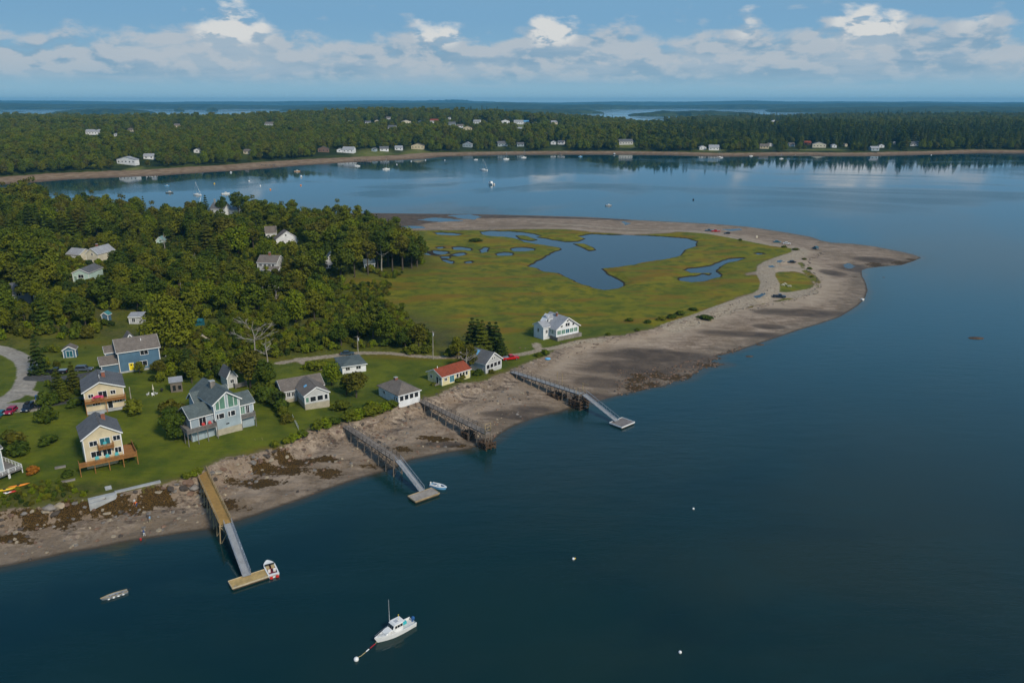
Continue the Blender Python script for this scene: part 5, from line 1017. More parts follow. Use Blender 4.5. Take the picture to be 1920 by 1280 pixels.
# distant land
md_ = begin('distant_forest'); p = wpos(); n1 = noise(p, .006, 4); n2 = noise(p, .03, 3)
finish(mix(sm(n1*.5+n2*.5, .4, .6), (.022, .038, .014), (.06, .08, .02)), .95, None, .05)
def island(x0, x1, y, hgt, depth, name='island', seed=1, nx=160):
    xs_ = np.linspace(0, 1, nx); v = np.linspace(-1, 1, 14); Xg = np.repeat((x0+(x1-x0)*xs_)[None], 14, 0); cy = y+(fbm(Xg, Xg*0, (x1-x0)/5, seed)-.5)*depth*.8
    Yg = cy+v[:, None]*depth/2*(np.sin(np.clip(xs_, .01, .99)*math.pi)**.35)[None]
    Zg = hgt*(np.sin(xs_*math.pi)**.4)[None]*(1-v[:, None]**4)*(.55+.6*fbm(Xg, Yg, (x1-x0)/9, seed+3))+ (fbm(Xg, Yg, 60, seed+5)-.5)*8
    Zg = np.where((np.abs(v) > .99)[:, None], -2, Zg); me = grid_mesh(name, Xg, Yg, Zg, [md_])[0]; tag(link(bpy.data.objects.new(name, me)), kind='structure')
def pxx_(px, y): return (px-960)/FPX*y*1.0*math.cos(PITCH)*(1+math.tan(PITCH)*CH/y)*1.045
for i, (a, b_, py, hg, dep) in enumerate([(138, 318, 211, 34, 500), (-200, 150, 204, 60, 1600), (355, 372, 207, 26, 120), (412, 430, 207, 30, 150), (880, 1125, 211, 34, 900), (1170, 1410, 215, 30, 500), (1430, 2100, 208.5, 46, 2200), (1540, 2300, 211, 34, 500), (560, 900, 206.5, 50, 1800),
    (-500, 620, 202.5, 70, 2600), (500, 1250, 202.5, 66, 2600), (1150, 2500, 202, 68, 2600), (-900, 500, 197.5, 122, 3000), (250, 1100, 197.5, 104, 3000), (780, 920, 197.5, 124, 2500), (900, 2000, 197.5, 96, 3000), (1700, 2900, 197.5, 108, 3000), (-500, 150, 197.5, 138, 3000)]):
    yd = CH*FPX/(py-190.3); island(pxx_(a, yd), pxx_(b_, yd), yd, hg, dep, 'island' if i < 6 else 'distant_land', i+1)
# ---------------------------------------------------------------- piers
def pier(label, s, e, z0, z1, wd, deckm, postm, rail=True, every=3.2, railh=1.0, railm=None, sides=(-1, 1)):
    a = P(*s, z0); b_ = P(*e, z1); d = Vector((b_.x-a.x, b_.y-a.y, 0)); L = d.length; rz = math.atan2(d.y, d.x)
    o = empty('pier', (a.x, a.y, 0), rz, label, 'pier'); zz = lambda x: z0+(z1-z0)*x/L
    b = MB(); b.bar((0, 0, z0-.06), (L, 0, z1-.06), wd, .09); b.build('deck', deckm, o)
    for sy in (-1, 1): b = MB(); b.bar((0, sy*(wd/2-.2), z0-.25), (L, sy*(wd/2-.2), z1-.25), .14, .26); b.build('beam', postm, o)
    n = int(L/every)
    if rail:
        for sy in sides:
            b = MB(); b.bar((0, sy*(wd/2-.04), z0+railh), (L, sy*(wd/2-.04), z1+railh), .10, .07); b.bar((0, sy*(wd/2-.04), z0+railh*.5), (L, sy*(wd/2-.04), z1+railh*.5), .05, .08)
            m = int(L/1.9)
            for i in range(m+1): x = .06+(L-.12)*i/m; b.bar((x, sy*(wd/2-.04), zz(x)-.1), (x, sy*(wd/2-.04), zz(x)+railh-.04), .09)
            b.build('railing', railm or postm, o)
    for i in range(1, n+1):
        x = L*i/n-.15; wx = a.x+d.x/L*x; wy = a.y+d.y/L*x; g = min(gz(wx, wy), zz(x)-1); g = max(g, -1.5); b = MB()
        for sy in (-1, 1): b.tube((x, sy*wd*.62, g-.4), (x, sy*(wd/2-.08), zz(x)-.1), .13, .11, 7)
        b.bar((x+.14, -wd*.55, zz(x)-.42), (x+.14, wd*.55, zz(x)-.42), .1, .2)
        if zz(x)-g > 1.8: b.bar((x+.1, -wd*.58, g+.5), (x+.1, wd*.5, zz(x)-.55), .06, .14); b.bar((x-.12, wd*.58, g+.5), (x-.12, -wd*.5, zz(x)-.55), .06, .14)
        b.build('trestle', postm, o)
    return o, a, b_, rz, L
def gangway(label, s, e, z0, z1, wd):
    a = P(*s, z0); b_ = P(*e, z1); d = Vector((b_.x-a.x, b_.y-a.y, 0)); L = d.length; o = empty('gangway', (a.x, a.y, 0), math.atan2(d.y, d.x), label, 'gangway')
    b = MB(); b.bar((0, 0, z0), (L, 0, z1), wd, .08); b.build('walkway', M('gang_deck', (.30, .31, .32), .6, .2, 3, stripes=(1, 0, 0, .25)), o)
    for sy in (-1, 1):
        b = MB(); y = sy*(wd/2+.04); n = int(L/1.6); b.bar((0, y, z0+1.05), (L, y, z1+1.05), .08, .08); b.bar((0, y, z0+.06), (L, y, z1+.06), .09, .14)
        for i in range(n+1):
            x = .05+(L-.1)*i/n; z = z0+(z1-z0)*x/L; b.bar((x, y, z+.05), (x, y, z+1.05), .05)
            if i < n: x2 = .05+(L-.1)*(i+1)/n; b.bar((x, y, z+.1), (x2, y, z0+(z1-z0)*x2/L+1.0), .04)
        b.build('truss', ALU, o)
    return o
def float_(label, c0, c1, wd, m, edge, h=.55):
    """c0,c1: pixel ends of the near long edge"""
    a = P(*c0, h); b_ = P(*c1, h); L = math.hypot(b_.x-a.x, b_.y-a.y); o = empty('dock_float', (a.x, a.y, 0), math.atan2(b_.y-a.y, b_.x-a.x), label, 'dock')
    b = MB(); b.box(.1, L-.1, .1, wd-.1, -.25, h-.12); b.build('hull', CRIBM, o); b = MB(); b.box(0, L, 0, wd, h-.12, h); b.build('deck', m, o)
    b = MB(); b.bar((0, -.04, h-.04), (L, -.04, h-.04), .1, .3); b.bar((0, wd+.04, h-.04), (L, wd+.04, h-.04), .1, .3); b.bar((-.05, 0, h-.04), (-.05, wd, h-.04), .1, .3); b.bar((L+.05, 0, h-.04), (L+.05, wd, h-.04), .1, .3); b.build('edge_timber', edge, o)
    for x in (.6, L-.6): b = MB(); b.bar((x-.18, .25, h+.1), (x+.18, .25, h+.1), .06); b.bar((x, .25, h), (x, .25, h+.1), .07); b.build('cleat', ALU, o)
    return o
def crib(parent, x, y, w_, l, z0, z1):
    b = MB(); n = max(3, int((z1-z0)/.42)); r = random.Random(int(x*7+w_*3))
    for i in range(n):
        z = z0+(z1-z0)*(i+.5)/n
        if i % 2: 
            for sy in (-1, 0, 1): b.bar((x-l/2-.25+r.uniform(-.1, .1), y+sy*w_/2, z), (x+l/2+.25, y+sy*w_/2, z), .3, .3)
        else:
            for sx in (-1, 0, 1): b.bar((x+sx*l/2, y-w_/2-.25, z), (x+sx*l/2, y+w_/2+.25, z), .3, .3)
    for i in range(60):
        a0 = (x+r.uniform(-l/2, l/2), y+r.uniform(-w_/2, w_/2), r.uniform(z0, z1)); b.ball(a0, r.uniform(.25, .5), .8, 6, 4)
    b.build('crib', CRIBM, parent)
WOODY = M('deck_new_wood', (.36, .215, .065), .75, .22, 1.5, stripes=(1, 0, 0, .2))
p1, a, b_, rz, L = pier('long brown wooden pier with handrails at the lower left, below the nearest yellow house', (377, 882), (423, 980), 4.6, 4.3, 2.4, WOODY, POSTT)
gangway('grey metal gangway from the brown wooden pier down to the tan float', (427, 981), (463, 1079), 4.1, .75, 1.4)
float_('tan wooden float at the foot of the lower-left gangway', (436, 1102), (505, 1079), 2.6, WOODT, M('edge_tan', (.50, .42, .28), .8, .2))
p2, a, b_, rz, L = pier('weathered grey pier with tall trestles in the middle, ending at the white boat float', (641, 793), (745, 861), 4.0, 4.2, 2.0, WOODG, POSTM)
gangway('pale metal gangway leading down to the middle grey float', (746, 862), (791, 920), 4.0, .75, 1.3)
float_('grey wooden float beside the small white and blue boat', (779, 940), (824, 924), 3.2, M('float_grey', (.33, .29, .25), .8, .25, 1.5, stripes=(0, 1, 0, .2)), POSTT)
p3, a, b_, rz, L = pier('weathered pier without a float, ending in a tall timber frame on a stone crib', (789, 750), (916, 812), 4.0, 4.2, 1.9, WOODG, POSTM)
crib(p3, L-.6, 0, 3.0, 2.8, -.6, 1.9); crib(p3, L-8.5, 0, 2.6, 2.6, .2, 1.9)
b = MB()
for sy in (-.9, .9): b.bar((L-.3, sy, 2), (L-.3, sy, 6.8), .16)
for z in (4.9, 5.8, 6.75): b.bar((L-.3, -.9, z), (L-.3, .9, z), .12, .1)
b.bar((L-1.8, .9, 3), (L-.3, .9, 5.6), .1); b.build('hoist_frame', POSTT, p3)
p4, a, b_, rz, L = pier('long narrow pier on stone-filled timber cribs, farthest right', (960, 696), (1090, 738), 4.0, 4.4, 1.8, M('deck_pale_grey', (.30, .31, .32), .8, .25, 1.5, stripes=(1, 0, 0, .2)), POSTM)
crib(p4, L-1.0, 0, 3.6, 4.2, -1.0, 2.6); crib(p4, L-9.5, 0, 3.4, 4.0, -.2, 2.0)
b = MB()
for x in (L-10.5, L-8.5): b.bar((x, 1.0, 2), (x, 1.0, 8.2), .14)
b.bar((L-.4, 1.0, 3), (L-.4, 1.0, 7.4), .16); b.bar((L-.4, 1.0, 7.2), (L+1.6, 1.4, 7.3), .12); b.bar((L-1.2, -1.0, 4.4), (L-1.2, -1.0, 6), .12); b.build('mooring_posts', POSTT, p4)
gangway('long pale metal gangway leading down to the farthest right float', (1095, 739), (1157, 789), 4.2, .75, 1.5)
float_('small dark grey square float at the right end of the farthest pier', (1166, 801), (1190, 791), 4.4, M('float_dark', (.20, .18, .17), .8, .25, 1.5, stripes=(0, 1, 0, .2)), TRIM)
# beach stairs, seawall, rowboat etc
a = P(485, 829, 4.3); e = P(499, 862, 2.2)
o = empty('beach_stairs', (a.x, a.y, 0), math.atan2(e.y-a.y, e.x-a.x), 'short tan wooden stairway from the lawn down to the rocks', 'stairs'); L = math.hypot(e.x-a.x, e.y-a.y); b = MB()
for i in range(14): x = L*i/14; z = 4.5-1.9*i/14; b.box(x, x+L/14+.05, -.8, .8, z-.08, z)
b.build('treads', WOODT, o)
for sy in (-.85, .85):
    b = MB(); b.bar((0, sy, 4.4), (L, sy, 2.5), .08, .3); b.bar((0, sy, 5.4), (L, sy, 3.5), .06, .08)
    for i in range(4): x = L*i/3; b.bar((x, sy, 4.4-1.9*i/3), (x, sy, 5.4-1.9*i/3), .07)
    b.build('railing', POSTT, o)
a = P(166, 944, 3.9); e = P(302, 908, 4.3); d = e-a; L = math.hypot(d.x, d.y); o = empty('seawall', (a.x, a.y, 0), math.atan2(d.y, d.x), 'long low pale concrete seawall below the nearest yellow house', 'wall')
b = MB(); b.box(0, L*.36, -.75, .35, 1.5, 5.05); b.box(L*.36+.003, L, -.45, .55, 1.8, 5.2); b.build('wall', CONC, o, bevel=.04); b = MB(); b.box(0, L*.36, -1.35, -.753, 1.2, 4.45); b.build('footing', CONC, o)
o = empty('stone_steps', tuple(on(o, L*.30, -1.4, .5)), math.atan2(d.y, d.x), 'pale stone steps crossing the middle of the seawall down to the beach', 'steps'); b = MB()
for i in range(6): b.box(-.65, .65, 1.9+i*.5, 2.4+i*.5-.06, 3.8, 4.2+i*.14)
for i in range(8): b.box(1.2+i*.5, 1.62+i*.5, .1-i*.12, 1.0-i*.12, .2, 3.8-i*.30)
b.box(-1.0, 1.1, .2, 1.8, 2.4, 4.5); b.build('steps', CONC, o, bevel=.05)
# ---------------------------------------------------------------- boats
def hull_mb(L, B, Hh, draft=.25, sheer=.25, stern=.86, bow=2.2, full=.42, n=14, thick=.10, floor=.15, open_=(.0, 1.0)):
    b = MB(); S0 = []; 
    def half(t): return B/2*(stern+(1-stern)*smth(t, 0, .35)) if t < full else B/2*(1-((t-full)/(1-full))**bow)
    for i in range(n+1):
        t = i/n; x = L*(t-.5); hb = max(float(half(t)), .03); zt = Hh*(1+sheer*t*t); rake = .0
        S0.append([(x+(.08*L*t**4), s*hb, zt) for s in (1, -1)]+[(x, s*hb*.86, .02) for s in (1, -1)]+[(x-.03*L*t**4, 0, -draft*(1-t**4))])
    vs = []; fs = []
    for ring in S0: vs += ring
    for i in range(n):
        a = i*5; c = a+5; fs += [(a, a+2, c+2, c), (a+2, a+4, c+4, c+2), (a+4, a+3, c+3, c+4), (a+3, a+1, c+1, c+3)]
    fs += [(0, 1, 3, 4, 2)]; b.add(vs, fs); return b, half, Hh, sheer, L
def deck_pts(half, L, Hh, sheer, t0, t1, dz=0, inset=.0, n=8, z=None):
    v = []; 
    for i in range(n+1):
        t = t0+(t1-t0)*i/n; x = L*(t-.5)+.08*L*t**4; hb = max(float(half(t))-inset, .02); zz = (Hh*(1+sheer*t*t)+dz) if z is None else z
        v += [(x, hb, zz), (x, -hb, zz)]
    return v, [(2*i, 2*i+1, 2*i+3, 2*i+2) for i in range(n)]
def gunwale(half, L, Hh, sheer, t0, t1, w_=.16, t=.10, n=12):
    b = MB()
    for s in (1, -1):
        for i in range(n):
            q = [t0+(t1-t0)*k/n for k in (i, i+1)]; pt = [Vector((L*(k-.5)+.08*L*k**4, s*max(float(half(k))-w_/2, .02), Hh*(1+sheer*k*k)+t/2)) for k in q]; b.bar(pt[0], pt[1], w_, t)
    return b
def place(o, px, py, deg, z=0): c = P(px, py, z); o.location = c; o.rotation_euler = (0, 0, math.radians(deg))
# cabin cruiser on the mooring
o = empty('cabin_cruiser', (0, 0, 0), 0, 'white cabin cruiser with pilothouse lying to a mooring at the bottom of the picture', 'boat'); L = 9.2
b, hf_, Hh, she, _ = hull_mb(L, 3.0, 1.0, .4, .38, .9, 2.0, .45); b.build('hull', WHITEP, o, False)
b = MB(); v, f = deck_pts(hf_, L, Hh, she, .40, 1.0, .02, .05); b.add(v, f); v, f = deck_pts(hf_, L, Hh, she, 0, .40, 0, .25, z=.55); b.add(v, f); b.build('deck', M('deck_white', (.68, .68, .66), .5, .1, 2), o)
gunwale(hf_, L, Hh, she, 0, .99).build('gunwale', WHITEP, o)
b = MB(); b.side([(-.2, 1.05), (3.0, 1.35), (2.2, 1.75), (.9, 1.95), (-.2, 1.95)], -.95, .95, .0, .0); b.build('trunk_cabin', WHITEP, o, bevel=.08)
b = MB(); b.side([(-1.3, .9), (1.5, 1.3), (.95, 2.75), (-1.3, 2.75)], -1.05, 1.05); ph = b.build('pilothouse', WHITEP, o, bevel=.05)
b = MB(); b.box(-1.75, .72, -1.10, 1.10, 2.753, 2.88); rf = b.build('roof', WHITEP, o, bevel=.04)
b = MB(); b.box(-.6, .2, -.45, .45, 2.885, 2.95); b.build('roof_hatch', M('hatch_grey', (.45, .47, .5), .4), rf)
for y0, y1 in ((-.92, -.35), (-.28, .28), (.35, .92)): b = MB(); b.add([(1.32, y0, 1.85), (1.32, y1, 1.85), (1.05, y1, 2.58), (1.05, y0, 2.58), (1.1, y0, 1.85), (1.1, y1, 1.85), (.85, y1, 2.58), (.85, y0, 2.58)], [(0,1,2,3),(0,4,5,1),(3,2,6,7),(0,3,7,4),(1,5,6,2)]); b.build('windscreen', GLASS, ph)
for s in (1, -1):
    for x0, x1 in ((-1.15, -.55), (-.45, .15), (.25, .75)): b = MB(); b.box(x0, x1, min(s*1.03, s*1.07), max(s*1.03, s*1.07), 1.95, 2.55); b.build('side_window', GLASS, ph)
b = MB(); b.tube((.7, -1.15, 2.0), (.6, -1.2, 8.0), .045, .02, 6); b.build('antenna', TRIM, o); b = MB(); b.tube((-.9, 0, 2.85), (-.9, 0, 4.0), .03); b.ball((-.9, 0, 4.1), .13); b.build('mast_light', YEL, o)
b = MB(); b.tube((-4.4, -.25, .2), (-4.9, -.25, 1.0), .22, .25, 8); b.ball((-4.75, -.25, 1.25), .42, 1.15); b.build('outboard_motor', BLUE, o)
b = MB(); b.box(-3.2, -2.2, -1.05, -.35, .56, 1.25); b.build('bait_tub', TEAL, o, bevel=.05); b = MB()
for i in range(24):
    t0 = .62+.37*i/24; t1 = .62+.37*(i+1)/24
    for s in (1, -1): b.bar((L*(t0-.5)+.08*L*t0**4, s*max(float(hf_(t0))-.1, .02), Hh*(1+she*t0*t0)+.6), (L*(t1-.5)+.08*L*t1**4, s*max(float(hf_(t1))-.1, .02), Hh*(1+she*t1*t1)+.6), .035)
    if i % 4 == 0:
        for s in (1, -1): b.bar((L*(t0-.5)+.08*L*t0**4, s*max(float(hf_(t0))-.1, .02), Hh*(1+she*t0*t0)), (L*(t0-.5)+.08*L*t0**4, s*max(float(hf_(t0))-.1, .02), Hh*(1+she*t0*t0)+.6), .03)
b.build('bow_rail', CHROME, o); bw = P(713, 1199, 0); st = P(772, 1168, 0); ang = math.atan2(bw.y-st.y, bw.x-st.x); place(o, 742, 1186, math.degrees(ang)); o.scale = (.78,)*3
def rope(pts, r, m, label=None, name='mooring_line', cat='rope', parent=None):
    b = MB()
    for i in range(len(pts)-1): b.tube(pts[i], pts[i+1], r, r, 6)
    o = b.build(name, m, parent)
    if label: tag(o, label, cat)
    return o
def buoy(px, py, r, label, m=WHITEP, group='mooring buoys on the water', top=True):
    c = P(px, py, 0); o = empty('mooring_buoy', c, 0, label, 'buoy', group); b = MB(); b.ball((0, 0, r*.45), r, 1, 12, 8); b.build('float_ball', m, o, True)
    if top: b = MB(); b.tube((0, 0, r*1.3), (0, 0, r*1.8), r*.12); b.build('shackle', CHROME, o)
    return o
bb = P(668, 1237, 0); buoy(668, 1237, .42, 'white mooring ball of the cabin cruiser, at the end of its line')
q = lambda t, z=.08: (bb.x+(bw.x-bb.x)*t, bb.y+(bw.y-bb.y)*t, z)
rp = rope([q(.04, .3), q(.2, .06), q(.38, .05)], .05, ROPE, 'mooring line from the white ball to the cabin cruiser bow, with red and white floats'); rope([q(.40), q(.52)], .09, TRIM, name='white_float', parent=rp); rope([q(.57), q(.78)], .10, M('float_red', (.30, .02, .03), .6), name='red_float', parent=rp); rope([q(.80), q(.9, .4), q(1.0, 1.2)], .04, ROPE, name='bow_line', parent=rp)
buoy(1075, 1048, .28, 'white buoy with small yellow pickup float, centre of the open water'); c = P(1078.5, 1047, 0); b = MB(); b.ball((0, 0, .1), .14, 1); b.build('pickup_float', YEL).location = c; tag(bpy.data.objects['pickup_float'], 'tiny yellow float touching the white buoy at centre', 'float')
buoy(1300, 954, .26, 'small white buoy farthest up the open water at right'); buoy(1275, 1223, .28, 'white buoy nearest the bottom edge at right')
# bow rider at the tan float
o = empty('bowrider_boat', (0, 0, 0), 0, 'white open motorboat with dark red and white seats tied to the tan float', 'boat'); L = 6.0
b, hf_, Hh, she, _ = hull_mb(L, 2.6, .75, .2, .25, .95, 3.0, .6); b.build('hull', WHITEP, o); gunwale(hf_, L, Hh, she, 0, .99, .3).build('gunwale', WHITEP, o)
b = MB(); v, f = deck_pts(hf_, L, Hh, she, .0, .95, 0, .2, z=.32); b.add(v, f); b.build('cockpit_floor', M('carpet_red', (.16, .02, .035), .9, .2), o)
b = MB(); v, f = deck_pts(hf_, L, Hh, she, .68, 1, .05, .05); b.add(v, f); b.box(-3.0, -2.45, -1.1, 1.1, .35, .84); b.build('foredeck', WHITEP, o)
for y in (-.6, .6):
    b = MB(); b.box(-1.1, -.45, y-.3, y+.3, .35, .85); b.box(-1.25, -1.1, y-.3, y+.3, .35, 1.3); s_ = b.build('seat', M('vinyl_white', (.75, .70, .66), .6), o, bevel=.06); b = MB(); b.box(-.95, -.6, y-.15, y+.15, .853, .9); b.build('seat_stripe', RED, s_)
b = MB(); b.box(.35, .95, -1.0, -.2, .35, 1.05); b.box(.35, .95, .2, 1.0, .35, 1.05); b.build('console', M('tan_console', (.42, .33, .18), .7), o, bevel=.05); b = MB(); b.box(.95, 1.0, -1.1, 1.1, 1.0, 1.45); b.build('windshield', GLASS, o)
b = MB(); b.box(-3.5, -3.05, -1.0, -.35, .1, .5); b.box(-3.5, -3.05, .35, 1.0, .1, .5); b.build('swim_pad', RED, o); o.scale = (.82,)*3; place(o, 508, 1070, math.degrees(math.atan2(P(500, 1053).y-P(515, 1083).y, P(500, 1053).x-P(515, 1083).x)))
# small boat at the grey float
o = empty('skiff', (0, 0, 0), 0, 'small white motorboat with light blue stripe beside the middle grey float', 'boat'); L = 5.0
b, hf_, Hh, she, _ = hull_mb(L, 2.2, .7, .2, .2, .9, 2.4, .5); b.build('hull', LBLUE, o); gunwale(hf_, L, Hh, she, 0, .99, .34, .16).build('gunwale', WHITEP, o)
b = MB(); v, f = deck_pts(hf_, L, Hh, she, 0, .95, 0, .2, z=.3); b.add(v, f); b.build('cockpit_floor', M('cockpit_grey', (.42, .42, .4), .8), o); b = MB(); b.box(-.9, -.4, -.8, .8, .3, .65); b.build('thwart', WHITEP, o); b = MB(); b.box(.1, .6, -.4, .4, .3, 1.1); b.build('console', WHITEP, o)
b = MB(); b.box(-2.9, -2.5, -.2, .2, .0, 1.3); b.build('outboard_motor', WHITEP, o, bevel=.08); o.scale = (.78,)*3; place(o, 822, 914, -28)
# aluminium skiff adrift
o = empty('rowing_skiff', (0, 0, 0), 0, 'long narrow grey metal skiff with white fenders moored alone at lower left', 'boat'); L = 5.0
b, hf_, Hh, she, _ = hull_mb(L, 1.35, .5, .15, .2, .75, 2.2, .5); b.build('hull', ALU, o); gunwale(hf_, L, Hh, she, 0, .99, .10, .05).build('gunwale', WOODT, o)
b = MB(); v, f = deck_pts(hf_, L, Hh, she, 0, .95, 0, .08, z=.12); b.add(v, f); b.build('floor', M('skiff_floor', (.10, .11, .12), .7), o)
for x in (-1.6, -.4, .9): b = MB(); b.box(x-.14, x+.14, -.55, .55, .36, .42); b.build('thwart', ALU, o)
for i in range(4): b = MB(); b.tube((-1.7+i*.95, .74, .2), (-1.3+i*.95, .74, .2), .13); b.build('fender', WHITEP, o)
b = MB(); b.tube((-2.5, .1, .5), (-3.1, .1, .75), .05); b.build('tiller', DARKM, o); o.scale = (.84,)*3; place(o, 216, 1117, math.degrees(math.atan2(P(194, 1124).y-P(237, 1110).y, P(194, 1124).x-P(237, 1110).x)))
# anchored boats in the bay
def sailboat(px, py, L, deg, label, mastf=1.35, m=WHITEP, ketch=False):
    o = empty('sailboat', (0, 0, 0), 0, label, 'sailboat', 'sailboats moored in the bay'); b, hf_, Hh, she, _ = hull_mb(L, L*.3, L*.12, .3, .3, .7, 2.0, .45, 10); b.build('hull', m, o)
    b = MB(); v, f = deck_pts(hf_, L, Hh, she, 0, 1, .01); b.add(v, f); b.build('deck', WHITEP, o); b = MB(); b.box(-L*.12, L*.2, -L*.08, L*.08, Hh, Hh+L*.07); b.build('cabin', WHITEP, o)
    b = MB(); b.tube((L*.08, 0, Hh), (L*.08, 0, L*mastf), .13, .09, 6); mt = b.build('mast', ALU, o); b = MB(); b.tube((L*.08, 0, L*.22), (-L*.32, 0, L*.24), .18, .15, 6); b.build('boom_cover', BLUE if ketch else CANV, mt)
    for x in (-L*.48, L*.5): b = MB(); b.tube((L*.08, 0, L*mastf*.97), (x, 0, Hh*1.2), .05, .05, 4); b.build('stay', ALU, mt)
    place(o, px, py, deg); return o
def motorboat(px, py, L, deg, label, m=WHITEP, cab=True):
    o = empty('motorboat', (0, 0, 0), 0, label, 'boat', 'motorboats moored in the bay'); b, hf_, Hh, she, _ = hull_mb(L, L*.34, L*.14, .3, .3, .9, 2.0, .5, 10); b.build('hull', m, o)
    b = MB(); v, f = deck_pts(hf_, L, Hh, she, 0, 1, -.03); b.add(v, f); b.build('deck', WHITEP, o)
    if cab: b = MB(); b.side([(-L*.1, Hh), (L*.25, Hh), (L*.15, Hh+L*.16), (-L*.1, Hh+L*.16)], -L*.11, L*.11); c_ = b.build('cabin', WHITEP, o); b = MB(); b.side([(-L*.08, Hh+L*.07), (L*.205, Hh+L*.07), (L*.17, Hh+L*.13), (-L*.08, Hh+L*.13)], -L*.115, L*.115); b.build('window', GLASS, c_)
    b = MB(); b.box(-L*.56, -L*.5, -.3, .3, 0, Hh*1.2); b.build('outboard_motor', DARKM, o); place(o, px, py, deg); return o
for a in [(907, 320, 11, 150, 'large white sailboat with cabin and two masts of rigging, centre of the bay', 1.35), (724, 318, 9, 20, 'white sailboat off the mansion lawn', 1.6), (370, 366, 8, 165, 'white sailboat nearest the wood, left part of the bay', 1.6), (949, 299, 9, 20, 'white sailboat right of the large centre sailboat, near the far shore', 1.2), (982, 296, 8, 15, 'thin-masted sailboat against the shade of the far shore', 1.6), (1350, 296, 9, 180, 'tall-masted sailboat at the far dock', 1.7), (1465, 298, 6, 190, 'small sailboat right of the far dock', 1.4)]: sailboat(*a)
for a in [(921, 346, 11, 120, 'big white twin-hulled powerboat lying in mid bay', WHITEP), (565, 332, 6, 100, 'white motorboat with blue cover, lower of a pair in the left bay', WHITEP), (557, 322, 7, 10, 'orange-trimmed motorboat, upper of a pair in the left bay', M('hull_tan', (.5, .3, .15), .5)), (318, 362, 6.5, 10, 'dark-hulled small motorboat seen over the tree tops at left', M('hull_dark', (.10, .12, .12), .5)), (313, 349, 4.5, 0, 'small pale blue boat behind the dark-hulled one', LBLUE), (423, 364, 7, 15, 'low white motorboat right of the left sailboat', WHITEP), (433, 324, 5, 80, 'white boat close to the left far beach', WHITEP), (670, 312, 7, 5, 'white boat beside the small rock jetty', WHITEP), (892, 300, 6, 5, 'white motorboat near the far shore, left of the centre sailboats', WHITEP), (1141, 386, 5, 10, 'grey small boat alone in mid bay above the spit', M('hull_grey', (.3, .3, .3), .5)), (1088, 294, 6, 5, 'pale blue boat near the central far beach', LBLUE), (1152, 290, 8, 60, 'dark rowing boat hauled near the central far beach', M('hull_dark', (.10, .12, .12), .5)), (1408, 293, 6, 5, 'white boat right of the far dock', WHITEP), (1562, 290, 6, 0, 'white boat off the cream far house', WHITEP)]: motorboat(a[0], a[1], a[2], a[3], a[4], a[5])
for x, y, lb in [(488, 349, 'white mooring ball left of the twin motorboats'), (507, 356, 'orange mooring ball below left of the twin motorboats'), (564, 348, 'orange mooring ball just below the white motorboat pair'), (771, 303, 'white mooring ball right of the mansion sailboat'), (798, 301, 'small white mooring ball off the right end of the cottage row'), (834, 301, 'white mooring ball left of the far-shore white motorboat'), (402, 345, 'yellowish mooring ball above the left sailboat'), (467, 340, 'pale mooring ball near the left forest reflection'), (744, 309, 'tiny ball just right of the mansion sailboat'), (1300, 375, 'tiny dark ball alone in the right of the bay'), (1746, 291, 'white buoy by the right far beach'), (1491, 291, 'pale buoy left of the cream far house')]:
    buoy(x, y, .8, lb, ORANGE if 'orange' in lb else YEL if 'yellow' in lb else DARKM if 'dark' in lb else WHITEP, top=False)
# far docks
def fdock(px, py, L, deg, label, zt=3.2):
    c = P(px, py, 0); o = empty('far_dock', c, math.radians(deg), label, 'pier', 'docks along the far shore'); b = MB(); b.box(0, L, -1, 1, zt-.3, zt); b.build('deck', WOODG, o); n = max(2, int(L/5))
    for i in range(n): b = MB(); b.bar((L*(i+.5)/n, -.8, -1), (L*(i+.5)/n, -.8, zt-.3), .3); b.bar((L*(i+.5)/n, .8, -1), (L*(i+.5)/n, .8, zt-.3), .3); b.build('trestle', POSTM, o)
    b = MB(); b.box(-5, -.5, -2, 2, -.1, .6); b.build('landing', WOODG, o)
for a in [(690, 304, 26, 155, 'dark rock-and-timber dock below the mansion'), (518, 313, 24, 170, 'small cove dock at left far shore'), (1052, 291, 14, 95, 'boathouse dock at the central far shore'), (1345, 296, 30, 150, 'long dock below the twin white houses'), (1645, 290, 16, 100, 'dock in front of the grey-blue boathouse'), (1838, 284, 60, 172, 'long thin dock at the right end of the far beach')]: fdock(*a)
for i, (px, py, w_, lb) in enumerate([(1602, 520, 1.2, 'dark rock just off the spit tip'), (1830, 634, 1.9, 'low brown rock ledge awash far out to the right'), (1657, 520, .5, 'small dark lobster float off the spit'), (1405, 668, .9, 'low wet boulder off the point'), (1425, 646, 1.0, 'dark rock at the water edge below the spit')]):
    c = P(px, py, 0); b = MB(); b.ball((0, 0, 0), w_, .22, 9, 6); o = b.build('rock', CRIBM); o.location = c; o.scale = (1.6, .8, 1); tag(o, lb, 'rock')
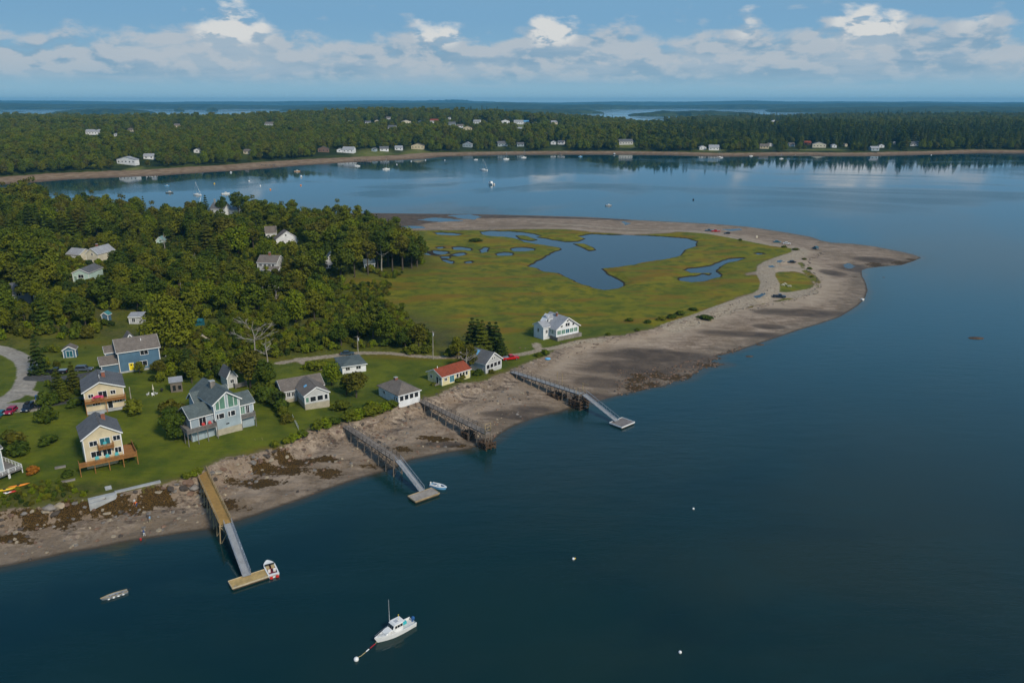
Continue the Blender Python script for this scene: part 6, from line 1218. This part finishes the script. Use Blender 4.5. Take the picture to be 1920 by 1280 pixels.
# ---------------------------------------------------------------- cars
def paint(n, c): return M('car_paint_'+n, c, .28, .06, 1, .5)
def car(px, py, deg, m, label, kind='suv', group=None, z=None):
    c = G(px, py, 500); o = empty('pickup_truck' if kind == 'pickup' else 'parked_car', c, math.radians(deg), label, 'truck' if kind == 'pickup' else 'car', group)
    L, Wd = {'suv': (4.7, 1.85), 'sedan': (4.6, 1.8), 'pickup': (5.6, 1.95), 'hatch': (4.0, 1.75)}[kind]; h = .92 if kind != 'sedan' else .82; a = L/2; b = MB()
    if kind == 'pickup':
        b.side([(-a, .42), (-a, 1.05), (-a+.1, 1.08), (-.35, 1.08), (-.35, 1.12), (1.1, 1.12), (a-.15, 1.02), (a, .85), (a, .42)], -Wd/2, Wd/2); bd = b.build('body', m, o, bevel=.06)
        b = MB(); b.side([(-.55, 1.123), (1.25, 1.123), (.75, 1.72), (-.4, 1.72)], -Wd/2+.12, Wd/2-.12); b.build('cab', m, o, bevel=.05); cabx = (-.55, 1.25, .75, -.4, 1.123, 1.72)
        b = MB(); b.box(-a+.12, -.68, -Wd/2+.15, Wd/2-.15, 1.083, 1.12); b.build('bed_liner', ALU if 'red' in label else DARKM, o)
    else:
        b.side([(-a, .38), (-a, h-.1), (-a+.15, h), (a-.95, h), (a-.12, h-.14), (a, h-.3), (a, .38)], -Wd/2, Wd/2); b.build('body', m, o, bevel=.06)
        t = {'suv': 1.72, 'hatch': 1.5, 'sedan': 1.42}[kind]; cabx = ((-a+.15 if kind != 'sedan' else -a+.75), a-1.15, a-1.85, (-a+.4 if kind != 'sedan' else -a+1.3), h+.003, t); b = MB()
        b.side([(cabx[0], cabx[4]), (cabx[1], cabx[4]), (cabx[2], cabx[5]), (cabx[3], cabx[5])], -Wd/2+.1, Wd/2-.1); b.build('cab', m, o, bevel=.06)
    x0, x1, x2, x3, z0, z1 = cabx; f = lambda x, xx, q: x+(xx-x)*q
    for s in (1, -1):
        y = s*(Wd/2-.085); b = MB(); p4 = [(f(x0, x3, .2)+.12, z0+(z1-z0)*.16), (f(x1, x2, .2)-.15, z0+(z1-z0)*.16), (f(x1, x2, .85)-.1, z0+(z1-z0)*.84), (f(x0, x3, .85)+.1, z0+(z1-z0)*.84)]; b.side(p4, min(y, y+s*.02)-.002, max(y, y+s*.02)+.002); b.build('side_window', GLASS, o)
    for xa, xb, nm, k in ((x1, x2, 'windscreen', 1), (x0, x3, 'rear_window', -1)):
        b = MB(); lo, hi_ = .14, .88; e = .03*k; ys = Wd/2-.2; A_ = (f(xa, xb, lo), z0+(z1-z0)*lo); B2 = (f(xa, xb, hi_), z0+(z1-z0)*hi_)
        b.add([(A_[0]+e, -ys, A_[1]), (A_[0]+e, ys, A_[1]), (B2[0]+e, ys*.94, B2[1]), (B2[0]+e, -ys*.94, B2[1]), (A_[0]-e, -ys, A_[1]), (A_[0]-e, ys, A_[1]), (B2[0]-e, ys*.94, B2[1]), (B2[0]-e, -ys*.94, B2[1])], [(0,1,2,3),(7,6,5,4),(0,4,5,1),(1,5,6,2),(2,6,7,3),(3,7,4,0)]); b.build(nm, GLASS, o)
    for sx in (a-.95, -a+.95):
        for s in (1, -1):
            b = MB(); b.tube((sx, s*(Wd/2-.22), .34), (sx, s*(Wd/2+.02), .34), .35, .35, 14); wq = b.build('wheel', DARKM, o); b = MB(); b.tube((sx, s*(Wd/2+.0), .34), (sx, s*(Wd/2+.035), .34), .2, .2, 10); b.build('rim', CHROME, wq)
    for s in (1, -1):
        b = MB(); b.box(a-.05, a+.02, s*Wd*.36-.2, s*Wd*.36+.2, .60, .76); b.build('headlight', TRIM, o); b = MB(); b.box(-a-.02, -a+.05, s*Wd*.38-.13, s*Wd*.38+.13, .62, .85); b.build('tail_light', RED, o)
    b = MB(); b.box(a-.02, a+.05, -Wd/2+.1, Wd/2-.1, .40, .56); b.box(-a-.05, -a+.02, -Wd/2+.1, Wd/2-.1, .40, .56); b.build('bumper', DARKM, o)
    if 'roof box' in label: b = MB(); b.box(-.9, .7, -.45, .45, z1+.08, z1+.42); b.build('roof_box', DARKM, o, bevel=.1)
    return o
DBL = paint('dark_blue', (.015, .028, .05)); BLK = paint('black', (.012, .014, .018)); REDP = paint('red', (.50, .012, .015)); MAG = paint('crimson', (.34, .01, .05)); TEALP = paint('teal', (.02, .16, .22)); GRY = paint('grey', (.08, .10, .13)); WHP = paint('white', (.7, .7, .7)); STL = paint('steel', (.05, .085, .12))
car(53, 768, -82, DBL, 'dark blue SUV with black roof box parked on the gravel lot', 'suv'); car(21, 774, -84, MAG, 'crimson hatchback parked on the gravel lot left of the blue SUV', 'hatch'); car(0, 780, -84, TEALP, 'teal car cut by the left picture edge on the gravel lot', 'sedan')
car(107, 700, 192, BLK, 'black pickup truck with red tail lights on the asphalt drive', 'pickup'); car(158, 695, 8, GRY, 'dark grey SUV on the asphalt drive, left of the dark blue house', 'suv'); car(651, 665, 12, STL, 'steel-blue sedan on the dirt lane behind the low white bungalow', 'sedan')
car(957, 674, 18, REDP, 'bright red pickup truck on the grass right of the white gabled cottage', 'pickup')
car(1461, 558, -14, DBL, 'dark blue pickup parked at the lower edge of the spit loop road', 'pickup'); car(1484, 493, 184, BLK, 'black sedan parked on the sand at the middle of the spit loop', 'sedan'); car(1457, 455, -14, TEALP, 'dark teal car, left of the pair on the back track of the spit', 'sedan'); car(1475, 458, -10, WHP, 'white car, right of the pair on the back track of the spit', 'sedan')
car(1330, 434, 172, STL, 'steel-grey pickup with load left of the red truck on the back track', 'pickup'); car(1342, 435, 172, REDP, 'red pickup on the back track of the spit', 'pickup'); car(1363, 439, 172, BLK, 'black car right of the red truck on the back track', 'hatch'); car(1529, 467, 100, TEALP, 'dark teal SUV parked at the far tip of the spit track', 'suv')
# ---------------------------------------------------------------- poles, garden things, people
def pole(px, py, hpx, label, lean=0, trans=True, m=None):
    c = G(px, py, 500); H = hpx*math.hypot(c.y, 80)/FPX/.95; o = empty('utility_pole', c, 0, label, 'pole', 'utility poles'); b = MB(); b.tube((0, 0, -.5), (lean, 0, H), .16, .10, 8); b.build('post', m or BARKL, o)
    if trans: b = MB(); b.tube((.3, 0, H-1.6), (.3, 0, H-.7), .22, .22, 8); b.build('transformer', M('transformer_grey', (.45, .47, .48), .5), o); b = MB(); b.bar((-.9, 0, H-.35), (.9, 0, H-.35), .1); b.build('crossarm', POSTM, o)
    return o
P0 = pole(672, 668, 38, 'pale utility pole with grey transformer behind the low white bungalow'); P1_ = pole(812, 673, 52, 'dark utility pole with grey transformer left of the red-roofed cottage', .2); P2_ = pole(271, 626, 28, 'pale utility pole with transformer behind the dark blue house', .1)
pole(247, 757, 32, 'thin pale pole between the long-balcony yellow house and the garden chairs', 0, False); pole(227, 712, 30, 'slim grey pole in front of the dark blue house', 0, False, POSTM); pole(912, 640, 30, 'slim pole above the spruces by the white gabled cottage', 0, False)
b = MB(); c = G(529, 760, 400); 
for px, py, lb in [(277, 741, 'white garden chair left of the closed parasol'), (287, 742, 'white garden chair right of the closed parasol'), (293, 739, 'white garden chair farthest right of the lawn group')]: c = G(px, py, 400); chair(c, random.uniform(0, 6), TRIM, lb, 'white lawn chairs', .72)
c = G(288, 737, 400); o = empty('closed_parasol', c, 0, 'closed cream parasol standing among white lawn chairs', 'parasol'); b = MB(); b.tube((0, 0, 0), (0, 0, 2.6), .05); b.build('pole', TRIM, o); b = MB(); b.tube((0, 0, 1.1), (0, 0, 2.6), .26, .04, 8); b.build('canopy', CANV, o)
c = G(304, 735, 400); o = empty('grill', c, 0, 'black kettle grill right of the white lawn chairs', 'grill'); b = MB(); b.ball((0, 0, .8), .42, .8); b.build('kettle', DARKM, o); b = MB(); [b.tube((0, 0, .6), (math.cos(k)*.35, math.sin(k)*.35, 0), .03) for k in (0, 2.1, 4.2)]; b.build('stand', DARKM, o)
def kayak(px, py, deg, m, label):
    c = G(px, py, 400); o = empty('kayak', (c.x, c.y, c.z+.25), math.radians(deg), label, 'kayak', 'kayaks on the grass'); L = 4.2; b = MB(); n = 14; vs = []; fs = []
    for i in range(n+1):
        t = i/n*2-1; w_ = .36*(1-abs(t)**2.4)+.01; z = .05+.14*t*t
        vs += [(t*L/2, w_*math.cos(k), z+(.17 if math.sin(k) > 0 else .22)*math.sin(k)*(1-abs(t)**3)) for k in [j*math.pi/4 for j in range(8)]]
    for i in range(n):
        for j in range(8): fs.append((i*8+j, i*8+(j+1) % 8, i*8+8+(j+1) % 8, i*8+8+j))
    fs += [tuple(range(7, -1, -1)), tuple(range(n*8, n*8+8))]; b.add(vs, fs); b.build('hull', m, o, True); b = MB(); b.ball((-.1, 0, .2), .34, .25, 10, 6); ob = b.build('cockpit', DARKM, o); return o
kayak(36, 912, 30, ORANGE, 'orange kayak lying on the grass, right of the red one'); kayak(10, 920, 26, YEL, 'yellow kayak on the grass at the left picture edge'); kayak(16, 925, 26, RED, 'red kayak below the yellow kayak'); kayak(2, 928, 24, TRIM, 'white kayak nearest the bank at the left edge')
def flat(px, py, w_, d_, h_, m, name, label, cat, rz=.5):
    c = G(px, py, 400); b = MB(); b.box(-w_/2, w_/2, -d_/2, d_/2, -.2, h_); o = b.build(name, m, None, bevel=.03); o.location = c; o.rotation_euler = (0, 0, rz); return tag(o, label, cat)
flat(113, 876, 2.2, .9, .25, STONE, 'stone_slab', 'flat stone slab on the lawn left of the nearest yellow house', 'stone'); flat(127, 902, 3.0, .7, .3, STONE, 'stone_slab', 'pale stone slab by a shrub below the nearest yellow house', 'stone')
c = G(70, 748, 400); o = empty('trash_bin', c, 0, 'blue bin on the gravel beside the drive', 'bin'); b = MB(); b.box(-.35, .35, -.35, .35, 0, 1.0); b.build('bin', BLUE, o, bevel=.05); b = MB(); b.box(-.38, .38, -.38, .38, 1.003, 1.1); b.build('lid', BLUE, o)
c = G(320, 668, 400); o = empty('white_trailer', c, .6, 'small white upturned dinghy right of the dark blue house', 'boat'); o.name = 'upturned_dinghy'; b, *_ = hull_mb(3.4, 1.3, .5); h_ = b.build('hull', WHITEP, o); h_.rotation_euler = (math.pi, 0, 0); h_.location = (0, 0, .55)
c = G(381, 637, 400); o = empty('tent', c, .3, 'pale brush-pile tarpaulin tent in the thicket behind the blue house', 'tent'); b = MB(); b.side([(-2, 0), (-.2, 1.9), (.2, 1.9), (2, 0)], -1.5, 1.5); b.build('cover', M('tarp_pale', (.48, .42, .32), .9, .2), o)
# boundary fence
c0 = G(549, 783, 400); c1 = G(560, 806, 400); d = c1-c0; L = d.length; o = empty('garden_fence', c0, math.atan2(d.y, d.x), 'short grey mesh fence between the big lawn and the bungalow lawn', 'fence')
for i in range(6): x = L*i/5; b = MB(); b.bar((x, 0, -.6), (x, 0, 1.0), .08); b.build('post', ALU, o)
b = MB()
for k in range(5): b.bar((0, 0, .15+k*.2-.02), (L, 0, .15+k*.2+(c1.z-c0.z)), .02)
b.build('wire_mesh', ALU, o)
# picnic tables and huts on the spit
def picnic(px, py, deg, label):
    c = G(px, py, 400); o = empty('picnic_table', c, math.radians(deg), label, 'table', 'picnic tables on the grass island'); b = MB(); b.box(-.95, .95, -.38, .38, .72, .78); b.build('table_top', CANV, o)
    for s in (1, -1): b = MB(); b.box(-.95, .95, s*.75-.13, s*.75+.13, .42, .47); b.build('bench', CANV, o); b = MB(); b.bar((s*.7, -.75, .4), (s*.7, .75, .4), .06); b.bar((s*.7, -.6, 0), (s*.7, -.15, .72), .07); b.bar((s*.7, .6, 0), (s*.7, .15, .72), .07); b.build('leg', CANV, o)
picnic(1468, 536, 80, 'picnic table standing on the grass island of the spit, leftmost'); picnic(1472, 534, 80, 'picnic table standing on the grass island of the spit, middle'); picnic(1480, 538, 10, 'picnic table on the grass island of the spit, rightmost')
c = G(1419, 446, 400); b = MB(); b.box(-.5, .5, -.1, .1, 0, 1.4); b.bar((-.4, 0, -.3), (-.4, 0, 1.5), .12); b.bar((.4, 0, -.3), (.4, 0, 1.5), .12); o = b.build('notice_board', CANV); o.location = c; tag(o, 'small cream notice board beside the back track of the spit', 'sign')
c = G(1618, 562, 400); flat(1617, 562, 1.2, 1.0, .5, TRIM, 'cooler_box', 'white box left at the water edge of the spit beach', 'box')
# people
def person(px, py, deg, shirt, pants, label, bend=0.0, stride=.18, arm=.2, z=None):
    c = G(px, py, 500); o = empty('person', c, math.radians(deg), label, 'person'); b_ = bend
    def up(h, f=0.0): # point on bending torso
        return Vector((f+math.sin(b_)*h, 0, .92+math.cos(b_)*h))
    V = [up(0), up(.22), up(.42), up(.52), up(.60), up(.70)]; E = [(0, 1), (1, 2), (2, 3), (3, 4), (4, 5)]; R = [.14, .12, .15, .06, .085, .075]
    def chain(start, pts, rs):
        p_ = start
        for q, r_ in zip(pts, rs): V.append(Vector(q)); R.append(r_); E.append((p_, len(V)-1)); p_ = len(V)-1
        return p_
    sh = up(.43)
    for s in (1, -1):
        chain(0, [(0, s*.10, .86), (stride*s*.5+.04, s*.11, .48), (stride*s, s*.11, .09), (stride*s+.16, s*.12, .045)], [.095, .06, .042, .04])
        h_ = chain(2, [sh+Vector((0, s*.19, -.02)), sh+Vector((arm*.5+.02, s*.25, -.28)), sh+Vector((arm+.08, s*.24, -.52))], [.055, .042, .03])
        for k in range(5): chain(h_, [sh+Vector((arm+.10+.012*k, s*(.21+.017*k), -.60-(.03 if 0 < k < 4 else 0))), sh+Vector((arm+.12+.012*k, s*(.20+.017*k), -.66-(.03 if 0 < k < 4 else 0)))], [.010, .008])
    me = bpy.data.meshes.new('body'); me.from_pydata(V, E, []); ob = bpy.data.objects.new('body', me); link(ob, o); me.materials.append(SKIN); sk = ob.modifiers.new('skin', 'SKIN')
    for v, r_ in zip(me.skin_vertices[0].data, R): v.radius = (r_, r_)
    me.skin_vertices[0].data[0].use_root = True; ss_ = ob.modifiers.new('sub', 'SUBSURF'); ss_.levels = 1; ss_.render_levels = 1
    b = MB(); b.tube(up(-.06), up(.2), .165, .145, 10); b.tube(up(.2), up(.47), .145, .17, 10); b.tube(up(.47), up(.53), .16, .07, 10)
    for s in (1, -1): b.tube(sh+Vector((0, s*.15, 0)), sh+Vector((arm*.5+.02, s*.25, -.28)), .078, .06, 8)
    b.build('shirt', shirt, o, True); b = MB(); b.tube((0, 0, .8), up(.06), .15, .155, 10)
    for s in (1, -1): b.tube((0, s*.09, .88), (stride*s*.5+.04, s*.11, .48), .11, .075, 8); b.tube((stride*s*.5+.04, s*.11, .48), (stride*s, s*.11, .12), .075, .055, 8)
    b.build('trousers', pants, o, True); hd = up(.64); b = MB(); b.ball(hd+Vector((0, 0, 0)), .105, 1.2, 10, 8); b.build('head', SKIN, o, True); b = MB(); b.ball(hd+Vector((-.03, 0, .045)), .108, 1.0, 10, 7); b.build('hair', M('hair', (.07, .05, .035), .9), o, True); b = MB(); b.bar(hd+Vector((.09, 0, -.02)), hd+Vector((.13, 0, -.03)), .03); b.build('nose', SKIN, o); return o
PB = M('cloth_blue', (.03, .08, .22), .9); PW = M('cloth_white', (.7, .7, .68), .9); PO = M('cloth_orange', (.85, .16, .02), .9); PLB = M('cloth_light_blue', (.15, .38, .6), .9); PK = M('cloth_khaki', (.35, .30, .2), .9)
person(257, 949, 250, PO, PB, 'person in orange top and blue trousers bending over the rocks below the seawall', .9, .3, .35); person(282, 979, 200, PLB, PK, 'person in light blue shirt walking on the stony beach'); person(271, 1005, 160, PB, PW, 'person in dark blue shirt near the water edge at lower left', .25, .1)
c = G(264, 1012, 400); o = empty('bucket', c, 0, 'small red bucket on the sand by the person in dark blue', 'bucket'); b = MB(); b.tube((0, 0, 0), (0, 0, .38), .16, .22, 10); b.build('pail', RED, o); b = MB(); b.tube((-.21, 0, .36), (0, 0, .58), .015); b.tube((0, 0, .58), (.21, 0, .36), .015); b.build('handle', CHROME, o)
b = MB(); c = G(252, 940, 400); o = empty('bucket', c, 0, 'white bucket beside the bending person in orange', 'bucket'); b.tube((0, 0, 0), (0, 0, .42), .18, .22, 10); b.build('pail', PW, o); b = MB(); b.tube((-.21, 0, .4), (0, 0, .6), .015); b.tube((0, 0, .6), (.21, 0, .4), .015); b.build('handle', CHROME, o)
person(101, 836-3, 0, PB, PK, 'person standing on the lawn path at left') if False else None
c = G(1027, 674, 400); kk = MB(); kk.ball((0, 0, .3), 1.0, .35, 10, 6); o = kk.build('tarp_bundle', LBLUE); o.location = c; tag(o, 'bright blue tarpaulin bundle on the upper beach near the red pickup', 'tarp')
# ---------------------------------------------------------------- boulders, driftwood, shingle
ROCKS = [M('boulder_grey', (.20, .18, .16), .9, .35, .9, bmp=.8), M('boulder_tan', (.34, .28, .20), .9, .3, .9, bmp=.8), M('boulder_dark', (.085, .07, .058), .9, .35, .9, bmp=.8), M('boulder_rust', (.20, .125, .085), .9, .35, .9, bmp=.8)]
def rock_np(seed, r_=1.0, n=9, m=6, jit=.24, fz=.62):
    r = np.random.default_rng(seed); b = MB(); b.ball((0, 0, 0), 1, 1, n, m); V = np.array(b.v); k = r.normal(size=(5, 3)); k /= np.linalg.norm(k, axis=1)[:, None]
    for kk in k:
        d = V@kk; V = V-np.outer(np.maximum(d-r.uniform(.45, .75), 0), kk)
    V *= 1+r.uniform(-jit, jit, (len(V), 1))*.5; V[:, 2] *= fz; return V, b.f
RM = []
for i in range(8):
    V, F = rock_np(100+i); me = bpy.data.meshes.new('boulder'); me.from_pydata(V.tolist(), [], F); me.materials.append(ROCKS[i % 4]); RM.append(me)
rr = random.Random(5)
BL = [(94, 950, 1.6), (112, 948, 1.9), (104, 962, 1.5), (125, 946, 1.3), (140, 943, 1.1), (86, 958, 1.2), (127, 970, .6), (352, 905, 1.9), (365, 912, 1.8), (378, 920, 1.3), (345, 915, 1.6), (357, 925, 1.2), (395, 887, 1.5), (408, 885, 1.9), (402, 898, 1.3), (418, 879, 1.2), (382, 905, 1.1), (372, 932, 1.0), (320, 916, 1.2), (307, 915, 1.0), (332, 908, 1.1), (296, 922, .9), (500, 855, 1.3), (488, 863, 1.6), (476, 866, 1.3), (508, 862, 1.0), (515, 846, .9), (530, 842, .9),
 (545, 835, .8), (565, 827, .8), (585, 812, .7), (640, 800, 1.0), (652, 803, 1.0), (665, 800, .8), (680, 795, .8), (700, 788, .8), (722, 782, .8), (742, 773, .8), (765, 762, .7), (846, 735, 1.0), (858, 728, .9), (868, 733, .8), (880, 726, .7), (905, 716, .6), (852, 742, .8), (924, 712, .6), (1053, 644, .9), (1067, 641, .8), (1078, 640, .7), (1120, 636, .6), (1150, 633, .6), (975, 652, .7), (985, 653, .6), (1000, 651, .6), (760, 774, .6), (20, 966, 1.1), (45, 962, 1.0), (60, 958, .9), (5, 985, .9), (70, 990, .8), (30, 1000, .9), (200, 962, .9), (228, 958, .9), (175, 955, .8), (160, 950, .9)]
for i, (px, py, s) in enumerate(BL):
    c = G(px, py, 300); o = bpy.data.objects.new('boulder', RM[i % 8]); link(o); o.location = c; s *= rr.uniform(.55, .8); o.scale = (s*rr.uniform(.9, 1.5), s*rr.uniform(.8, 1.1), s*rr.uniform(.7, 1)); o.rotation_euler = (rr.uniform(-.2, .2), rr.uniform(-.2, .2), rr.uniform(0, 6))
    spot = ('on the bank left of the seawall' if px < 150 and py < 980 else 'on the low rocks at the far left of the beach' if px < 80 else 'below the seawall' if px < 300 else 'beside the head of the brown wooden pier' if px < 430 else 'around the foot of the short tan stairs' if px < 570 else 'on the bank above the weathered grey pier' if px < 780 else 'on the bank below the red-roofed cottage' if px < 940 else 'along the lane edge by the marsh-edge house')
    sz = 'very large' if s > 1.15 else 'large' if s > .85 else 'mid-sized' if s > .6 else 'small' if s > .45 else 'very small'; q_ = o.scale[0]/o.scale[1]; sz += ' long' if q_ > 1.45 else ' roundish' if q_ < 1.15 else ' flat' if o.scale[2] < s*.82 else ' blocky'; tag(o, '%s %s boulder %s' % (sz, ['grey', 'tan', 'dark', 'rust-brown'][i % 4], spot), 'boulder', 'boulders along the bank')
def stones(name, label, zone, seed, n, s0, s1, cond):
    r = np.random.default_rng(seed); x0, y0 = zone.min(0); x1, y1 = zone.max(0); X = r.uniform(x0, x1, n*8); Y = r.uniform(y0, y1, n*8); k = dist(zone, X, Y) > 0; X, Y = X[k], Y[k]; dw = dist(SHORE, X, Y); dv = dist(VEG, X, Y); k = cond(X, Y, dw, dv, r); X, Y = X[k][:n], Y[k][:n]; Z = hnear(X, Y)
    sc = s0+(s1-s0)*r.uniform(0, 1, len(X))**2.5; return stuff_scatter(name, label, 'stones', [q for i, q in enumerate(RO) if i % 4 > 1] if 'weed' in name else RO, X, Y, Z, sc, seed)
RO = [next(o for o in SC.objects if o.type == 'MESH' and o.data == m) for m in RM]
beach = poly([(-150, 1090), (0, 1066), (300, 1010), (560, 945), (770, 865), (935, 820), (1150, 745), (1400, 655), (1600, 595), (1640, 540), (1500, 460, 2), (1420, 540, 2), (1085, 630, 3), (787, 735, 4), (560, 800, 4), (300, 890, 4), (0, 940, 4), (-150, 960, 4)])
stones('beach_stones', 'scattered stones and broken ledge on the rocky left beach', beach, 61, 6500, .07, .62, lambda X, Y, dw, dv, r: (dv < -.2) & (dw > .5) & (X < 5) & (vnoise(X+Y*.4, Y*2-X, 9, 4)+r.uniform(-.2, .35, len(X)) > .52))
stones('bank_stones', 'line of pale stones and driftwood along the upper edge of the beach', beach, 62, 3000, .08, .5, lambda X, Y, dw, dv, r: (dv < .8) & (dv > -4.5-2*vnoise(X, Y, 10, 2)) & (dw > 2) & (r.uniform(size=len(X)) < .7))
stones('weed_stones', 'dark weed-covered stones around the gravel point', poly([(1155,700),(1250,690),(1390,650),(1400,662),(1300,715),(1200,740),(1150,745)]), 63, 900, .1, .5, lambda X, Y, dw, dv, r: (dw > -.5))
# driftwood and wrack lines along the spit storm beach
r = np.random.default_rng(9); b = MB(); cnt = 0
for line in ([(1405,574,2.6),(1440,566,2.7),(1470,560,2.8),(1500,552,2.8),(1525,543,2.8),(1538,530,2.8),(1532,518,2.6),(1515,500,2.5),(1512,488,2.4),(1530,478,2.4),(1540,470,2.3)], [(1050,668,3),(1075,656,3),(1110,645,3),(1140,637,3),(1200,622,3)], [(560,832,3.6),(600,822,3.5),(660,805,3.4),(740,783,3.2)], [(410,868,3.8),(440,866,3.8),(480,864,3.6)], [(1230,614,2.8),(1300,600,2.7),(1370,580,2.6),(1420,565,2.6)]):
    pl = poly(line)
    for i in range(len(pl)-1):
        d = pl[i+1]-pl[i]; L = np.hypot(*d); n = int(L/1.3)
        for j in range(n):
            p_ = pl[i]+d*(j+r.uniform())/n+r.normal(size=2)*1.2; a = math.atan2(d[1], d[0])+r.normal()*.5; l = r.uniform(.5, 2.6); g = gz(p_[0], p_[1])+.12
            if dist(SHORE, np.array([p_[0]]), np.array([p_[1]]))[0] > 2: b.tube((p_[0]-math.cos(a)*l/2, p_[1]-math.sin(a)*l/2, g), (p_[0]+math.cos(a)*l/2, p_[1]+math.sin(a)*l/2, g+r.uniform(-.05, .2)), r.uniform(.07, .2), r.uniform(.05, .12), 5); cnt += 1
o = b.build('driftwood', M('driftwood', (.17, .135, .11), .95, .45, .6)); tag(o, 'tangled line of driftwood and weed along the upper spit beach', 'driftwood', kind='stuff'); print('driftwood', cnt)
# ---------------------------------------------------------------- haze: blue air over the whole place
b = MB(); b.box(-14500, 14500, -700, 16500, -6, 142); hm = bpy.data.materials.new('haze'); hm.use_nodes = True; hm.node_tree.nodes.clear(); S.nt = hm.node_tree
pv = S.new('ShaderNodeVolumePrincipled'); S.put(pv.inputs['Color'], (.18, .62, 1.0)); pv.inputs['Density'].default_value = .5/8500; pv.inputs['Anisotropy'].default_value = .0
ov_ = S.new('ShaderNodeOutputMaterial'); S.nt.links.new(pv.outputs[0], ov_.inputs['Volume']); o = b.build('haze', hm); tag(o, 'thin blue haze over the bay and far land', 'haze', kind='stuff'); o.display_type = 'WIRE'
